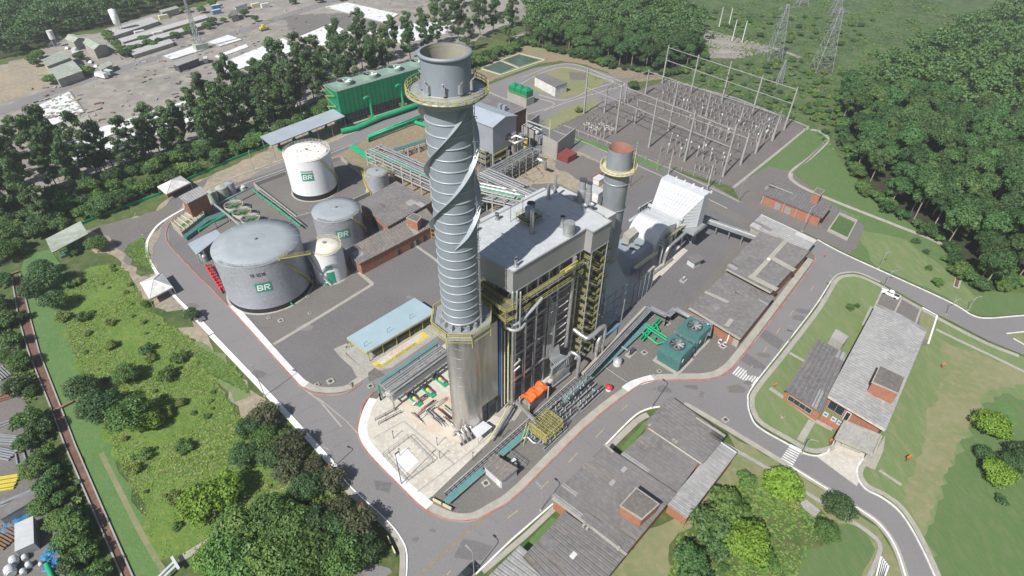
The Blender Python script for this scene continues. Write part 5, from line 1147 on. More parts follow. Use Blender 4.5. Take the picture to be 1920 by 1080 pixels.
# clarifiers
for k, (x, y) in enumerate(((438, 383), (453, 395.5), (469, 408))):
    c, z = G(x, y, 3.2), 3.2; c.z = 0; r = 17.5*(G(x, y, z)-CAMP).dot(_f)/F
    t = thing('clarifier', ['open round clarifier with green water nearest the road', 'open round clarifier with green water in the middle of three', 'open round clarifier with green water next to the largest tank'][k], 'basin', c, 'round clarifiers beside the treatment tower')
    MB('conc_path').lathe(c, [(r, 0), (r, z), (r-.35, z), (r-.35, 1.5)], 40).build('basin_wall', t)
    mb = MB('water_green'); mb.add([c+Vector(((r-.3)*cos(a*pi/16), (r-.3)*sin(a*pi/16), 2.1)) for a in range(32)], [tuple(range(32))]); mb.build('water_surface', t)
    mb = MB('galv'); mb.bar(c-AV*r+ZV*(z+.2), c+AV*r+ZV*(z+.2), .5, .15); rail(mb, [c-AV*r+ZV*(z+.2), c+AV*r+ZV*(z+.2)], m='galv', w=.07); mb.use('green_pipe').lathe(c, [(r*.25, 1.6), (r*.25, 2.4)], 16); mb.build('scraper_bridge', t)
# treatment equipment under the brick tower
q = G(352, 412); t = thing('treatment_basin', 'concrete treatment basin with pale steps and yellow rails below the brick tower', 'basin', q)
P = pxs([(325, 428), (362, 402), (388, 412), (345, 447)]); MB('conc_path').prism(P, 0, 2.6, True).build('basin_block', t)
mb = MB('yellow_pale'); P = [p+ZV*2.6 for p in P]; rail(mb, P, m='yellow_pale', closed=True)
for k in range(5): a, b = P[0].lerp(P[1], .15+k*.18), P[3].lerp(P[2], .15+k*.18); mb.bar(a+ZV*.2, b+ZV*.2, .25, .3); 
mb.build('walkway_railing', t)
mb = MB('water_green'); mb.sheet(pxs([(336, 424), (357, 409), (362, 413), (341, 429)], 2.63), 2.64); mb.build('water_surface', t)
mb = MB('teal'); P = pxs([(345, 447), (388, 414), (440, 395), (446, 402), (395, 420), (352, 452)]); mb.prism(P, 0, 1.6, True); tag(mb.build('settling_trough'), 'long dark green trough below the treatment tower', 'trough')
for x, y, m, h, r in ((402, 372, 'fibre_green', 4.5, 1.7), (420, 362, 'fibre_green', 4.2, 2.2), (436, 356, 'cladding', 4.8, 1.7), (455, 350, 'white_dirty', 1.6, 1.3)):
    c = G(x, y+6); t = thing('process_tank', {402: 'dark narrow upright vessel against the brick treatment tower', 420: 'mossy green upright vessel beside the treatment tower', 436: 'blue-grey upright vessel in the row beside the kerb', 455: 'low white vessel near the end of the green pipe bridge'}[x], 'tank', c); MB(m).cyl(c, r, h, 20).build('shell', t); MB(m).lathe(c, [(r, h), (.1, h+.5)], 20).build('lid', t)
mb = MB('white_dirty'); 
for k in range(3): q = G(376+k*5, 482+k*4); t = thing('filter_vessel', 'small silver filter vessel beside the red valve manifold', 'tank', q, 'filter vessels by the red manifold'); MB('galv').cyl(q, .9, 2.4, 16).build('shell', t); MB('galv').lathe(q, [(.9, 2.4), (.6, 2.9), (.05, 3.1)], 16).build('dome', t)
P = pxs([(412, 395), (452, 372)]); 
# red fire manifold
t = thing('fire_manifold', 'tangle of bright red fire water pipes and valves at the foot of the largest tank', 'pipework', G(402, 520)); rz = random.Random(4)
a, b = G(388, 505), G(418, 552)
for s in (0, .9):
    MB('red').tube([a+ZV*(.6+s)+AV*s, b+ZV*(.6+s)+AV*s], .24, 8).build('header_pipe', t)
for k in range(9):
    q = a.lerp(b, (k+.5)/9); mb = MB('red'); mb.tube([q+ZV*.1, q+ZV*(1.6+rz.random()*1.2), q+AV*1.6+ZV*(1.6+rz.random()), q+AV*1.8+ZV*.2], .15, 6); mb.lathe(q+ZV*2.2, [(.05, 0), (.45, .05), (.45, .15), (.05, .2)], 10); mb.build('valve', t)

def gpipe(label, pts, r, m, sup=6, group=None):
    P = [G(x, y, z) for x, y, z in pts]; t = thing('pipe_run', label, 'pipe', (P[0].x, P[0].y, 0), group); MB(m).tube(P, r, 8).build('pipe', t)
    for a, b in zip(P, P[1:]):
        n = max(1, int((b-a).length/sup))
        for j in range(n): q = a.lerp(b, j/n); MB('galv').bar(Vector((q.x, q.y, 0)), q, .18).build('support', t)
gpipe('bright green pipe beside the bund wall of the tall white tank', [(474, 356, 2.2), (520, 390, 2.2), (563, 424, 2.2)], .3, 'green_pipe')
gpipe('pale pipe running along the bund wall next to a green one', [(478, 352, 2.4), (524, 386, 2.4), (566, 420, 2.4)], .2, 'galv')
gpipe('green pipe crossing from the treatment basin to the clarifiers', [(372, 432, 3), (402, 414, 3), (424, 402, 3), (438, 395, 3)], .35, 'green_pipe')
gpipe('pale pipe bridge between the treatment tower and the largest tank', [(402, 383, 4), (426, 402, 4), (452, 424, 4)], .45, 'galv')
gpipe('long grey-green pipe from the treatment tower to the bund corner', [(400, 386, 3.2), (440, 367, 3.2), (474, 350, 3.2)], .35, 'teal_tray')
for x, y, l in ((547, 572, 'small green hydrant in front of the largest tank'), (611, 536, 'small green hydrant in front of the small white tank, left one'), (626, 530, 'small green hydrant in front of the small white tank, right one')):
    q = G(x, y); t = thing('hydrant', l, 'hydrant', q); MB('green_pipe').cyl(q, .25, 1.3, 10).build('post', t)
    for s in (-1, 1): MB('green_pipe').tube([q+ZV*.9, q+ZV*.9+BV*s*1.0], .15, 8).build('outlet', t)
q = G(816, 446); t = thing('ladder_cage', 'small yellow caged platform at the end of the long brick building', 'platform', q)
for z in (1.2, 3, 4.8): MB('yellow').lathe(q, [(1.4, z), (1.5, z), (1.5, z+.15), (1.4, z+.15), (1.4, z)], 14).build('ring', t)
for k in range(5): a = k*1.26; MB('yellow').bar(q+Vector((1.45*cos(a), 1.45*sin(a), 0)), q+Vector((1.45*cos(a), 1.45*sin(a), 5)), .12).build('upright', t)
# ================================================================= COOLING TOWER
ZC = 17.5
a0, a1 = G(632, 173, ZC), G(600, 162, ZC); e = (G(793, 127, ZC)-a0); e.z = 0; e.normalize(); wv = Vector((-e.y, e.x, 0)); wl = abs((a1-a0).dot(wv)); Lc = 74
a0 = Vector((a0.x, a0.y, 0)); t = thing('cooling_tower', 'long green cooling tower with open fans on its deck behind the main stack', 'cooling tower', a0)
q = [a0, a0+e*Lc, a0+e*Lc+wv*wl, a0+wv*wl]
mb = MB('green'); mb.prism(q, 6.2, ZC, False); mb.prism([a0, a0+e*.4, a0+e*.4+wv*wl, a0+wv*wl], 0, 6.3, True)
for k in range(1, 30): mb.box(a0+e*(k*Lc/30)-wv*.05+ZV*12, (.12, .12, 11.2), e)
mb.build('casing', t)
mb = MB('green_roof'); mb.prism([p+(sum(q, Vector())/4-p).normalized()*-.3 for p in q], ZC, ZC+.3, True, True); mb.build('fan_deck', t)
mb = MB('steel_dark'); mb.prism(inset(q, 2.2), .5, 6.3, False)
for k in range(44): p = a0+e*(k*Lc/43); mb.bar(p+ZV*.3, p+ZV*6.3, .16); 
for z in (1.8, 3.3, 4.8): mb.bar(a0+ZV*z, a0+e*Lc+ZV*z, .16)
mb.build('louvre_grid', t); mb = MB('conc_path'); mb.prism([a0-wv*1.5-e, a0+e*(Lc+1)-wv*1.5, a0+e*(Lc+1)+wv*(wl+1), a0+wv*(wl+1)-e], 0, .9, True); mb.build('basin_rim', t)
for k in range(5):
    c = a0+e*(8+k*14.3)+wv*(wl*.5)
    MB('green_roof').lathe(c, [(4.0, ZC+.3), (3.6, ZC+1.2), (3.8, ZC+2.3), (3.65, ZC+2.3), (3.45, ZC+1.2), (3.8, ZC+.32)], 30).build('fan_ring', t)
    mb = MB('white_paint')
    for j in range(6):
        a = j*pi/3+k*.4; d = Vector((cos(a), sin(a), 0)); n = Vector((-d.y, d.x, 0)); z = ZC+1.5
        mb.add([c+d*.4-n*.3+ZV*(z-.12), c+d*.4+n*.3+ZV*(z+.12), c+d*3.3+n*.45+ZV*(z+.12), c+d*3.3-n*.45+ZV*(z-.12)], [(0, 1, 2, 3)])
    mb.use('steel_grey').cyl(c+ZV*(ZC+1.1), .5, .8, 12); mb.build('fan', t)
    MB('steel_dark').add([c+Vector((3.7*cos(j*pi/12), 3.7*sin(j*pi/12), ZC+.42)) for j in range(24)], [tuple(range(24))]).build('fan_opening', t)
mb = MB('white_metal'); rail(mb, [p for p in (q[0], q[1], q[2], q[3])], ZC+.3, closed=True, m='galv', w=.08); mb.build('deck_railing', t)
mb = MB('yellow')
for k in range(7): a, b = a0+wv*(wl-1)-e*(1+.2)+ZV*(k*2.6), a0+wv*(1.5)-e*1.2+ZV*((k+1)*2.6); mb.bar(a, b, .1, .3) if k % 2 else mb.bar(a0+wv*1.5-e*1.2+ZV*(k*2.6), a0+wv*(wl-1)-e*1.2+ZV*((k+1)*2.6), .1, .3)
mb.build('end_stair', t)
def pipe(name, label, pts, r, m, cat='pipe', n=10, group=None, sup=0, supm='galv', k=0):
    P = [G(x, y, z) for x, y, z in pts]
    if k: P = smooth(P, k)
    t = thing(name, label, cat, (P[0].x, P[0].y, 0), group); MB(m).tube(P, r, n).build('pipe_run', t)
    if sup:
        mb = MB(supm)
        for i in range(len(P)-1):
            nn = max(1, int((P[i+1]-P[i]).length/sup))
            for j in range(nn+1):
                q = P[i].lerp(P[i+1], j/nn)
                if q.z > .8: mb.bar(Vector((q.x, q.y, 0)), q-ZV*r, .25)
        if mb.v: mb.build('pipe_supports', t)
    return t, P
pipe('header_pipe', 'fat bright green header pipe along the foot of the cooling tower', [(640, 246, 1.5), (668, 240, 1.5), (713, 220, 2), (757, 205, 2), (800, 190, 2), (860, 165, 2)], 1.25, 'green_pipe', n=14)
for x, y, tag_ in ((700, 231, 'green riser pipe with a hooked top nearer the long canopy'), (757, 207, 'green riser pipe with a hooked top nearer the main stack')):
    g = G(x, y); t = thing('riser_pipe', tag_, 'pipe', g); d = (G(x-20, y+8)-g).normalized(); MB('green_pipe').tube(smooth([g, g+ZV*11.6, g+ZV*13.4+d*.6, g+ZV*13.7+d*2.2, g+ZV*13.2+d*3.4], 4), .55, 12).build('pipe_run', t)
    mb = MB('yellow'); rail(mb, [g+AV*1.5+BV*1.5, g+AV*1.5-BV*1.5, g-AV*1.5-BV*1.5], 2.6, closed=True); mb.use('yellow_dim').box(g+ZV*2.5, (3, 3, .1), AV); mb.build('valve_platform', t)
for k, (o, zz) in enumerate(((0, 2.6), (2.2, 2.6), (4.4, 1.6))):
    pipe('green_pipe', ['green pipe along the far edge of the bare process yard', 'green pipe in the middle of the group by the process yard', 'green pipe nearest the bare soil of the process yard'][k], [(691, 258+o*1.4, .3), (691, 254+o*1.4, zz), (784, 218+o*1.6, zz), (800, 213+o*1.6, .4)], .38, 'green_pipe', group='green pipes around the process yard', sup=6)
pipe('green_pipe', 'thick green elbow pipe diving into the ground near the main stack', [(776, 228, 1.2), (800, 236, 1.4), (815, 250, 1.2)], .95, 'green_pipe', n=12)
for k in range(3): pipe('green_pipe', ['outermost green pipe feeding the pipe rack from the road side', 'middle green pipe feeding the pipe rack from the road side', 'green pipe feeding the pipe rack nearest the small grey tank'][k], [(657+k*3, 276-k*1.8, 1.2), (700+k*3, 306-k*1.8, 1.2)], .5, 'green_pipe', group='green feed pipes into the rack', sup=8)
# ---- main pipe rack
def rack(name, label, a, b, width, z, levels, n, pipes, seed=1, col='conc_pole', group=None, zb=0):
    A, B = G(*a), G(*b); d = (B-A).normalized(); w = Vector((-d.y, d.x, 0)); Ln = (B-A).length
    t = thing(name, label, 'pipe rack', A, group); rz = random.Random(seed)
    for i in range(n):
        p = A+d*(Ln*i/(n-1)); mb = MB(col)
        for s in (0, width): mb.bar(p+w*s, p+w*s+ZV*z, .5)
        for L_ in levels: mb.bar(p+ZV*L_, p+w*width+ZV*L_, .4, .5)
        mb.build('portal_frame', t)
    mb = MB(col)
    for L_ in levels:
        for s in (0, width): mb.bar(A+w*s+ZV*(L_-.1), B+w*s+ZV*(L_-.1), .3, .4)
    mb.build('longitudinal_beams', t)
    for L_ in levels:
        o = .6
        while o < width-.4:
            r, m = rz.choice(pipes); s0, s1 = (rz.random()*.25 if rz.random() < .4 else 0), (1-rz.random()*.25 if rz.random() < .4 else 1)
            MB(m).tube([A+d*(Ln*s0)+w*o+ZV*(L_+.3+r), A+d*(Ln*s1)+w*o+ZV*(L_+.3+r)], r, 8).build('pipe_run', t); o += 2*r+.25+rz.random()*.5
    return t
PS = [(.3, 'silver_pipe'), (.22, 'galv'), (.42, 'silver_pipe'), (.2, 'green_pipe'), (.3, 'cladding'), (.16, 'steel_grey')]
rack('pipe_rack', 'long concrete pipe rack full of pipes running from the road towards the boiler', (692, 320), (885, 412), 8.5, 9.2, (4.4, 7.0, 8.6), 12, PS, 3)
rack('pipe_rack', 'pipe rack section between the boiler house and the bare dirt yard', (880, 395), (990, 420), 7, 10, (6, 9.2), 6, PS, 5)
rack('pipe_rack', 'cross pipe rack with grey pipes from the turbine hall to the main rack', (905, 372), (1010, 308), 5.5, 7.5, (4, 6.6), 9, [(.35, 'silver_pipe'), (.3, 'galv'), (.5, 'silver_pipe')], 7, col='steel_grey')
rack('pipe_rack', 'broad bank of parallel silver pipes between main stack and bare dirt yard', (893, 372), (985, 415), 8, 10.5, (9.6,), 5, [(.4, 'silver_pipe'), (.35, 'silver_pipe'), (.45, 'galv')], 9, col='steel_grey')
rack('pipe_rack', 'small rack of green and grey pipes beside the process yard', (745, 300), (806, 280), 3.5, 4, (3.6,), 4, [(.35, 'green_pipe'), (.3, 'teal_tray')], 11)
P = [G(x, y, 6.5) for x, y in ((1000, 301), (1025, 309))]; 
pipe('drop_pipe', 'silver pipe turning down onto a pad at the edge of the dirt yard', [(1008, 298, 7), (1022, 304, 7), (1023, 317, .2)], .7, 'silver_pipe', n=12)
t = thing('process_vessel', 'upright silver vessels and pipes against the turbine hall gable', 'vessel', G(962, 300))
for x, y, r, h, m in ((962, 300, 1.2, 13, 'silver_pipe'), (985, 297, .9, 9.5, 'tactile'), (975, 292, 1.5, 11, 'galv'), (952, 305, 1.0, 6, 'galv')):
    MB(m).cyl(G(x, y), r, h, 16).build('vessel', t)
mb = MB('silver_pipe'); mb.tube([G(952, 262, 11), G(968, 254, 13), G(985, 262, 12), G(965, 268, 12), G(952, 262, 11)], .5, 8); mb.build('loop_pipe', t)
for x, y in ((948, 300), (992, 300), (970, 310), (980, 285)): p = G(x, y); MB('steel_grey').bar(p, p+ZV*13, .35).build('frame_post', t)
for z in (4, 8, 12.5): mb = MB('yellow_dim'); rail(mb, [G(948, 300, z), G(970, 310, z), G(992, 300, z), G(980, 285, z)], m='yellow_dim'); mb.build('guard_rail', t)
# yellow/green clutter between stack and turbine hall
t = thing('process_unit', 'tangled grey and yellow process structure under the turbine hall wall', 'process unit', G(905, 305)); rz = random.Random(12)
mb = MB('steel_grey'); c = G(905, 305)
for i in range(5):
    for j in range(3): p = c+BV*(i*3-6)+AV*(j*3-4); mb.bar(p, p+ZV*8, .25)
for z in (3, 5.5, 8):
    for j in range(3): mb.bar(c+BV*-6+AV*(j*3-4)+ZV*z, c+BV*6+AV*(j*3-4)+ZV*z, .25)
mb.build('frame', t)
for z in (3, 5.5, 8): mb = MB('yellow_pale'); rail(mb, [c-BV*6+AV*-4, c+BV*6+AV*-4, c+BV*6+AV*2], z+.1, m='yellow_pale'); mb.use('yellow_dim').box(c-AV+ZV*z, (12, 5, .1), BV); mb.build('deck', t)
for k in range(18):
    p = c+BV*rz.uniform(-6, 6)+AV*rz.uniform(-4, 2)+ZV*rz.uniform(.5, 8); m = rz.choice(['galv', 'silver_pipe', 'yellow', 'steel_grey', 'green_pipe'])
    d = rz.choice([AV, BV, ZV]); MB(m).tube([p, p+d*rz.uniform(1.5, 4)], rz.uniform(.15, .5), 8).build('pipe_piece', t)
for i, (x, y, lab) in enumerate(((968, 348, 'faded orange tarpaulin roof over machinery at the edge of the bare dirt yard'),)):
    c = G(x, y, 3.2); t = thing('tarpaulin_shelter', lab, 'shelter', (c.x, c.y, 0)); P = [G(a, b, 3.4) for a, b in ((948, 346), (965, 337), (983, 343), (970, 353))]
    mb = MB('orange2'); m_ = sum(P, Vector())/4+ZV*.7
    for k in range(4): mb.add([P[k], P[(k+1) % 4], m_], [(0, 1, 2)])
    mb.build('tarpaulin', t)
    for p in P: MB('steel_grey').bar(Vector((p.x, p.y, 0)), p, .2).build('post', t)
    MB('steel_dark').box(Vector((c.x, c.y, 1)), (4, 3, 2), AV).build('machine', t)
# flatbed timber and white vehicle behind bypass stack
t = thing('timber_stack', 'stack of orange-brown timber lying on the dirt beside the bypass stack', 'timber', G(1117, 330))
mb = MB('rust'); 
for k in range(7): a = G(1108+k*1.2, 333, .3+.2*(k % 2)); mb.bar(a, a+AV*7, .35)
mb.build('beams', t)
o = MB('white_dirty'); q = G(1122, 345); o.box(q+ZV*1.6, (4, 3, 2.4), AV); o.use('white_metal').box(q+ZV*3, (4.4, 3.4, .3), AV); tag(o.build('white_cabin'), 'white cabin behind the bypass stack near the timber', 'cabin')
P = [G(x, y, 5) for x, y in ((1093, 350), (1105, 343), (1133, 356), (1122, 364))]; t = thing('equipment_room', 'white flat roofed equipment room between boiler roof and bypass stack', 'building', (P[0].x, P[0].y, 0))
MB('white_dirty').prism(P, 0, 4.8, False).build('wall', t); MB('roof_light').prism(inset(P, -.2), 4.8, 5.1, True, True).build('roof', t)
# ================================================================= TURBINE AND AIR INTAKE
ZT = 21.0
f0, f1, f2, f3 = G(1240, 334, ZT), G(1251, 328, ZT), G(1330, 360, ZT), G(1321, 367.5, ZT)
fd = (f3-f0); fd.z = 0; FL = fd.length; fd.normalize(); fa = Vector((-fd.y, fd.x, 0)); fa = fa if fa.dot(AV) > 0 else -fa; FW = 4.0
b0 = Vector((f0.x, f0.y, 0)); t = thing('air_intake', 'white ribbed turbine air intake filter house standing on steel legs', 'filter house', b0); AI = t
def Q(u, v, z): return b0+fd*u+fa*v+ZV*z
ZB = 8.5
mb = MB('white_metal'); mb.prism([Q(0, 0, 0), Q(FL, 0, 0), Q(FL, FW, 0), Q(0, FW, 0)], ZB, ZT, True, True); mb.build('filter_box', t)
mb = MB('white_metal')   # sloped hood in front
h0, h1 = Q(0, 0, ZT-.4), Q(FL, 0, ZT-.4); h2, h3 = Q(1.2, -5.5, ZB+3.6), Q(FL-4.2, -5.5, ZB+3.6)
mb.add([h0, h1, h3, h2], [(0, 1, 2, 3)])
mb.add([h0, h2, Q(1.2, -5.5, ZB), Q(0, 0, ZB)], [(0, 1, 2, 3)]); mb.add([h1, Q(FL, 0, ZB), Q(FL-4.2, -5.5, ZB), h3], [(0, 1, 2, 3)]); mb.add([Q(1.2, -5.5, ZB), Q(FL-4.2, -5.5, ZB), h3, h2], [(0, 1, 2, 3)])
mb.build('hood', t)
mb = MB('steel_grey')
for k in range(1, 12): a, b = h0.lerp(h1, k/12), h2.lerp(h3, k/12); nn = (h1-h0).cross(h2-h0).normalized(); nn = nn if nn.z > 0 else -nn; mb.bar(a+nn*.04, b+nn*.04, .12, .06)
for k in (.25, .5, .75): mb.bar(h0.lerp(h2, k)+nn*.04, h1.lerp(h3, k)+nn*.04, .07, .06)
mb.build('panel_joints', t)
mb = MB('steel_grey')
for k in range(9):
    z = ZB+1+k*1.25; v = -5.2*(1-(z-ZB-3.6)/(ZT-ZB-4)) if z > ZB+3.6 else -5.2
    mb.bar(Q(FL-.3+4*(v/5.5)*.0, -.3, z), Q(FL+.05+v*.75, v, z), .1, .1)
    mb.bar(Q(FL+.03, .3, z), Q(FL+.03, FW-.3, z), .06, .1)
mb.build('side_louvres', t)
for i, (u, v) in enumerate(((1, 1), (FL/2, 1), (FL-1, 1), (1, FW-1), (FL-1, FW-1), (2, -5), (FL-4.5, -5))): MB('steel_grey').bar(Q(u, v, 0), Q(u, v, ZB), .5).build('leg', t)
mb = MB('steel_grey'); mb.box(Q(FL/2, -.5, ZB-.3), (FL+4, 9, .4), fd); mb.bar(Q(1, 1, .5), Q(FL/2, 1, ZB-.5), .25); mb.bar(Q(FL-1, 1, .5), Q(FL/2, 1, ZB-.5), .25); mb.build('platform', t)
mb = MB('yellow_dim'); rail(mb, [Q(-2, FW+1.5, ZB), Q(-2, -5, ZB)], m='yellow_dim'); rail(mb, [Q(FL+2, -5, ZB), Q(FL+2, FW+1, ZB)], m='yellow_dim'); mb.build('railing', t)
for k in range(5): MB('white_dirty').cyl(Q(4+k*3.4, FW-.7, ZT), .35, .8, 10).build('roof_vent', t)
# turbine enclosure: ribbed half drum, axis along fd? seen as rounded hood
t = thing('turbine_enclosure', 'white rounded turbine enclosure between air intake and bypass stack', 'turbine', Q(FL/2, -12, 0))
R_ = 6.0; zc_ = 6.0; mb = MB('white_metal'); vs = []; n = 20; v0_ = -6.0
prof = []
for i in range(n+1):
    a = pi*.03+(pi*.72)*i/n; prof.append((v0_-7.2-5.6*sin(a-pi/2+pi/2-pi*.12)*0-6.2*cos(pi-a)*1.0, zc_+6.4*sin(a)))
prof = [(v0_-.6, ZB+2.6)]+[(v0_-6.2+6.0*cos(a*pi/180), 6.0+6.3*sin(a*pi/180)) for a in range(65, 200, 8)]+[(v0_-12.2, .3)]
U0, U1 = 1.0, FL-4.6
pl = [Q(U0, v, z) for v, z in prof]; pr = [Q(U1, v, z) for v, z in prof]
m_ = len(prof); mb.add(pl+pr, [(i, i+1, m_+i+1, m_+i) for i in range(m_-1)], True)
bl, br = Q(U0, v0_-.6, .3), Q(U1, v0_-.6, .3); mb.add(pl+[bl], [tuple(range(m_+1))]); mb.add(pr+[br], [tuple(range(m_+1))[::-1]]); mb.build('drum', t)
for k in range(1, 5):
    u = U0+(U1-U0)*k/5; mb = MB('white_dirty'); pp = [Q(u, v-.04, z+.05) for v, z in prof[1:]]
    for a, b in zip(pp, pp[1:]): mb.bar(a, b, .22, .14)
    mb.build('rib', t)
mb = MB('white_metal'); mb.bar(Q(U0-1, v0_+.6, ZB+4.0), Q(U1+1.5, v0_+.6, ZB+4.0), .7, 1.0); mb.use('conc_grey').box(Q((U0+U1)/2, v0_+1.6, ZB+3.9), (U1-U0, 2.2, .3), fd); mb.build('collar_beam', t)
# generator / lower flat enclosure, dark louvred
t = thing('exhaust_diffuser', 'grey flat topped exhaust enclosure with dark hatches below the turbine drum', 'enclosure', Q(FL/2, -24, 0))
mb = MB('cladding'); mb.prism([Q(2, -18.5, 0), Q(U1-1, -18.5, 0), Q(U1-1, -30, 0), Q(2, -30, 0)], .3, 7.5, True); mb.build('casing', t)
for k in range(4): MB('steel_dark').box(Q(5+(k % 2)*3.4, -22.5-(k//2)*3, 7.6), (2.4, .8, .15), (fd+fa*.3)).build('hatch', t)
t = thing('exhaust_silencer_box', 'pale beige boxy housing between bypass stack and turbine drum', 'housing', G(1180, 470)); P = [G(x, y, 10) for x, y in ((1169, 437), (1188, 424), (1197, 434), (1180, 449))]
MB('conc_path').prism(P, 3, 10, True, True).build('casing', t)
for p in inset(P, .5): MB('steel_grey').bar(Vector((p.x, p.y, 0)), Vector((p.x, p.y, 3)), .35).build('leg', t)
# ducts (pale) from the left into the turbine
t, _ = pipe('air_duct', 'pair of pale blue-grey ducts leading into the turbine drum', [(1180, 415, 7), (1196, 405, 9), (1214, 394, 9), (1220, 398, 9)], .8, 'cladding', n=10)
MB('galv').tube([G(1186, 420, 6), G(1206, 428, 7), G(1222, 434, 7)], .7, 10).build('pipe_run', t); MB('galv').tube([G(1190, 412, 8), G(1218, 400, 9)], .6, 10).build('pipe_run', t)
for k in range(5): MB('galv').tube(smooth([G(1196+k*5, 402-k*3, 5), G(1197+k*5, 392-k*3, 8), G(1203+k*5, 388-k*3, 8.5), G(1207+k*5, 392-k*3, 6)], 3), .3, 8).build('bent_pipe', t)
t = thing('turbine_side_pipes', 'vertical silver pipes and yellow walkway on the yard side of the turbine', 'pipework', Q(FL, -14, 0))
for k in range(6): 
    a = Q(FL-4+ (k % 3)*.9, -11-k*1.3, 0); MB('galv').tube([a+ZV*.3, a+ZV*(9.5-k*.3), a+ZV*(9.5-k*.3)-fd*2], .35, 8).build('riser', t)
mb = MB('yellow_dim'); mb.box(Q(FL-3.2, -9, 9.4), (1.4, 12, .12), fd); rail(mb, [Q(FL-2.4, -3, 9.4), Q(FL-2.4, -15, 9.4)], m='yellow_pale'); mb.box(Q(FL-3, -26, 6.2), (1.4, 12, .12), fd); rail(mb, [Q(FL-2.3, -20, 6.2), Q(FL-2.3, -32, 6.2)], m='yellow_pale'); mb.build('walkway', t)
for k in range(4): MB('steel_grey').bar(Q(FL-2.3, -4-k*8.5, 0), Q(FL-2.3, -4-k*8.5, 9 if k < 2 else 6), .3).build('post', t)
mb = MB('silver_pipe'); mb.tube(smooth([Q(FL-1.4, -4, 8), Q(FL-1.2, -10, 7.4), Q(FL-1, -16, 7), Q(FL-1, -17, 1)], 3), .55, 10); mb.tube([Q(FL-.5, -12, .8), Q(FL-.5, -30, .8)], .4, 8); mb.build('long_pipe', t)
t = thing('acoustic_wall', 'grey panelled wall with bent top edge beside the bypass stack legs', 'wall', G(1200, 545)); a, b, c = G(1205, 555), G(1222, 535), G(1188, 545)
mb = MB('cladding'); mb.bar(G(1183, 575)+ZV*4.5, G(1218, 540)+ZV*4.5, .4, 9); mb.use('conc_path').bar(G(1183, 575)+ZV*9.05, G(1218, 540)+ZV*9.05, .6, .3); mb.build('panel', t)
for k in range(5): MB('steel_grey').bar(G(1183, 575).lerp(G(1218, 540), k/4)+BV*.3, G(1183, 575).lerp(G(1218, 540), k/4)+BV*.3+ZV*9, .3).build('column', t)
# cable bridge east of intake
t = thing('cable_bridge', 'raised grey cable bridge from the air intake to the long pale canopy', 'cable bridge', G(1340, 420)); A, B = G(1322, 412, 5), G(1420, 446, 5)
mb = MB('steel_grey'); d = (B-A).normalized(); w = Vector((-d.y, d.x, 0)); mb.bar(A-w*.9, B-w*.9, .25, 1.2); mb.bar(A+w*.9, B+w*.9, .25, 1.2); mb.bar(A-ZV*.3, B-ZV*.3, 1.8, .2); mb.build('truss', t)
for k in range(5): MB('galv').tube([A+w*(-.6+k*.3)+ZV*.1, B+w*(-.6+k*.3)+ZV*.1], .12, 6).build('cable_run', t)
for k in range(5): q = A.lerp(B, k/4); MB('steel_grey').bar(Vector((q.x, q.y, 0)), q-ZV*.4, .35).build('leg', t)
# small kiosk
t, Wp, P = shed('kiosk', 'tiny white kiosk with brown overhanging roof in the yard below the air intake', 'hut', [(1285, 482), (1304, 474), (1322, 485), (1303, 494)], 3.0, 'white_metal', 'fibre', per=1.5, amp=.05, over=1.0)
t = thing('pump_set', 'small blue pump on a pale concrete block in the open yard', 'pump', G(1281, 527)); q = G(1281, 527); MB('conc_path').box(q+ZV*.25, (2.4, 1.8, .5), AV).build('plinth', t); mb = MB('blue_steel'); mb.tube([q+ZV*1-AV*.9, q+ZV*1+AV*.6], .4, 12); mb.use('white_dirty').cyl(q+ZV*.6, .3, 1.2, 10); mb.build('motor', t)
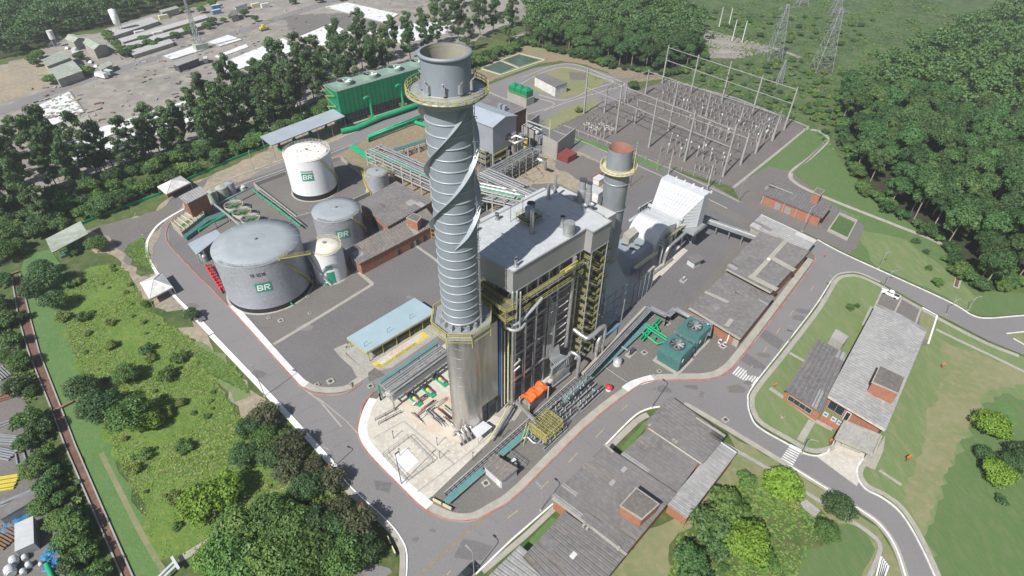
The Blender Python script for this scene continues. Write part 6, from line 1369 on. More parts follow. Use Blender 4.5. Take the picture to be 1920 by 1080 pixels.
# ================================================================= GREEN COOLING UNITS
def cool_unit(q, label, fan=True):
    t = thing('cooling_unit', label, 'cooling unit', q, 'teal cooling units by the warehouse'); s = 7.2
    MB('conc_path').box(q+ZV*.2, (s+1.2, s+1.2, .4), AV).build('plinth', t)
    mb = MB('teal'); h = 6.2
    for a, b, c_, d_ in (((-.5, -.5), (.5, -.5), (.5, .5), (-.5, .5)),):
        lo = [q+AV*(x*s*.93)+BV*(y*s*.93)+ZV*.4 for x, y in (a, b, c_, d_)]; mi = [q+AV*(x*s)+BV*(y*s)+ZV*4.2 for x, y in (a, b, c_, d_)]; hi = [q+AV*(x*s*.92)+BV*(y*s*.92)+ZV*h for x, y in (a, b, c_, d_)]
        mb.add(lo+mi+hi, [(0, 1, 5, 4), (1, 2, 6, 5), (2, 3, 7, 6), (3, 0, 4, 7), (4, 5, 9, 8), (5, 6, 10, 9), (6, 7, 11, 10), (7, 4, 8, 11), (8, 11, 10, 9)])
    mb.build('casing', t)
    c = q+ZV*h; MB('steel_dark').lathe(c, [(2.2, 0), (2.1, .7), (1.95, .7), (2.0, .02), (.01, .03)], 28).build('fan_ring', t)
    mb = MB('galv')
    for j in range(8): a = j*pi/4; dd = Vector((cos(a), sin(a), 0)); nn = Vector((-dd.y, dd.x, 0)); mb.add([c+dd*.3-nn*.15+ZV*.45, c+dd*.3+nn*.15+ZV*.62, c+dd*1.85+nn*.3+ZV*.62, c+dd*1.85-nn*.3+ZV*.45], [(0, 1, 2, 3)])
    mb.cyl(c+ZV*.3, .35, .5, 12); mb.build('fan', t)
    for k in range(4): MB('steel_dark').box(q+BV*(s*.485)*1.0+AV*(-2.4+k*1.6)+ZV*1.6, (1.1, .12, 1.5), AV).build('louvre', t)
    mb = MB('galv'); rail(mb, [q+AV*(s/2+.3)+BV*(s*.5), q+AV*(s/2+.3)-BV*(s*.5)], 3.2, m='galv'); rail(mb, [q+AV*(s*.46)+BV*(s*.45), q+AV*(s*.46)-BV*(s*.45)], h, m='galv')
    for j in range(9): p = q+AV*(s/2+.7)+BV*(-3+j*.75); mb.bar(p+ZV*.3, p+ZV*3.1, .1)
    mb.build('railing', t); MB('white_paint').box(q+BV*(s*.502)-AV*2.4+ZV*4.3, (.5, .1, 1.1), AV).build('name_plate', t)
cool_unit(G(1262, 676), 'boxy teal cooling unit with a roof fan nearer the red kerb'); cool_unit(G(1294, 641), 'boxy teal cooling unit with a roof fan close to the brick warehouse gable')
t = thing('pipework', 'bright green pipes beside the teal cooling units', 'pipework', G(1230, 625))
for k, pts in enumerate((((1240, 600, 1.5), (1205, 638, 1.5)), ((1236, 597, 1.5), (1201, 634, 1.5)), ((1210, 612, 2), (1250, 638, 2)), ((1212, 608, 2), (1252, 634, 2)), ((1203, 622, 1.2), (1232, 645, 1.2), (1248, 640, 1.2)), ((1230, 608, 1.6), (1236, 620, 1.6)))):
    MB('green_pipe').tube([G(*p) for p in pts], .28, 8).build('pipe_run', t)
for x, y in ((1215, 630), (1226, 640), (1222, 622)): MB('green_pipe').cyl(G(x, y, 0), .4, 1.8, 10).build('valve', t)
# silver pipe tray going around the cooling units
PTS = [(1100, 702), (1219, 577), (1251, 592), (1266, 579), (1318, 607), (1331, 607), (1325, 628)]
t = thing('pipe_bridge', 'long silver pipe bridge zigzagging from the boiler past the teal cooling units', 'pipe bridge', G(1170, 640)); H_ = 4.5
for o in (-.75, -.25, .25, .75):
    P = []
    for (x, y) in PTS: q = G(x, y, H_); P.append(q+AV*o*.6+BV*o)
    MB('silver_pipe').tube(P, .2, 8).build('pipe_run', t)
mb = MB('galv'); P = [G(x, y, H_-.4) for x, y in PTS]
for a, b in zip(P, P[1:]):
    mb.bar(a, b, 1.9, .15)
    n = max(1, int((b-a).length/6))
    for j in range(n+1): q = a.lerp(b, j/n); mb.bar(Vector((q.x, q.y, 0)), q, .3)
mb.build('supports', t)
mb = MB('conc_path'); a, b = G(1100, 702, 4.9), G(1217, 577, 4.9); mb.bar(a+AV*-.6-BV*.9, b-BV*.9-AV*.6, .7, .8); mb.build('edge_beam', t)
# trench along the pad: dark gap with teal tray
t = thing('cable_trench', 'dark open trench with pipes running the length of the concrete pad', 'trench', G(950, 830))
a, b = G(838, 932), G(1225, 588); d = (b-a).normalized(); w = Vector((-d.y, d.x, 0))
mb = MB('steel_dark'); mb.bar(a+ZV*.1, b+ZV*.1, 1.5, .25); mb.build('trench_shade_strip', t); mb = MB('conc_grey'); mb.bar(a+w*.9+ZV*.4, b+w*.9+ZV*.4, .3, .8); mb.bar(a-w*.9+ZV*.3, b-w*.9+ZV*.3, .25, .6); mb.build('trench_wall', t)  # dark strip between the walls paints the shadow in the trench
for k in range(3): MB('steel_grey').tube([a+w*(-.5+k*.5)+ZV*.45, b+w*(-.5+k*.5)+ZV*.45], .14, 6).build('pipe_run', t)
mb = MB('steel_dark')
for k in range(60): q = a.lerp(b, k/60); mb.bar(q-w*.9+ZV*.7, q+w*.9+ZV*.7, .1, .15)
mb.build('cross_bars', t)
t = thing('cable_tray', 'teal covered cable tray passing the brown-roofed hut', 'cable tray', G(835, 935)); 
for a_, b_ in (((836, 941), (906, 880)), ((938, 852), (1012, 790)), ((1058, 752), (1215, 607))):
    A, B = G(*a_, 1.3), G(*b_, 1.3); MB('teal_tray').bar(A, B, 1.5, .25).build('tray_cover', t); mb = MB('galv')
    n = int((B-A).length/4)
    for j in range(n+1): q = A.lerp(B, j/n); mb.bar(Vector((q.x, q.y, 0)), q, .2)
    mb.bar(A-w*.8-ZV*.0, B-w*.8, .1, .35); mb.build('tray_frame', t)
# orange tarp container platform
t = thing('tarp_covered_skid', 'equipment skid on the pad covered by a bright orange tarpaulin', 'skid', G(975, 750)); P = [L(a, b, 4.6) for a, b in ((.6, -1.6), (8.2, -1.4), (8.4, -4.4), (.8, -4.8))]
mb = MB('orange'); n = 8
g = [[P[0].lerp(P[1], i/n).lerp(P[3].lerp(P[2], i/n), j/3)+ZV*(.25*sin(i*1.9+j)+.5*(j in (1, 2))+(.5 if i == n-1 and j < 2 else 0)) for j in range(4)] for i in range(n+1)]
for i in range(n):
    for j in range(3): mb.quad(g[i][j], g[i+1][j], g[i+1][j+1], g[i][j+1])
for i in range(n): mb.quad(g[i][3], g[i+1][3], g[i+1][3]-ZV*(.9+.3*sin(i*2)), g[i][3]-ZV*(.9+.3*sin(i*2-2)))
mb.build('tarpaulin', t); 
for p in P: MB('conc_pole').bar(Vector((p.x, p.y, .2)), p, .35).build('post', t)
mb = MB('steel_grey'); mb.prism(inset(P, .8), .2, 2.6, True); mb.build('skid_body', t); mb = MB('yellow'); rail(mb, [P[0]-ZV*3, P[3]-ZV*3]); mb.build('railing', t)
t, _ = pipe('walk_bridge', 'thin grey footbridge from the skid to the yellow valve platform', [(968, 755, 2.5), (1004, 795, 3.5)], .12, 'galv', n=6); P = [G(968, 755, 2.5), G(1004, 790, 3.5)]; MB('steel_grey').bar(P[0], P[1], .9, .12).build('deck', t); mb = MB('galv'); rail(mb, P, m='galv'); mb.build('railing', t)
# yellow valve platform and skids
def skid(name, label, c, lx, ly, seed, yellow=True, h=3.4, dense=26, ms=('galv', 'silver_pipe', 'steel_grey', 'steel_grey', 'galv', 'steel_dark')):
    rz = random.Random(seed); t = thing(name, label, 'valve skid', c); mb = MB('steel_grey')
    for s in (-1, 1): mb.bar(c-AV*lx/2+BV*(s*ly/2)+ZV*.3, c+AV*lx/2+BV*(s*ly/2)+ZV*.3, .25)
    mb.build('base_frame', t)
    for k in range(int(ly/.8)):
        o = -ly/2+.5+k*.8; z = .8+rz.random()*1.0; m = rz.choice(ms); P = [c-AV*(lx/2)+BV*o+ZV*z, c+AV*(lx/2)+BV*o+ZV*z]
        if rz.random() < .6: P = [P[0], P[1], P[1]+ZV*-.6+AV*.3]
        MB(m).tube(P, .14+rz.random()*.14, 8).build('pipe_run', t)
        for j in range(int(lx/2.2)):
            q = P[0].lerp(P[1], (j+rz.random()*.7)/(lx/2.2)); mb = MB(rz.choice(ms)); mb.lathe(q-ZV*.3, [(.08, 0), (.26, .05), (.28, .5), (.07, .6), (.05, .9), (.2, .95), (.2, 1.02), (.03, 1.05)], 8); mb.build('valve', t)
    if yellow:
        for z in (h*.55, h):
            mb = MB('yellow_pale'); q = [c-AV*lx*.4-BV*ly*.4, c+AV*lx*.3-BV*ly*.4, c+AV*lx*.3+BV*ly*.45, c-AV*lx*.4+BV*ly*.45]; rail(mb, q, z, closed=True, m='yellow', step=1.4)
            for k in range(9): a, b = q[0].lerp(q[1], k/8), q[3].lerp(q[2], k/8); mb.bar(a+ZV*z, b+ZV*z, .12, .1)
            for p in q: mb.bar(p, p+ZV*z, .16)
            mb.build('walkway', t)
        mb = MB('yellow'); a, b = c-AV*lx*.4-BV*ly*.45+ZV*h, c-AV*lx*.75-BV*ly*.3; 
        for s in (-.4, .4): mb.bar(a+BV*s, b+BV*s, .1, .25); mb.bar(a+BV*s+ZV, b+BV*s+ZV, .08)
        mb.build('stair', t)
    return t
skid('valve_skid', 'valve skid under a faded yellow walkway beside the red kerb', G(1024, 812), 9, 6.5, 21, h=4.2)
skid('metering_skid', 'cluster of silver metering pipes and valves between yellow walkway and trench', G(1050, 778), 7, 6, 23, yellow=False)
skid('metering_skid', 'rows of parallel silver metering pipes in the yard nearest the red bin', G(1092, 742), 10, 6.5, 25, yellow=False, dense=30)
pipe('silver_pipe', 'bent white pipe from the teal tray to the yellow walkway', [(981, 822, 1.4), (990, 820, 1.4), (1000, 830, .8), (1012, 828, .8), (1022, 815, .8)], .22, 'white_metal', n=8, k=2)
t = thing('drum_tank', 'small white drum tank beside the pipe bridge', 'tank', G(1157, 683)); q = G(1157, 683); MB('white_dirty').cyl(q, 1.2, 2, 20).build('shell', t); MB('galv').lathe(q, [(1.2, 2), (.5, 2.5), (.05, 2.6)], 20).build('lid', t)
t = thing('pump_skid', 'dark pump and pipes beside the small white drum tank', 'pump', G(1178, 668)); q = G(1178, 668); mb = MB('galv'); mb.tube([q+ZV*2.2-BV*2, q+ZV*2.2, q+ZV*.4], .22, 8); mb.tube([q-BV*2+ZV*3.2-AV*1, q+ZV*3.2-AV], .2, 8); mb.build('pipe_run', t); mb = MB('steel_dark'); mb.tube([q+ZV*1+AV*.4, q+ZV*1+AV*2.6], .6, 12); mb.build('motor', t); MB('conc_path').box(q+AV*1.2+ZV*.15, (3.6, 1.8, .3), AV).build('plinth', t)
pipe('blue_pipe', 'blue pipe rack arm at the foot of the stair tower', [(1127, 640, 6.5), (1160, 608, 6.5)], .5, 'blue_steel', n=10, sup=5)
pipe('connection_tray', 'narrow double pipe crossing the yard to the curved kerb', [(1132, 687, .4), (1175, 716, .4)], .12, 'galv', n=6); 
# shiny elbow bundle on the pad
t = thing('elbow_bundle', 'bundle of shiny curved pipes on the pad beside the white sheet roof', 'pipework', G(872, 830))
for k in range(5): q = G(860+k*7, 826-k*5); MB('silver_pipe').tube(smooth([q+BV*1.8+ZV*.3, q+BV*1.2+ZV*2.0, q+ZV*2.9, q-BV*1.3+ZV*2.2, q-BV*1.9+ZV*.3], 3), .34, 10).build('elbow_pipe', t)
for k in range(4): q = G(866+k*7, 835-k*4); MB('steel_dark').lathe(q, [(.3, .1), (.4, .7), (.15, 1.2)], 10).build('valve', t)
P = [G(x, y, 2.6) for x, y in ((883, 806), (906, 789), (923, 800), (896, 822))]; t = thing('sheet_roof_shelter', 'low shelter with white sheet roof on the concrete pad', 'shelter', (P[0].x, P[0].y, 0)); MB('white_metal').slab(*P, .1).build('roof', t)
for p in inset(P, .3): MB('galv').bar(Vector((p.x, p.y, .1)), Vector((p.x, p.y, 2.5)), .12).build('post', t)
t = thing('fenced_enclosure', 'low wire fence enclosing a white square slab on the concrete pad', 'fence', G(770, 865)); P = pxs([(720, 857), (766, 822), (812, 868), (762, 905)], .17)
mb = MB('steel_grey'); rail(mb, P, closed=True, m='steel_grey', h=1.8, w=.07, step=1.3); mb.build('fence_panel', t); MB('white_slab').prism(pxs([(738, 858), (762, 841), (788, 867), (760, 889)]), .17, .3, True).build('slab', t)
# pump bay left of the stack
t = thing('pipe_gallery', 'steel pipe gallery with teal beam and pumps left of the silver stack base', 'pipe gallery', G(745, 770)); A, B = G(740, 768), G(845, 690); d = (B-A).normalized(); w = Vector((-d.y, d.x, 0))
if w.x > 0: w = -w
for k in range(4):
    p = A+d*((B-A).length*k/3); mb = MB('steel_grey' if k else 'galv'); mb.bar(p, p+ZV*6.2, .35); mb.bar(p+w*5, p+w*5+ZV*6.2, .35); 
    for z in (3.4, 6): mb.bar(p+ZV*z, p+w*5+ZV*z, .3)
    mb.build('portal_frame', t)
for k, (o, z, r, m) in enumerate(((0, 6.3, .3, 'galv'), (1, 6.4, .45, 'silver_pipe'), (2, 6.4, .25, 'galv'), (2.8, 6.4, .3, 'silver_pipe'), (3.6, 6.4, .22, 'cladding'), (0, 3.8, .4, 'silver_pipe'), (1.4, 3.8, .3, 'galv'), (2.6, 3.7, .25, 'white_dirty'))):
    MB(m).tube([A+w*o+ZV*z, B+w*o+ZV*z], r, 8).build('pipe_run', t)
MB('teal_tray').bar(A+w*5+ZV*6.5, B+w*5+ZV*6.5, .9, .4).build('tray_cover', t); MB('cladding').bar(A-w*.2+ZV*4.8, B-w*.2+ZV*4.8, .15, 1.6).build('side_screen', t)
mb = MB('green_pipe'); a = A+w*5-d*.6; mb.bar(a, a+ZV*6.4, .3); mb.bar(a+w*.0+d*.0, a+ZV*3, .3); mb.build('ladder', t)
for k, (x, y) in enumerate(((778, 738), (803, 722), (826, 702))):
    q = G(x, y+14); t2 = thing('feed_pump', ['feed pump with yellow coupling nearest the rounded kerb', 'feed pump with yellow coupling in the middle of three', 'feed pump with yellow coupling next to the silver stack base'][k], 'pump', q, 'feed pumps in the pipe gallery'); MB('green_pipe').box(q+ZV*.45, (5, 1.3, .5), BV).build('base_frame', t2); MB('black').tube([q+ZV*1.2-BV*2, q+ZV*1.2-BV*.3], .6, 12).build('motor', t2); MB('tactile').tube([q+ZV*1.2-BV*.3, q+ZV*1.2+BV*.5], .5, 10).build('coupling', t2); MB('galv').tube([q+ZV*1.2+BV*.5, q+ZV*1.2+BV*1.8], .5, 12).build('casing', t2)
rz = random.Random(31); t = thing('small_bore_pipes', 'mat of thin low pipes on the rust stained pad', 'pipework', G(790, 780))
for k in range(26):
    q = G(rz.uniform(770, 835), rz.uniform(755, 785), .35+rz.random()*.8); d_ = rz.choice([AV, BV]); MB(rz.choice(['galv', 'steel_grey', 'rust', 'green_pipe', 'silver_pipe'])).tube([q-ZV*.3, q, q+d_*rz.uniform(2, 5), q+d_*4-ZV*.4], .09+rz.random()*.08, 6).build('pipe_run', t)
t = thing('handrail', 'grey handrail ramp at the rounded end of the pad', 'handrail', G(712, 800)); mb = MB('steel_dark'); rail(mb, [G(710, 797, .17), G(752, 775, .17)], m='steel_dark', h=1.2); rail(mb, [G(704, 790, .17), G(742, 770, .17)], m='steel_dark', h=1.2); mb.build('rail_run', t)
for k, (x, y) in enumerate(((825, 860), (887, 862), (943, 820), (820, 835), (738, 822), (750, 855))):
    q = G(x, y, .17); mb = MB('steel_dark'); mb.bar(q, q+ZV*3.2, .12); mb.bar(q+ZV*3.2, q+ZV*3.3+BV*.5, .1); tag(mb.build('pad_post'), 'slim dark post standing on the pale concrete pad', 'post', 'slim posts on the concrete pad')
t = thing('mesh_panel', 'pale mesh fence panel standing beside the brown-roofed hut', 'fence', G(970, 860)); mb = MB('galv'); rail(mb, [G(957, 853), G(986, 875)], m='galv', h=1.9, step=.8, w=.08); mb.build('panel', t)
for k, (x, y, s) in enumerate(((911, 907, 1.7), (527, 602, 1.6), (504, 597, 1.1), (581, 588, 1), (577, 557, 1.0), (620, 716, 1.9), (595, 722, 1.2), (1208, 662, 1.6), (1236, 697, 1.2), (1360, 788, 1.6), (695, 725, 1.6), (650, 652, 1.2), (1251, 607, 1.6), (1355, 650, 1.8), (1248, 607, 1.0))):
    q = G(x, y); mb = MB('conc_path'); mb.box(q+ZV*.2, (s, s, .24), AV+BV*.2); mb.use('steel_dark').cyl(q+ZV*.3, s*.3, .04, 14); tag(mb.build('manhole'), 'pale square concrete manhole cover set in the tarmac', 'manhole', 'square manhole covers around the plant')
t = thing('waste_bin', 'round bin with red lid on a white base inside the curved kerb', 'bin', G(1141, 731)); q = G(1141, 731); MB('white_paint').cyl(q, .8, 1.0, 16).build('body', t); MB('red').lathe(q, [(1.0, 1.0), (.95, 1.4), (.4, 1.75), (.01, 1.8)], 16).build('lid', t)
for a, b, l in (((811, 938), (848, 957), 'low yellow striped barrier on the rounded corner of the pad kerb'), ((727, 1008), (743, 1043), 'low yellow striped barrier on the grass verge')):
    A, B = G(*a), G(*b); mb = MB('yellow_pale'); mb.bar(A+ZV*.55, B+ZV*.55, .25, .9); mb.use('steel_dark')
    for k in (.0, .5, 1): q = A.lerp(B, k); mb.box(q+ZV*.5, (.35, .35, 1.0), AV)
    tag(mb.build('barrier'), l, 'barrier')
# ================================================================= SUBSTATION
def dirv(a, b): d = (b-a); d.z = 0; return d.normalized()
M['gantry'] = mat('weathered_concrete', (.33, .325, .31), (.27, .265, .255), .6, .85)
def portal(name, label, bt, beams, m='gantry', w=.68, group=None):
    P = [G(*b) for b, t in bt]; H = [hgt(b, t[1]) for b, t in bt]; hm = sorted(H)[len(H)//2]
    t_ = thing(name, label, 'gantry', P[0], group)
    for p in P:
        mb = MB(m); mb.add([p+AV*(w*.6*i)+BV*(w*.6*j) for j in (-1, 1) for i in (-1, 1)]+[p+AV*(w*.36*i)+BV*(w*.36*j)+ZV*hm for j in (-1, 1) for i in (-1, 1)], [(0, 1, 5, 4), (1, 3, 7, 5), (3, 2, 6, 7), (2, 0, 4, 6), (4, 5, 7, 6)]); mb.build('post', t_)
    for f in beams: MB(m).bar(P[0]+ZV*hm*f, P[-1]+ZV*hm*f, .24, .28).build('crossbeam', t_)
    mb = MB('steel_dark')
    for a, b in zip(P, P[1:]):
        for f in beams:
            for k in (.25, .5, .75):
                q = a.lerp(b, k)+ZV*hm*f; mb.bar(q, q-ZV*1.8, .14)
    mb.build('insulator_strings', t_)
    return t_, P, hm
Z3 = lambda x, y: (960+x/3, y/3)
def bt(*v): return [(Z3(a, b), Z3(c, d)) for a, b, c, d in v]
_, PB, hB = portal('line_gantry', 'tallest concrete gantry row along the far grassy edge of the substation', bt((845, 470, 866, 258), (1005, 530, 1035, 308), (1180, 570, 1210, 365), (1345, 660, 1392, 425), (1530, 730, 1582, 485)), (.94, .62))
_, PF, hF = portal('line_gantry', 'tall concrete gantry row along the near edge of the substation', bt((405, 640, 415, 412), (583, 752, 603, 480), (770, 830, 805, 540), (970, 910, 1015, 622), (1185, 995, 1245, 705)), (.90, .58))
_, PM, hM = portal('bus_gantry', 'lower concrete gantry row with posts between the two tall rows', bt((690, 697, 706, 555), (878, 742, 895, 620), (1075, 840, 1100, 690), (1285, 925, 1318, 745)), (.96,))
_, PN, hN = portal('bus_gantry', 'lower concrete gantry row nearer the far tall row', bt((750, 532, 760, 400), (910, 600, 925, 462), (1090, 655, 1108, 510), (1275, 712, 1300, 575), (1462, 790, 1490, 637)), (.96,))
portal('bus_gantry', 'lower concrete gantry crossing the left end of the substation', bt((520, 635, 530, 480), (632, 587, 640, 462), (750, 530, 762, 392)), (.97,))
portal('bus_gantry', 'lower concrete gantry crossing the right end of the substation', bt((1285, 927, 1318, 748), (1370, 862, 1400, 690), (1464, 792, 1492, 632)), (.97,), w=.75)
# overhead conductors
t = thing('conductors', 'thin overhead conductor wires strung between the substation gantries', 'wires', PB[0])
for a, b, z0, z1 in ((PF, PN, hF*.86, hN*.9), (PN, PB, hN*.9, hB*.6), (PF, PB, hF*.55, hB*.9)):
    for i in range(min(len(a), len(b))-1):
        for k in (.25, .5, .75):
            p, q = a[i].lerp(a[i+1], k)+ZV*z0, b[i].lerp(b[i+1], k)+ZV*z1; mid = (p+q)/2-ZV*1.0; MB('steel_dark').tube([p, mid, q], .045, 4, caps=False).build('wire', t)
for i in range(4):
    for k in (.3, .7):
        p = PF[i].lerp(PF[i+1], k)+ZV*hM*.9; q = PM[min(i, 2)].lerp(PM[min(i+1, 3)], k)+ZV*hM*.9; MB('steel_dark').tube([p, q], .045, 4, caps=False).build('wire', t)
# equipment prototypes
def eq_post(m_head, h, kind):
    t = thing(kind[0], 'x', kind[1], (0, 0, 0)); 
    MB('gantry').box((0, 0, h*.3), (.4, .4, h*.6)).build('pedestal', t)
    prof = [(.12, h*.6)]
    z = h*.6
    while z < h*.95: prof += [(.24, z+.06), (.13, z+.14)]; z += .22
    MB('brown_ins' if m_head != 'white' else 'steel_grey').lathe((0, 0, 0), prof, 10).build('insulator', t)
    mb = MB('white_dirty' if m_head == 'white' else 'steel_grey')
    if m_head == 'white': mb.cyl((0, 0, h*.93), .38, .8, 12)
    elif m_head == 'cap': mb.cyl((0, 0, h*.97), .2, .25, 10)
    else: mb.bar((-1.1, 0, h), (1.1, 0, h), .14); mb.cyl((0, 0, h*.95), .2, .2, 8)
    mb.build('head', t); return t
M['brown_ins'] = mat('brown_porcelain', (.13, .10, .09), rough=.3)
K = {'ct': eq_post('white', 4.6, ('current_transformer', 'transformer')), 'arr': eq_post('cap', 4.2, ('surge_arrester', 'insulator')), 'iso': eq_post('arm', 4.4, ('disconnector', 'switch'))}
EL = {'ct': 'instrument transformer with a white cylindrical head standing on the substation gravel', 'arr': 'slim brown post insulator on a grey pedestal standing on the substation gravel', 'iso': 'disconnector post with a short grey contact arm standing on the substation gravel'}
EG = {'ct': 'white headed instrument transformers in the substation', 'arr': 'post insulators in the substation', 'iso': 'disconnector posts in the substation'}
used = set(); rz = random.Random(77)
def place(kind, p, rzv=0, s=1):
    if kind not in used: r = K[kind]; r.location = p; r.rotation_euler[2] = rzv; r.scale = (s, s, s); used.add(kind); r['label'] = EL[kind]; r['group'] = EG[kind]
    else: dup(K[kind], p, rzv, s, EL[kind], EG[kind])
aA = atan2(AV.y, AV.x)
def rowof(a, b, n, pat, jit=.3):
    A, B = G(*a), G(*b)
    for i in range(n):
        p = A.lerp(B, (i+.5)/n)+Vector((rz.uniform(-jit, jit), rz.uniform(-jit, jit), 0)); place(pat[i % len(pat)], p, aA+rz.choice((0, pi/2)), rz.uniform(.88, 1.1))
def rows(seq, n, pats):
    for (a, b), pat in zip(seq, pats): rowof(Z3(*a), Z3(*b), n, pat)
rows([((850, 545), (1470, 775)), ((900, 590), (1440, 800))], 14, (('iso', 'arr', 'iso'), ('arr', 'ct', 'iso')))
rows([((860, 505), (1500, 730)), ((835, 520), (1480, 755)), ((870, 480), (1530, 700))], 19, (('arr', 'iso', 'iso'), ('iso', 'arr', 'arr'), ('iso', 'iso', 'arr')))
rows([((820, 555), (1450, 790)), ((790, 600), (1400, 830))], 13, (('ct', 'arr', 'iso'), ('iso', 'iso', 'arr')))
rows([((410, 700), (560, 765)), ((400, 730), (530, 790)), ((440, 670), (600, 730))], 6, (('iso', 'arr'), ('iso', 'ct'), ('arr', 'iso')))
rows([((560, 620), (700, 560)), ((620, 700), (760, 640))], 4, (('arr', 'iso'), ('iso', 'arr')))
rows([((820, 850), (1000, 900)), ((880, 800), (1010, 850)), ((1010, 945), (1150, 990)), ((1020, 880), (1200, 945)), ((1060, 870), (1230, 930))], 5, (('iso', 'ct'), ('ct', 'ct', 'arr'), ('arr', 'iso'), ('ct', 'iso'), ('ct', 'ct', 'arr')))
rows([((980, 690), (1260, 800)), ((1010, 720), (1290, 840))], 8, (('ct', 'arr', 'iso'), ('iso', 'iso', 'ct')))
rows([((1340, 770), (1480, 690)), ((1330, 830), (1440, 750))], 4, (('ct', 'arr'), ('iso', 'ct')))
t = thing('busbar_support', 'pale ring busbars on low posts at the left corner of the substation', 'busbar', G(*Z3(450, 745)))
for k in range(6): q = G(*Z3(415+k*28, 730+(k % 3)*14)); mb = MB('white_dirty'); mb.tube([q+ZV*3+Vector((1.3*cos(a*pi/6), 1.3*sin(a*pi/6), 0)) for a in range(13)], .12, 6); mb.bar(q, q+ZV*3, .2); mb.build('ring', t)
# substation fence
t = thing('fence', 'thin mesh fence with concrete posts along the near side of the substation', 'fence', G(1060, 246)); P = pxs([(1050, 240), (1120, 266), (1210, 301), (1300, 330), (1374, 354)])
mb = MB('galv')
for a, b in zip(P, P[1:]):
    for z in (.4, 1.2, 2.0): mb.bar(a+ZV*z, b+ZV*z, .05)
mb.build('fence_wires', t)
for a, b in zip(P, P[1:]):
    n = int((b-a).length/5)
    for i in range(n): q = a.lerp(b, i/n); MB('conc_pole').bar(q, q+ZV*2.3, .18).build('post', t)
# ================================================================= LAMPS AND POLES
def lamp_proto(h=8):
    t = thing('street_lamp', 'x', 'street lamp', (0, 0, 0)); MB('galv').tube([(0, 0, 0), (0, 0, h*.5), (0, 0, h-.4), (.35, 0, h), (1.3, 0, h+.15)], .11, 8, r2=.07).build('pole', t)
    mb = MB('galv'); mb.box((1.5, 0, h+.17), (.8, .34, .16)); mb.build('lamp_head', t); MB('conc_path').box((0, 0, .1), (.6, .6, .2)).build('footing', t)
    return t
lp = lamp_proto(); first = True
LAMPS = [((497, 743), 685, 160, 'street lamp on the white kerb where the straight road meets the side road'), ((629, 873), 843, 160, 'street lamp at the lower bend of the straight road'), ((889, 1076), 1034, 140, 'street lamp at the bottom edge beside the parked dark car'),
 ((1014, 957), 914, 140, 'street lamp in front of the largest workshop roof'), ((1222, 764), 708, 140, 'street lamp at the top end of the curved white kerb'), ((1478, 641), 613, 160, 'street lamp between the wide warehouses and the administration lawn'),
 ((1503, 851), 823, -20, 'street lamp between the zebra crossing and the driveway'), ((1647, 503), 473, 10, 'street lamp on the lawn above the administration parking bays'), ((1657, 538), 508, 10, 'street lamp next to the white pickup'), ((1814, 582), 557, 10, 'street lamp near the right edge where the road forks'),
 ((1504, 434), 388, 30, 'street lamp in front of the long orange brick building'), ((1384, 378), 335, 30, 'street lamp between the substation corner and the brick building'), ((1774, 590), 562, 10, 'street lamp beside the paved patch of the right hand road'), ((1232, 318), 270, 30, 'street lamp on the verge of the service road behind the bypass stack'),
 ((1547, 556), 523, 100, 'street lamp at the tip of the administration lawn'), ((477, 322), 285, 100, 'street lamp on the sandy strip by the long grey canopy road'), ((268, 440), 405, 100, 'street lamp by the bend near the white pyramid tents')]
for (b, ty, rz_, lab) in LAMPS:
    p = G(*b); h = max(5.5, min(12.5, hgt(b, ty)))
    s = (1, 1, h/8.15)
    if first: lp.location = p; lp.rotation_euler[2] = radians(rz_); lp.scale = s; lp['label'] = lab; lp['group'] = 'street lamps'; first = False
    else: dup(lp, p, radians(rz_), s, lab, 'street lamps')
for (b, ty, lab) in (((753, 908), 845, 'dark slender lamp pole on the white sidewalk of the pad corner'), ((1182, 330+20), 300, 'dark slender pole behind the bypass stack')):
    p = G(*b); h = min(12, hgt(b, ty)); mb = MB('steel_dark'); mb.tube([p, p+ZV*h], .12, 6, r2=.08); mb.box(p+ZV*h+AV*.4, (1, .3, .15), AV); tag(mb.build('lamp_pole'), lab, 'street lamp')
for k, (b, ty) in enumerate(((Z3(880, 980), 290), (Z3(1097, 1065), 308))):
    p = G(*b); h = hgt(b, ty); tag(MB('conc_pole').tube([p, p+ZV*h], .3, 8, r2=.2).build('concrete_pole'), ['concrete pole in the gravel near the bypass stack platform', 'concrete pole right behind the white air intake'][k], 'pole')
for k, (a, b, c, d) in enumerate(((1165, 150, 1178, 40), (1217, 152, 1228, 45), (1237, 232, 1250, 110), (1293, 240, 1307, 118))):
    b_ = Z3(a, b); p = G(*b_); h = hgt(b_, d/3); tag(MB('white_dirty').tube([p, p+ZV*h], .42, 8, r2=.26).build('utility_pole'), ['pale utility pole, farther left of the two by the trees', 'pale utility pole, farther right of the two in the scrub', 'pale utility pole, left of the pair beside the grey clearing', 'pale utility pole, right of the pair beside the grey clearing'][k], 'pole', 'pale utility poles by the clearing')
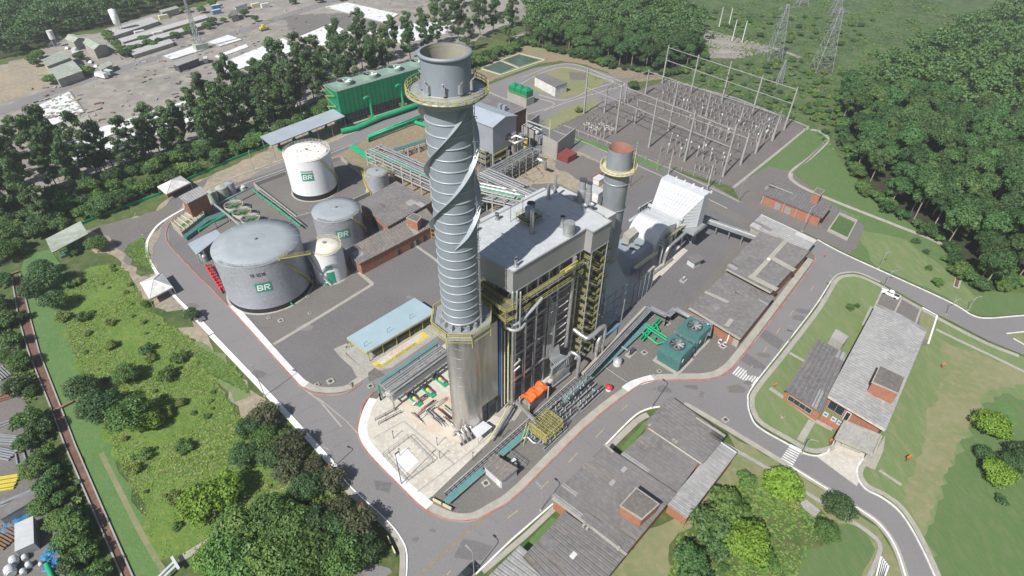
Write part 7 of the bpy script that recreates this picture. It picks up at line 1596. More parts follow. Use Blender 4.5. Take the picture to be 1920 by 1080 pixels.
def pylon(b, ty, label, w, arms=3, m='steel_grey', lean=0):
    p = G(*b); h = hgt(b, ty); t = thing('lattice_tower', label, 'lattice tower', p); mb = MB(m); n = 9
    L_ = lambda k: [p+Vector((i*(w*(1-.86*k)), j*(w*(1-.86*k)), h*k)) for i, j in ((-1, -1), (1, -1), (1, 1), (-1, 1))]
    pv = L_(0)
    for i in range(1, n+1):
        k = (i/n)**.85; c = L_(k)
        for s in range(4):
            mb.bar(pv[s], c[s], .24); mb.bar(pv[s], c[(s+1) % 4], .12); mb.bar(pv[(s+1) % 4], c[s], .12); mb.bar(c[s], c[(s+1) % 4], .12)
        pv = c
    mb.build('lattice', t)
    for i in range(arms):
        z = h*(.66+.14*i); r = w*1.25; mb = MB(m)
        for s in (-1, 1):
            e = p+Vector((s*r, s*r*.3, z)); mb.bar(p+ZV*(z-.3), e, .22); mb.bar(p+ZV*(z+1.6), e, .16); mb.bar(e, e-ZV*1.8, .16)
        mb.build('cross_arm', t)
pylon(Z3(1465, 335), 8, 'steel lattice tower beyond the grey clearing', 4.4); pylon(Z3(1735, 395), 15, 'steel lattice tower standing closest to the right hand forest', 5.0); pylon(Z3(1500, 475), 113, 'small lattice mast in the scrub behind the substation', 1.6, 0)
pylon(Z3(1630, 30), -22, 'distant lattice tower at the top edge near the forest', 4, 2); pylon(Z3(1815, 80), -12, 'distant lattice tower at the top edge above the right hand forest', 4, 2)
pylon((376, 92), -14, 'tall thin lattice mast in the old industrial yard', 1.7, 0)
# ================================================================= VEHICLES
def car(label, p, ang, m='car_white', kind='pickup', L_=5.2, cat='car', name=None, group=None):
    t = thing(name or kind, label, cat, p, group, ang); W_ = 1.9; z0 = .35
    def add(nm, mb): 
        me = mb.build(nm, None); me.parent = t; return me
    def prof(pts, w0, w1=None, mt=m):
        mb = MB(mt); w1 = w1 or w0; n = len(pts); vs = [Vector((x, -w, z)) for (x, z, w) in pts]+[Vector((x, w, z)) for (x, z, w) in pts]
        mb.add(vs, [(i, (i+1) % n, n+(i+1) % n, n+i) for i in range(n)]+[tuple(range(n))[::-1], tuple(range(n, 2*n))]); return mb
    h = W_/2
    if kind == 'pickup':
        body = prof([(-L_/2, .4, h), (L_/2, .4, h), (L_/2, .85, h*.95), (L_/2-1.3, 1.05, h), (-L_/2, 1.1, h)], h); 
        cab = prof([(L_/2-1.4, 1.05, h*.95), (L_/2-2.1, 1.75, h*.8), (-.35, 1.78, h*.8), (-.75, 1.1, h*.95)], h)
        add('body', body); c = add('cab', cab); mb = MB('glass'); mb.box((L_/2-1.75, 0, 1.42), (.06, 1.3, .5)); mb.box((.3, .83, 1.42), (1.8, .06, .42)); mb.box((.3, -.83, 1.42), (1.8, .06, .42)); add('window', mb)
        add('cargo_bed', MB('steel_dark').box((-L_/2+.95, 0, 1.105), (1.6, 1.5, .02))); add('roof_rack', MB('car_white').box((.1, 0, 1.84), (1.2, 1.1, .1)))
    elif kind == 'car':
        add('body', prof([(-L_/2, .4, h), (L_/2, .4, h), (L_/2, .75, h*.9), (L_/2-1.1, .95, h*.95), (-L_/2+.2, 1.0, h*.95), (-L_/2, .8, h*.9)], h)); add('cab', prof([(L_/2-1.2, .93, h*.9), (L_/2-1.9, 1.42, h*.72), (-L_/2+1.1, 1.45, h*.72), (-L_/2+.4, .98, h*.9)], h)); mb = MB('glass'); mb.box((L_/2-1.6, 0, 1.2), (.3, 1.25, .3)); mb.box((0, .72, 1.2), (1.7, .12, .26)); mb.box((0, -.72, 1.2), (1.7, .12, .26)); add('window', mb)
    else:
        add('body', MB(m).box((-.6, 0, 1.9), (L_-1.8, 2.3, 2.4))); add('cab', prof([(L_/2-1.4, .6, 1.1), (L_/2, .6, 1.1), (L_/2, 1.5, 1.1), (L_/2-.4, 2.4, 1.0), (L_/2-1.4, 2.4, 1.0)], 1.1, mt='car_white')); add('roof', MB('white_metal').box((-.6, 0, 3.14), (L_-1.7, 2.4, .08))); add('window', MB('glass').box((L_/2-.15, 0, 1.9), (.2, 1.9, .6)))
    for sx in (-1, 1):
        for sy in (-1, 1):
            w = MB('tyre'); w.tube([(sx*L_*.31, sy*(h-.12), .36), (sx*L_*.31, sy*(h+.08), .36)], .36, 14); add('wheel', w)
    for sy in (-1, 1): add('headlight', MB('white_dirty').box((L_/2+.01, sy*h*.68, .68), (.06, .34, .18)))
    return t
bA, bB = atan2(AV.y, AV.x), atan2(BV.y, BV.x)
car('white pickup parked in the bay behind the administration building', G(1669, 554), atan2((G(1684, 560)-G(1654, 546)).y, (G(1684, 560)-G(1654, 546)).x)+pi, 'car_white', 'pickup')
car('dark car on the road at the bottom edge beside a street lamp', G(877, 1076), bA, 'car_dark', 'car', 4.6)
car('grey car parked under the round dark tree at the roadside', G(376, 597), bB, 'car_grey', 'car', 4.4)
for x, y, m, l in ((192, 146, 'car_white', 'white roofed van on the left of the parked pair by the old yard road'), (203, 141, 'green_roof', 'greenish roofed van on the right of the parked pair by the old yard road')): car(l, G(x, y), bA+1.9, m, 'van', 9, 'van')
for x, y, m, k, l in ((143, 100, 'car_white', 'van', 'white van parked between the old sheds nearer the forest'), (147, 107, 'car_white', 'van', 'white van parked between the old sheds nearer the road'), (164, 113, 'car_dark', 'car', 'dark car parked beside the old sheds'), (171, 118, 'car_white', 'car', 'white car parked beside the dark one near the old sheds'), (181, 126, 'car_white', 'car', 'white car at the gate hut of the old yard'), (127, 92, 'car_white', 'car', 'white car under the trees beside the small water tank'), (388, 117, 'car_grey', 'van', 'dark lorry parked in the old slab yard')):
    car(l, G(x, y), bA+1.1, m, k, 6.5 if k == 'van' else 4.5, 'van' if k == 'van' else 'car')
t = thing('bulldozer', 'yellow bulldozer on the bare ground of the old yard', 'bulldozer', G(495, 57)); q = G(495, 57); MB('tactile').box(q+ZV*1.6, (5, 2.6, 1.6), AV).build('body', t); MB('tactile').box(q+ZV*3, (1.8, 2, 1.4), AV).build('cab', t); MB('steel_dark').box(q+ZV*.5, (5, 3.4, 1), AV).build('track', t); MB('steel_grey').box(q+AV*3.4+ZV*.9, (.3, 3.8, 1.4), AV).build('blade', t)
# ================================================================= OLD INDUSTRIAL YARD
def far_shed(px, z, label, gable=1.5, roof='fibre_green', wall='conc_path', over=.6, **k): return shed('old_shed', label, 'shed', px, z, wall, roof, per=2.2, amp=.12, over=over, gable=gable, group=None, **k)
far_shed([(122, 73), (138, 80), (159, 72), (137, 64)], 5, 'small mossy gabled shed nearest the dark forest')
far_shed([(155, 80), (176, 94), (201, 84), (175, 71)], 5.5, 'mossy gabled shed with an open end and pale forecourt')
far_shed([(117, 95), (77, 113), (88, 125), (133, 108)], 6, 'mossy gabled shed beside the bare dirt field')
far_shed([(133, 110), (88, 128), (108, 150), (155, 133)], 4.5, 'low grey L-shaped roof with bushes in its courtyard', gable=.5)
far_shed([(198, 58), (282, 32), (298, 40), (210, 69)], 2.4, 'widest long pale roof in the old industrial yard', gable=.4, roof='fibre_pale')
far_shed([(222, 73), (384, 27), (390, 33), (230, 80)], 2.2, 'second long pale roof from the forest in the old yard', gable=.3, roof='fibre_pale')
far_shed([(233, 83), (392, 38), (398, 43), (243, 90)], 2.2, 'third long pale roof from the forest in the old yard', gable=.5, roof='fibre_pale')
far_shed([(243, 95), (318, 73), (326, 80), (249, 104)], 2.2, 'short pale roof nearest the old yard road', gable=.5, roof='fibre_pale')
far_shed([(322, 119), (365, 103), (374, 109), (333, 124)], 4, 'low dark walled shed with pale roof between the white slabs', gable=0, roof='fibre_light', wall='steel_dark')
far_shed([(298, 20), (330, 11), (336, 15), (303, 24)], 4, 'small pale shed on the far side of the old yard', gable=0, roof='fibre_green')
far_shed([(437, 9), (460, 3), (464, 7), (441, 14)], 4, 'small white shed near the top edge of the old yard', gable=0, roof='fibre_light', wall='white_dirty')
far_shed([(430, 22), (443, 18), (447, 27), (433, 31)], 4, 'small grey shed beside the blue containers', gable=0, roof='fibre')
far_shed([(182, 126), (205, 114), (212, 121), (190, 131)], 3.5, 'dark little gate hut beside the old yard road', gable=0, roof='fibre_green')
for x, y, m, l in ((406, 17, 'blue_tarp', 'blue container, farther of the two in the old yard'), (407, 26, 'blue_steel', 'blue container, nearer of the two in the old yard'), (480, 14, 'yellow_pale', 'yellowish lorry box in the old yard'), (498, 14, 'white_dirty', 'cream lorry box in the old yard'), (308, 36, 'yellow_pale', 'pale machine beside the long roofs'), (264, 66, 'white_dirty', 'white box between the long pale roofs, closest to the water tower'), (298, 68, 'white_dirty', 'white box between the long pale roofs, closest to the road')):
    q = G(x, y); o = MB(m); o.box(q+ZV*1.5, (6.5, 2.6, 2.8), AV); o.use('white_dirty').box(q+ZV*2.94, (6.3, 2.4, .1), AV); tag(o.build('container'), l, 'container')
q = G(378, 92); o = MB('fibre_green'); o.box(q+ZV*1.8, (8, 5, 3.4), AV); tag(o.build('mast_cabin'), 'mossy cabin at the foot of the tall lattice mast', 'cabin')
b = (227, 63); q = G(*b); h = hgt(b, 16); t = thing('water_tower', 'white tapering water tower on thin legs above the long pale roofs', 'water tower', q)
mb = MB('white_paint'); mb.lathe(q, [(1.5, h*.38), (2.1, h*.42), (2.3, h*.95), (.1, h)], 20); mb.build('tank', t)
for i in (-1, 1):
    for j in (-1, 1): MB('steel_grey').bar(q+Vector((i*1.4, j*1.4, 0)), q+Vector((i*1.2, j*1.2, h*.4)), .25).build('leg', t)
q = G(106, 88); t = thing('water_tank', 'small pale cylindrical tank on a stand beside the bare dirt', 'tank', q); MB('white_dirty').cyl(q+ZV*5, 1.7, 5, 16).build('shell', t)
for i in (-1, 1): MB('steel_grey').bar(q+AV*i, q+AV*i+ZV*5, .3).build('leg', t)
# rail of posts along old yard road
t = thing('fence', 'line of pale fence posts along the old yard road', 'fence', G(430, 75)); P = pxs([(470, 54), (520, 38), (560, 26), (620, 8)])
for a, b in zip(P, P[1:]):
    for i in range(12): q = a.lerp(b, i/12); MB('conc_path').bar(q, q+ZV*1.8, .3).build('post', t)
t = thing('fence', 'low green painted fence between the hedge and the sandy strip', 'fence', G(300, 365)); P = pxs([(155, 421), (225, 392), (300, 366), (357, 336), (430, 303), (508, 272)])
for a, b in zip(P, P[1:]): MB('green_pipe').bar(a+ZV*.5, b+ZV*.5, .3, 1.0).build('fence_panel', t)
# hydrant posts (orange-red) on lawns
for x, y, s, l in ((1555, 833, 1, 'leaning orange-red hydrant post on the lawn near the tip of the administration block'), (1699, 865, 1.4, 'largest leaning orange-red post on the lawn beside the worn path'), (1765, 690, 1.2, 'orange-red post at the top end of the worn path'), (1452, 726, 1, 'orange-red post beside the path at the office wing corner'), (1545, 482, .8, 'small orange-red post on the tarmac by the warehouses')):
    if x == 1555: x, y = 1555, 831
    q = G(x, y); t = thing('hydrant', l, 'hydrant', q); MB('rust').tube([q, q+ZV*1.2*s], .16*s, 8).build('post', t); MB('orange').box(q+ZV*1.1*s+AV*.3*s, (1.0*s, .3*s, .25*s), AV*.9+BV*.3).build('hose_box', t)
q = G(1466, 783); o = MB('conc_path'); o.cyl(q, .45, .7, 12); o.use('rust').cyl(q+ZV*.7, .3, .1, 10); tag(o.build('lawn_marker'), 'round concrete stub on the corner lawn by the office wing', 'marker')
q = G(679, 952); t = thing('red_cabinet', 'small red fire cabinet on the grass verge at the bottom', 'cabinet', q); MB('red').box(q+ZV*.8, (1.3, .7, 1.1), BV).build('body', t); MB('steel_dark').box(q+ZV*.2, (.3, .3, .4), BV).build('leg', t)
q = G(618, 873); t = thing('hydrant', 'small orange hydrant on the white kerb at the foot of a street lamp', 'hydrant', q); MB('orange').cyl(q, .2, .9, 10).build('post', t)
# ================================================================= STORAGE YARD lower left
rz = random.Random(8)
def stack(x, y, m, l, n=6, ln=5, ang=0, w=.35, name='steel_stack', gap=.6):
    t = thing(name, l, 'stack', G(x, y)); d = AV*cos(ang)+BV*sin(ang); e = Vector((-d.y, d.x, 0))
    for i in range(n): q = G(x, y)+e*((i-n/2)*gap); MB(m).bar(q-d*ln/2+ZV*(.3+.2*(i % 2)), q+d*ln/2+ZV*(.3+.2*(i % 2)), w).build('beam', t)
    for s in (-1, 1): MB('timber').bar(G(x, y)-e*(n/2*gap)+d*(s*ln*.35)+ZV*.1, G(x, y)+e*(n/2*gap)+d*(s*ln*.35)+ZV*.1, .2).build('bearer', t)
for a in ((18, 824, 'galv', 'stack of long galvanised beams beside the steel frames', 5, 6, .9), (8, 850, 'cladding', 'stack of blue-grey beams at the left edge', 5, 6, 1.0), (10, 795, 'galv', 'single pale long pipe lying near the left edge', 2, 7, .2), (6, 700, 'galv', 'upper heap of pale steel bars at the left edge', 5, 6, 1.4), (10, 745, 'rust', 'rusty steel bars at the left edge', 4, 4, .3), (42, 930, 'galv', 'long narrow galvanised beam lying by the shrubs', 3, 8, .25), (12, 905, 'tactile', 'bright yellow steel lattice pieces', 7, 5, .6), (15, 1000, 'timber', 'pile of brown timber planks beside the grey containers', 9, 6, 1.2), (5, 670, 'rust', 'rust brown bars beside the pale bars', 4, 4, 1.0)):
    stack(*a)
t = thing('welded_grille', 'rectangular galvanised frame lying in the storage yard', 'frame', G(38, 858)); P = pxs([(28, 845), (42, 840), (49, 866), (33, 872)], .3)
for i in range(4): MB('galv').bar(P[i], P[(i+1) % 4], .3).build('bar', t)
for x, y, lx, ly, m, l in ((48, 955, 7.5, 3.2, 'fibre', 'grey container beside the blue tarpaulin, farther one'), (58, 1012, 7, 3.2, 'roof_light', 'pale container beside the blue tarpaulin, nearer one')):
    q = G(x, y); ax = AV if m == 'fibre' else (BV*.9-AV*.2); t = thing('container', l, 'container', q); MB('steel_grey').box(q+ZV*1.3, (lx, ly, 2.6), ax).build('body', t); MB(m).box(q+ZV*2.68, (lx+.1, ly+.1, .12), ax).build('roof', t)
for x, y, l in ((33, 980, 'crumpled blue tarpaulin next to the timber pile'), (95, 1038, 'small blue tarpaulin near the white tanks, upper one'), (100, 1058, 'small blue tarpaulin near the white tanks, lower one')):
    q = G(x, y); mb = MB('blue_tarp'); n = 7; s = 2.0 if x < 50 else 1.1
    g = [[q+Vector(((i-3.5)*.5*s/1.2+rz.uniform(-.2, .2), (j-3.5)*.5*s/1.2+rz.uniform(-.2, .2), .1+rz.random()*.7*(1 if 0 < i < n-1 and 0 < j < n-1 else .1))) for j in range(n)] for i in range(n)]
    for i in range(n-1):
        for j in range(n-1): mb.quad(g[i][j], g[i+1][j], g[i+1][j+1], g[i][j+1])
    tag(mb.build('tarpaulin'), l, 'tarpaulin')
for k, (x, y, r) in enumerate(((31, 1055, 1.0), (50, 1048, .7), (57, 1062, .7), (25, 1075, 1.2), (47, 1075, .7), (79, 1060, .5))):
    q = G(x, y); t = thing('white_tank', 'small white capsule tank lying in the storage yard', 'tank', q, 'white capsule tanks in the storage yard'); MB('white_metal').tube([q-BV*r*.9+ZV*r, q-BV*r*.6+ZV*r, q+BV*r*.6+ZV*r, q+BV*r*.9+ZV*r], r*.7, 12).build('shell', t); MB('white_metal').tube([q-BV*r*.6+ZV*r, q+BV*r*.6+ZV*r], r*.85, 14).build('belt', t)
q = G(95, 1072); tag(MB('green_pipe').tube([q-BV*2+ZV*.5, q+BV*3+ZV*.5], .5, 10).build('green_drum'), 'green pipe lying beside the white capsule tanks', 'pipe')
# ---- bridge with white pipes at the lower left, plank over canal
t = thing('pipe_crossing', 'white pipe crossing with end flange at the bottom left near the stepping path', 'pipe', G(315, 1065)); a, b = G(329, 1056, 1.4), G(295, 1090, 1.4)
for o in (-.5, .5): MB('white_metal').tube([a+AV*o*0+BV*o, b+BV*o], .3, 10).build('pipe_run', t)
MB('white_metal').bar(a-BV*1.8, a+BV*1.8, .5).build('end_beam', t); MB('galv').bar(Vector((a.x, a.y, 0)), a, .4).build('post', t)
a, b = G(96, 772, .6), G(136, 752, .6); tag(MB('timber').bar(a, b, .7, .2).build('plank_bridge'), 'narrow plank footbridge over the brown canal', 'bridge')
a, b = G(0, 520, .5), G(35, 508, .5); tag(MB('timber').bar(a, b, .7, .2).build('plank_bridge'), 'weathered plank at the upper end of the canal', 'bridge')
# rubble / debris on the debris covered slab
rz = random.Random(4); mb = MB('timber')
for k in range(60): q = G(rz.uniform(85, 150), rz.uniform(178, 222), .4); mb.use(rz.choice(['timber', 'fibre_green', 'conc_grey', 'fibre_green'])).box(q, (rz.uniform(.5, 3), rz.uniform(.4, 1.5), .5), (cos(k), sin(k)))
o = mb.build('debris'); o['kind'] = 'stuff'; tag(o, 'timber and rubble debris scattered on the far white slab', 'debris')
q = G(1450, 1000)
for a, b, l in (((1503, 942), (1532, 965), 'pale broken concrete slab beside the drain under the round trees'),):
    A, B = G(*a), G(*b); tag(MB('conc_grey').bar(A+ZV*.3, B+ZV*.3, 2.2, .5).build('concrete_block'), l, 'slab')
for k in range(5): A, B = G(1640+k*4, 1095-k*3), G(1652+k*3, 1045+k*4); tag(MB('white_paint').bar(A+ZV*.2, B+ZV*.2, .5, .3).build('white_beam'), 'white beam lying in the heap at the bottom edge', 'beam', 'white beams at the bottom edge')

rz = random.Random(14)
mb = MB('conc_path')
for k in range(700):
    x, y = rz.uniform(60, 900), rz.uniform(0, 290)
    if y > 300-.33*x or y < 118-.22*x-0*x: continue
    q = G(x, y, .3); mb.use(rz.choice(['conc_path', 'timber', 'steel_grey', 'conc_path', 'conc_grey', 'fibre_brown', 'fibre'])).box(q, (rz.uniform(.5, 3.5), rz.uniform(.4, 1.2), rz.uniform(.3, .7)), (cos(k*.7), sin(k*.7)))
o = mb.build('rubble'); o['kind'] = 'stuff'; tag(o, 'scattered beams, planks and rubble lying over the old yard ground', 'debris')
# ================================================================= VEGETATION
def leaf_cards(mb, c, r, n, s, rz, squash=.8, hollow=.55):
    for _ in range(n):
        while True:
            d = Vector((rz.gauss(0, 1), rz.gauss(0, 1), rz.gauss(0, 1)))
            if d.length > .1: break
        d.normalize(); rr = r*(hollow+(1-hollow)*rz.random()); p = c+Vector((d.x*rr, d.y*rr, d.z*rr*squash))
        nr = (d+Vector((rz.uniform(-.7, .7), rz.uniform(-.7, .7), rz.uniform(-.3, .9)))).normalized(); x = nr.cross(Vector((rz.uniform(-1, 1), rz.uniform(-1, 1), rz.uniform(-1, 1)))).normalized(); y = nr.cross(x)
        a, b = s*rz.uniform(.6, 1.2), s*rz.uniform(.45, .95)
        mb.add([p-x*a, p-y*b+x*a*.2, p+x*a, p+y*b-x*a*.2], [(0, 1, 2, 3)])
def tree_proto(name, leaf, trunk, h, r, clumps, cards, s, seed, shape='round', tr=.25, sub=1.0, lo=.45):
    rz = random.Random(seed); t = bpy.data.objects.new(name, None); t.empty_display_size = .5
    mb = MB(trunk); top = Vector((rz.uniform(-.5, .5), rz.uniform(-.5, .5), h*.85)); mb.tube([(0, 0, 0), top*.35+Vector((rz.uniform(-.2, .2), 0, 0)), top*.7, top], tr, 7, r2=tr*.3)
    cm = MB(leaf); cs = []
    for k in range(clumps):
        f = (k+.5)/clumps
        if shape == 'round': 
            a = k*2.39996; q = sqrt(f)*r*.76; z = h*(lo+.06)+(h*(1-lo)*.68)*sqrt(max(0, 1-(q/r)**2))*(rz.uniform(.86, 1.02) if k % 4 else rz.uniform(.2, .7)); cr = r*rz.uniform(.25, .4)
        elif shape == 'euc':
            a = rz.random()*6.28; z = h*(lo+(1-lo)*f)*.97; q = r*rz.uniform(.1, .85)*(1-.45*max(0, (z/h-.7)/.3)); cr = r*rz.uniform(.22, .4)
        else:
            a = k*2.4; q = r*sqrt(f)*.7; z = h*rz.uniform(.35, .75)*(1-.4*(q/r)**2); cr = r*rz.uniform(.3, .45)
        c = Vector((q*cos(a), q*sin(a), z)); cs.append((c, cr))
    for c, cr in cs:
        leaf_cards(cm, c, cr, int(cards*(cr/r/.33)**2), s, rz)
        if rz.random() < .55: b0_ = top*min(.95, max(.25, (c.z-cr*.9)/h)); mb.tube([b0_, b0_.lerp(c, .6)-ZV*.2, c], tr*.32, 5, r2=tr*.1)
    def mk(nm, m_):
        me = bpy.data.meshes.new(nm); me.from_pydata(m_.v, [], m_.f)
        for k in m_.ms: me.materials.append(M[k])
        me.update(); return me
    return {'name': name, 'trunk': mk('trunk', mb), 'crown': mk('crown', cm), 'h': h, 'r': r}
PT = {
 'euc': [tree_proto('eucalyptus_tree', 'leaf_euc', 'trunk', 23, 5.4, 26, 150, .42, 11+i, 'euc', .3, lo=.24) for i in range(5)],
 'for': [tree_proto('forest_tree', 'leaf_for', 'trunk', 17, 5.0, 28, 150, .38, 31+i, 'round', .25, lo=.3) for i in range(6)],
 'dk': [tree_proto('dark_tree', 'leaf_dark', 'trunk_d', 8, 5, 26, 150, .3, 51+i, 'round', .22, lo=.2) for i in range(3)],
 'mid': [tree_proto('leafy_tree', 'leaf_mid', 'trunk_d', 8, 5, 28, 160, .28, 61+i, 'round', .22, lo=.14) for i in range(4)],
 'lime': [tree_proto('lime_green_tree', 'leaf_lime', 'trunk_d', 7.5, 5, 30, 130, .32, 71+i, 'round', .22, lo=.14) for i in range(2)],
 'bush': [tree_proto('shrub', 'leaf_mid', 'trunk_d', 2.4, 2, 10, 80, .2, 81+i, 'bush', .08) for i in range(3)],
 'olive': [tree_proto('shrub', 'leaf_olive', 'trunk_d', 2.4, 2, 10, 80, .2, 91+i, 'bush', .08) for i in range(3)],
 'dbush': [tree_proto('shrub', 'leaf_dark', 'trunk_d', 2.4, 2, 10, 80, .2, 95+i, 'bush', .08) for i in range(2)],
 'purple': [tree_proto('purplish_tree', 'leaf_purple', 'trunk_d', 7, 5, 26, 120, .34, 101+i, 'round', .2, lo=.14) for i in range(2)],
 'hedge': [tree_proto('hedge_tree', 'leaf_mid', 'trunk_d', 6.5, 4.2, 20, 100, .36, 111+i, 'round', .18, lo=.12) for i in range(2)]+[tree_proto('hedge_tree', 'leaf_for', 'trunk_d', 6.5, 4.2, 20, 100, .36, 121+i, 'round', .18, lo=.12) for i in range(2)]}
RT = random.Random(2024)
def plant(kind, p, sc, label, cat='tree', group=None, sz=1.0, name=None):
    pr = RT.choice(PT[kind]); o = bpy.data.objects.new(name or pr['name'], None); COL.objects.link(o); o.location = (p[0], p[1], 0); o.rotation_euler[2] = RT.random()*6.28; o.scale = (sc, sc, sc*sz)
    o['label'] = label; o['category'] = cat
    if group: o['group'] = group
    for nm in ('trunk', 'crown'):
        c = bpy.data.objects.new(nm, pr[nm]); COL.objects.link(c); c.parent = o
    return o
def scatter(poly, sp, jit=.4, world=False, margin=0, rz=None):
    rz = rz or RT; P = [(q.x, q.y) for q in pxs(poly)]; xs, ys = [p[0] for p in P], [p[1] for p in P]; out = []; y = min(ys); row = 0
    while y < max(ys):
        x = min(xs)+(sp/2 if row % 2 else 0)
        while x < max(xs):
            a, b = x+rz.uniform(-jit, jit)*sp, y+rz.uniform(-jit, jit)*sp
            if inpoly(a, b, P): out.append((a, b))
            x += sp
        y += sp*.87; row += 1
    return out
def visible(p, h, m=60):
    for z in (0, h):
        x, y = PX((p[0], p[1], z))
        if -m < x < 1920+m and -m < y < 1080+m: return True
    return False
# eucalyptus belt
n = 0
EUC = [(30, 352), (60, 375), (95, 330), (130, 318), (150, 350), (185, 330), (20, 410), (75, 410), (215, 318), (258, 318), (285, 300), (300, 285), (330, 290), (350, 275), (385, 268), (405, 280), (430, 262), (455, 250), (480, 235), (500, 245), (520, 225), (545, 215), (565, 200), (590, 190), (400, 235), (440, 225), (475, 205), (515, 195), (445, 195), (490, 180), (535, 175), (570, 165), (605, 160), (620, 180), (600, 140), (640, 150), (660, 165), (565, 145), (530, 150), (640, 125), (680, 130), (700, 145), (730, 130), (705, 110), (740, 105), (770, 115), (765, 90), (800, 100), (680, 100), (790, 75), (820, 85), (840, 65), (860, 80), (880, 95), (870, 55), (900, 70), (905, 45), (925, 60), (890, 30), (930, 30), (820, 40), (845, 20), (870, 10), (955, 80), (960, 50)]
for x, y in EUC:
    p = G(x, y); plant('euc', p, RT.uniform(.85, 1.2), 'tall dark eucalyptus in the belt between the plant and the old yard', group='eucalyptus belt', sz=RT.uniform(.9, 1.15)); n += 1
EUG = [(x+RT.uniform(-18, 18), y+RT.uniform(-4, 14)) for x, y in EUC[0:44]]+[(15, 300), (45, 315), (75, 285), (105, 300), (40, 280), (5, 340), (110, 355), (60, 400)]
for x, y in EUG:
    p = G(x, y); plant('euc', p, RT.uniform(.6, .95), 'tall dark eucalyptus in the belt between the plant and the old yard', group='eucalyptus belt', sz=1)
# hedge band
for poly, sp in (([(-10, 470), (0, 440), (155, 400), (320, 340), (500, 262), (600, 205), (780, 130), (830, 150), (760, 165), (640, 205), (500, 275), (340, 338), (155, 425), (30, 470)], 5.6), ([(0, 400), (150, 360), (250, 320), (480, 240), (560, 205), (500, 258), (330, 322), (155, 392), (0, 432)], 6.5), ([(840, 150), (900, 128), (960, 100), (1010, 80), (960, 88), (900, 110), (850, 125)], 6)):
    for p in scatter(poly, sp):
        if visible(p, 4, 10): plant('hedge', p, RT.uniform(.65, 1.05), 'rounded bushy tree in the hedge belt behind the green fence', group='hedge belt'); n += 1
print('euc+hedge', n)
FT = 'tall forest tree with a rounded green crown in the wood'
def forest(polys, kinds, sp, maxn, label, group, smin, smax, name, keep=None):
    pts = []
    for poly in polys: pts += [p for p in scatter(poly, sp) if visible(p, 14)]
    pts.sort(key=lambda p: p[0]**2+p[1]**2); near = pts[:maxn]; rest = pts[maxn:]
    for p in near: plant(RT.choice(kinds), p, RT.uniform(smin, smax), label, group=group, sz=RT.uniform(.85, 1.15), name=name)
    print(name, len(near), 'rest', len(rest)); return rest
FR = [[(1580, 225), (1592, 315), (1640, 380), (1700, 415), (1760, 455), (1805, 505), (1835, 545), (1860, 545), (1930, 520), (2120, 470), (2500, 260), (2300, 20), (1960, 0), (1830, 50), (1720, 105), (1620, 145), (1570, 185)]]
rest = forest(FR, ['for'], 8.2, 175, 'tall rounded tree in the dense wood on the right', 'dense wood on the right', .8, 1.2, 'forest_tree')
GM = [[(990, 85), (1060, 100), (1130, 122), (1215, 135), (1262, 140), (1305, 118), (1318, 90), (1320, 60), (1250, 20), (1150, -10), (1000, -5), (985, 30), (985, 70)]]
rest += forest(GM, ['for', 'for', 'dk'], 7.4, 75, 'tall tree in the grove north of the substation', 'grove north of the substation', .8, 1.15, 'grove_tree')
FL = [[(-450, 60), (0, 112), (70, 92), (110, 66), (200, 52), (300, 22), (380, 2), (520, -40), (400, -90), (-600, -60)]]
rest += forest(FL, ['for', 'dk'], 8.8, 0, '', '', 1, 1, 'x')
TOP = [[(700, -5), (780, 12), (850, 5), (930, 10), (1000, 0), (1100, -30), (700, -40)], [(1300, 8), (1360, 22), (1470, 25), (1500, 5), (1450, -20), (1300, -20)]]
rest += forest(TOP, ['dk', 'for'], 8, 0, '', '', 1, 1, 'x')
# understorey shrubs along the edges of the woods
def edge(pts, n, label, group, s0=.45, s1=.95):
    P = pxs(pts)
    for a, b in zip(P, P[1:]):
        k = max(1, int((b-a).length/n))
        for i in range(k): q = a.lerp(b, (i+RT.random())/k); plant('hedge', (q.x+RT.uniform(-2.5, 2), q.y+RT.uniform(-2, 2)), RT.uniform(s0, s1), label, group=group, name='understorey_tree', sz=.9)
edge([(1575, 190), (1580, 230), (1592, 315), (1640, 382), (1700, 417), (1760, 457), (1805, 508), (1835, 548), (1870, 545), (1930, 520)], 4, 'bushy tree filling the edge of the right hand wood', 'edge of the right hand wood')
edge([(990, 85), (1060, 102), (1130, 124), (1215, 138), (1262, 144), (1308, 122), (1322, 92)], 4, 'bushy tree filling the edge of the grove north of the substation', 'edge of the northern grove')
# remaining far forest as one mass
fm = MB('leaf_for'); rz = random.Random(6); fm.use('leaf_dark')
for i, p in enumerate(rest[:1100]):
    d = sqrt(p[0]**2+p[1]**2); h = rz.uniform(12, 19); r = rz.uniform(4.2, 6.0); fm.use('leaf_dark' if (PX((p[0], p[1], 0))[0] < 700 or rz.random() < .3) else 'leaf_for')
    for k in range(9):
        a = k*2.4; q = r*.72*sqrt((k+.5)/9); c = Vector((p[0]+q*cos(a), p[1]+q*sin(a), h*(.5+.42*sqrt(1-(q/r)**2))*rz.uniform(.9, 1.03))); leaf_cards(fm, c, r*rz.uniform(.3, .42), 18 if d > 330 else 30, .8 if d > 330 else .6, rz)
    leaf_cards(fm, Vector((p[0], p[1], h*.35)), r*.7, 14, 1.1, rz)
o = fm.build('forest'); o['kind'] = 'stuff'; tag(o, 'distant woods closing the view along the top of the picture', 'forest'); print('forest mass', len(rest), len(fm.f))
ground('forest_floor', FR[0], 'soil', .12); ground('forest_floor', GM[0], 'soil', .125); ground('forest_floor', FL[0], 'soil', .13)
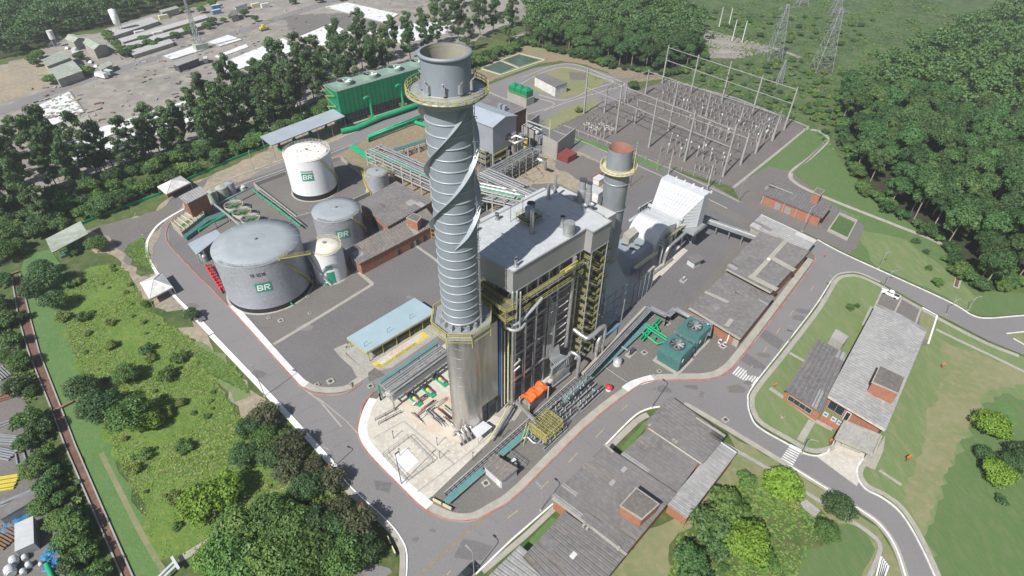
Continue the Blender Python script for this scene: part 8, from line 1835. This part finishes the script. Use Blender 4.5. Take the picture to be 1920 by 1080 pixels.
# left canal side shrubs
LS = [(35, 470, 1.2), (10, 490, 1.3), (15, 535, 1.2), (5, 580, 1.1), (20, 610, 1.1), (30, 650, 1.0), (12, 680, .9), (45, 690, .9), (38, 735, 1.0), (62, 740, .8), (60, 800, 1.25), (85, 815, 1.2), (55, 840, .9), (90, 860, .9), (75, 890, .9), (105, 895, .8), (95, 925, 1.0), (85, 960, .9), (115, 945, .8), (118, 985, .7), (140, 985, 1.1), (150, 1010, 1.1), (125, 1025, .9), (170, 1045, 1.1), (145, 1065, 1.1), (190, 1085, 1.0), (160, 1100, 1.1), (15, 445, 1.3), (-10, 620, 1.2), (45, 600, .7)]
for i, (x, y, s) in enumerate(LS): plant(RT.choice(['hedge', 'hedge', 'mid']), G(x, y), s*RT.uniform(.6, .8), 'bushy tree in the row between the canal and the storage yard', group='row along the canal', name='canal_side_tree')
# individual trees
IND = [('mid', 257, 800, .95, 'big round leafy tree in the middle of the meadow, left of its brighter neighbour'), ('lime', 283, 800, .62, 'brighter leafy tree joined to the big round one in the meadow'), ('mid', 243, 715, .6, 'rounded leafy tree above the big pair in the meadow'), ('dk', 200, 780, .85, 'dark spreading tree beside the big round meadow tree'), ('dk', 165, 745, .75, 'dark low tree between the mowed strip and the big round tree'), ('dk', 180, 770, .6, 'small dark tree tucked beside the spreading dark one'),
 ('lime', 385, 960, .8, 'yellow-green round tree beside the stepping path, left half of the pair'), ('lime', 425, 935, .78, 'yellow-green round tree beside the stepping path, right half of the pair'),
 ('purple', 500, 795, .72, 'purplish shrub tree at the white kerb, top of the roadside clump'), ('dk', 475, 815, .6, 'dark shrub tree on the meadow side of the roadside clump'), ('mid', 505, 835, .6, 'leafy shrub tree inside the roadside clump'), ('purple', 550, 850, .75, 'purplish shrub tree at the white kerb, lower end of the roadside clump'), ('mid', 535, 835, .5, 'small leafy tree between the purplish shrub trees'), ('purple', 545, 895, .62, 'purplish shrub tree above the stepping path'), ('dk', 465, 865, .6, 'dark shrub tree at the lower left of the roadside clump'), ('dk', 510, 870, .55, 'small dark tree at the centre of the roadside clump'), ('purple', 590, 880, .45, 'small purplish tree at the lamp by the lower road bend'),
 ('mid', 460, 1010, .95, 'large leafy tree in the lower wood, closest to the yellow-green pair'), ('mid', 520, 990, .95, 'large leafy tree at the top of the lower wood'), ('mid', 440, 1060, .95, 'large leafy tree at the left end of the lower wood'), ('lime', 405, 1055, .6, 'lighter leafy tree at the left tip of the lower wood'), ('mid', 560, 1010, .9, 'large leafy tree in the centre of the lower wood'), ('dk', 600, 1000, .75, 'dark tree inside the lower wood'), ('mid', 590, 1060, .95, 'large leafy tree at the bottom edge of the lower wood'), ('mid', 510, 1075, .95, 'leafy tree at the bottom edge near the shadow gap'), ('dk', 580, 930, .65, 'dark tree at the upper corner of the lower wood'), ('olive', 615, 945, 1.6, 'olive shrub beside the stepping path end'), ('purple', 625, 910, .6, 'purplish tree near the road bend above the lower wood'), ('purple', 670, 1000, .8, 'purplish tree by the curved verge'), ('purple', 640, 975, .7, 'purplish tree next to the one by the curved verge'), ('mid', 650, 1060, .85, 'leafy tree beside the striped barrier'), ('dk', 690, 1040, .6, 'dark tree closest to the striped barrier'), ('dk', 630, 1020, .7, 'dark tree between the purplish and leafy trees'), ('mid', 550, 1100, .9, 'leafy tree cut by the bottom edge'), ('mid', 470, 1110, .9, 'leafy tree cut by the bottom edge at the left of the lower wood'),
 ('dk', 363, 598, .42, 'small round dark tree beside the parked grey car'), ('mid', 188, 470, .62, 'round leafy tree beside the canopy with green posts'), ('mid', 50, 475, .3, 'small round shrub in the grass left of the canopy with green posts'), ('mid', 142, 478, .3, 'small shrub right in front of the canopy with green posts'),
 ('dk', 95, 540, .9, 'dark spreading tree at the top of the mowed strip'), ('dk', 70, 560, .7, 'dark tree at the top end of the canal'), ('dk', 110, 580, .7, 'dark tree below the spreading one at the top of the mowed strip'), ('dk', 85, 515, .6, 'dark tree closest to the canopy with green posts'),
 ('lime', 1462, 925, .76, 'bright lime green round tree beside the zebra crossing'), ('lime', 1392, 1035, .84, 'bright lime green round tree near the bottom edge'), ('mid', 1425, 1060, .5, 'smaller mid-green crown joined to the lime green one near the bottom edge'), ('hedge', 1355, 965, 1.15, 'large crown left of the lime green trees, upper one'), ('hedge', 1325, 1000, 1.15, 'large crown left of the lime green trees, lower one'), ('hedge', 1340, 1035, .8, 'crown between the workshops and lime green tree'), ('dk', 1567, 965, .6, 'round dark tree overhanging the lower road kerb'), ('hedge', 1395, 905, .55, 'green shrub tree between the lean-to and the lime green tree'), ('mid', 1545, 1005, .45, 'low leafy tree below the round dark tree'), ('hedge', 1290, 1060, .9, 'leafy tree by the bottom edge next to the workshops'), ('hedge', 1300, 1090, .9, 'tree cut by the bottom edge next to the workshops'),
 ('lime', 1848, 812, .72, 'bright round tree on the right hand field, upper one'), ('lime', 1860, 898, .62, 'bright round tree on the right hand field, lower one'), ('dk', 1885, 885, .6, 'dark tree behind the lower bright tree on the field'), ('dk', 1905, 870, .7, 'dark tree at the right edge of the field'), ('dk', 1840, 860, .42, 'small dark tree between the two bright trees on the field'), ('dbush', 1875, 942, .8, 'small olive shrub alone on the right hand field'),
 ('mid', 1592, 580, .28, 'small shrub on the administration lawn'), ('mid', 1606, 576, .18, 'tiny shrub next to another on the administration lawn'), ('dbush', 1715, 455, .9, 'dark bush by the drainage channel'), ('mid', 1770, 490, .32, 'small tree on the lawn near the canal outlet'), ('dbush', 1735, 475, .7, 'low bush between the dark bush and the small tree on the lawn'), ('bush', 1740, 505, .7, 'low leafy bush on the lawn above the road bend'), ('mid', 1755, 535, .38, 'round leafy bush on the lawn closest to the road'), ('mid', 1850, 525, .6, 'bright leafy tree at the foot of the wood, left one'), ('mid', 1880, 520, .6, 'bright leafy tree at the foot of the wood, right one'),
 ('mid', 1187, 168, .55, 'round shrub tree inside the left corner of the substation'), ('olive', 1085, 210, 1.3, 'olive shrub beside the substation approach road'), ('mid', 1470, 190, .35, 'pale shrub behind the far gantry row'), ('dk', 480, 33+8, .5, 'lone dark tree in the old yard'), ('mid', 360, 66, .8, 'round tree beside the lattice mast'), ('dk', 1800, 985, .01, '')]
SCL = {'mid': 1.22, 'lime': 1.25, 'dk': 1.2, 'purple': 1.2}
for k, x, y, s, l in IND:
    if l: plant(k, G(x, y), s*(SCL.get(k, 1) if s > .4 else 1), l, cat='shrub' if k in ('bush', 'olive', 'dbush') else 'tree')
# old yard bushes
for x, y in ((70, 125), (62, 118), (115, 120), (122, 135), (140, 140), (100, 158), (120, 152), (158, 136), (170, 140), (75, 110), (210, 80), (220, 90), (230, 105), (225, 95), (205, 72), (240, 108), (262, 95), (280, 88), (270, 80), (300, 82), (330, 72), (400, 48), (420, 42), (390, 55), (250, 98), (290, 90), (150, 112), (437, 37), (175, 48), (90, 75), (45, 95), (130, 60), (160, 55), (380, 25), (400, 12), (350, 24), (460, 32), (550, 8), (600, 5), (640, 2)):
    plant('hedge', G(x, y), RT.uniform(.6, 1.0), 'bushy tree growing between the old yard buildings', group='bushes in the old yard', name='yard_bush')
# scrub shrubs at the right background
for poly, sp, sc in (([(1330, 130), (1500, 110), (1600, 150), (1580, 230), (1500, 235), (1380, 175), (1260, 140)], 9, (.6, 1.4)), ([(1330, 20), (1500, 30), (1640, 40), (1560, 120), (1450, 80), (1330, 55)], 14, (.7, 1.6)), ([(1500, 160), (1560, 180), (1590, 300), (1560, 260), (1510, 235)], 7, (.6, 1.3))):
    for p in scatter(poly, sp, .5):
        plant(RT.choice(['bush', 'bush', 'olive', 'dbush']), p, RT.uniform(*sc), 'low shrub in the rough ground between substation and pylons', 'shrub', 'shrubs in the rough ground behind the substation')
# meadow shrubs
MD = [(95, 560), (170, 500), (230, 500), (290, 590), (360, 640), (440, 770), (520, 850), (590, 900), (400, 1030), (300, 1050), (240, 900), (190, 790), (150, 700), (120, 600)]
mm = 0
for p in scatter(MD, 5.2, .6):
    if RT.random() < .5:
        x, y = PX((p[0], p[1], 0)); k = RT.choice(['bush', 'olive', 'olive', 'olive', 'bush', 'bush']); plant(k, p, RT.choice((.3, .4, .5, .6, 1.0, 1.3))*RT.uniform(.8, 1.1), 'low shrub in the rough meadow beside the canal', 'shrub', 'shrubs in the meadow'); mm += 1
for p in scatter([(1330, 930), (1440, 900), (1560, 985), (1500, 1060), (1480, 1110), (1270, 1110)], 5, .5):
    if RT.random() < .35: plant(RT.choice(['bush', 'olive']), p, RT.uniform(.4, .9), 'low shrub around the lime green trees', 'shrub', 'shrubs around the lime green trees')
print('meadow', mm)
# rough grass tufts
def tufts(name, label, polys, n, m, smin, smax, up=.5, seed=1):
    rz = random.Random(seed); mb = MB(m if isinstance(m, str) else m[0]); ms = [m] if isinstance(m, str) else m
    for poly in polys:
        P = [(q.x, q.y) for q in pxs(poly)]; xs, ys = [p[0] for p in P], [p[1] for p in P]; k = 0; tr_ = 0
        while k < n and tr_ < n*6:
            tr_ += 1; a, b = rz.uniform(min(xs), max(xs)), rz.uniform(min(ys), max(ys))
            dens = .5+.5*sin(a*.16+1.3*sin(b*.11))*cos(b*.14+1.1*sin(a*.07))
            if rz.random() > dens**1.0 or not inpoly(a, b, P): continue
            k += 1; s = rz.uniform(smin, smax)*(.6+.8*dens); mb.use(rz.choice(ms)); c = Vector((a, b, .1))
            for _ in range(3):
                t_ = rz.random()*6.28; d = Vector((cos(t_), sin(t_), 0)); e = Vector((-d.y, d.x, 0)); o_ = c+Vector((rz.uniform(-s, s), rz.uniform(-s, s), 0))*.5; mb.add([o_-e*s*.4, o_+e*s*.4, o_+d*s*.5+e*s*.35+ZV*s*up, o_+d*s*.5-e*s*.35+ZV*s*up*1.1], [(0, 1, 2, 3)])
    o = mb.build(name); o['kind'] = 'stuff'; tag(o, label, 'grass')
tufts('grass', 'rough bright grass tufts covering the meadow beside the canal', [MD], 12000, ['tuft', 'tuft', 'tuft', 'tuft_dry', 'leaf_olive'], .25, .65, up=.22, seed=2)
tufts('grass', 'rough tufts on the scrub land behind the substation', [[(1240, 130), (1330, 60), (1350, 10), (1700, -20), (1820, 30), (1620, 140), (1570, 190), (1580, 300), (1500, 235), (1380, 180)]], 9000, ['leaf_for', 'leaf_mid', 'leaf_olive'], .35, 1.0, up=.35, seed=3)
tufts('grass', 'rough tufts around the lime green trees', [[(1250, 1110), (1270, 1000), (1350, 920), (1440, 890), (1560, 980), (1500, 1060), (1480, 1110)], [(345, 640), (440, 690), (470, 740), (395, 700)], [(240, 460), (268, 445), (290, 512), (240, 480)]], 2500, ['tuft', 'leaf_olive', 'leaf_mid'], .25, .65, up=.25, seed=4)
tufts('grass', 'weedy undergrowth below the eucalyptus belt and hedge', [[(0, 395), (150, 338), (250, 300), (600, 190), (780, 125), (960, 90), (905, 128), (800, 165), (640, 200), (500, 262), (350, 325), (150, 412), (30, 455)], [(0, 600), (40, 640), (90, 800), (200, 1080), (130, 1090), (60, 800), (10, 660)]], 6000, ['leaf_mid', 'tuft', 'leaf_for'], .5, 1.3, seed=5)
print('objects', len(bpy.data.objects), 'polys', sum(len(m.polygons) for m in bpy.data.meshes))
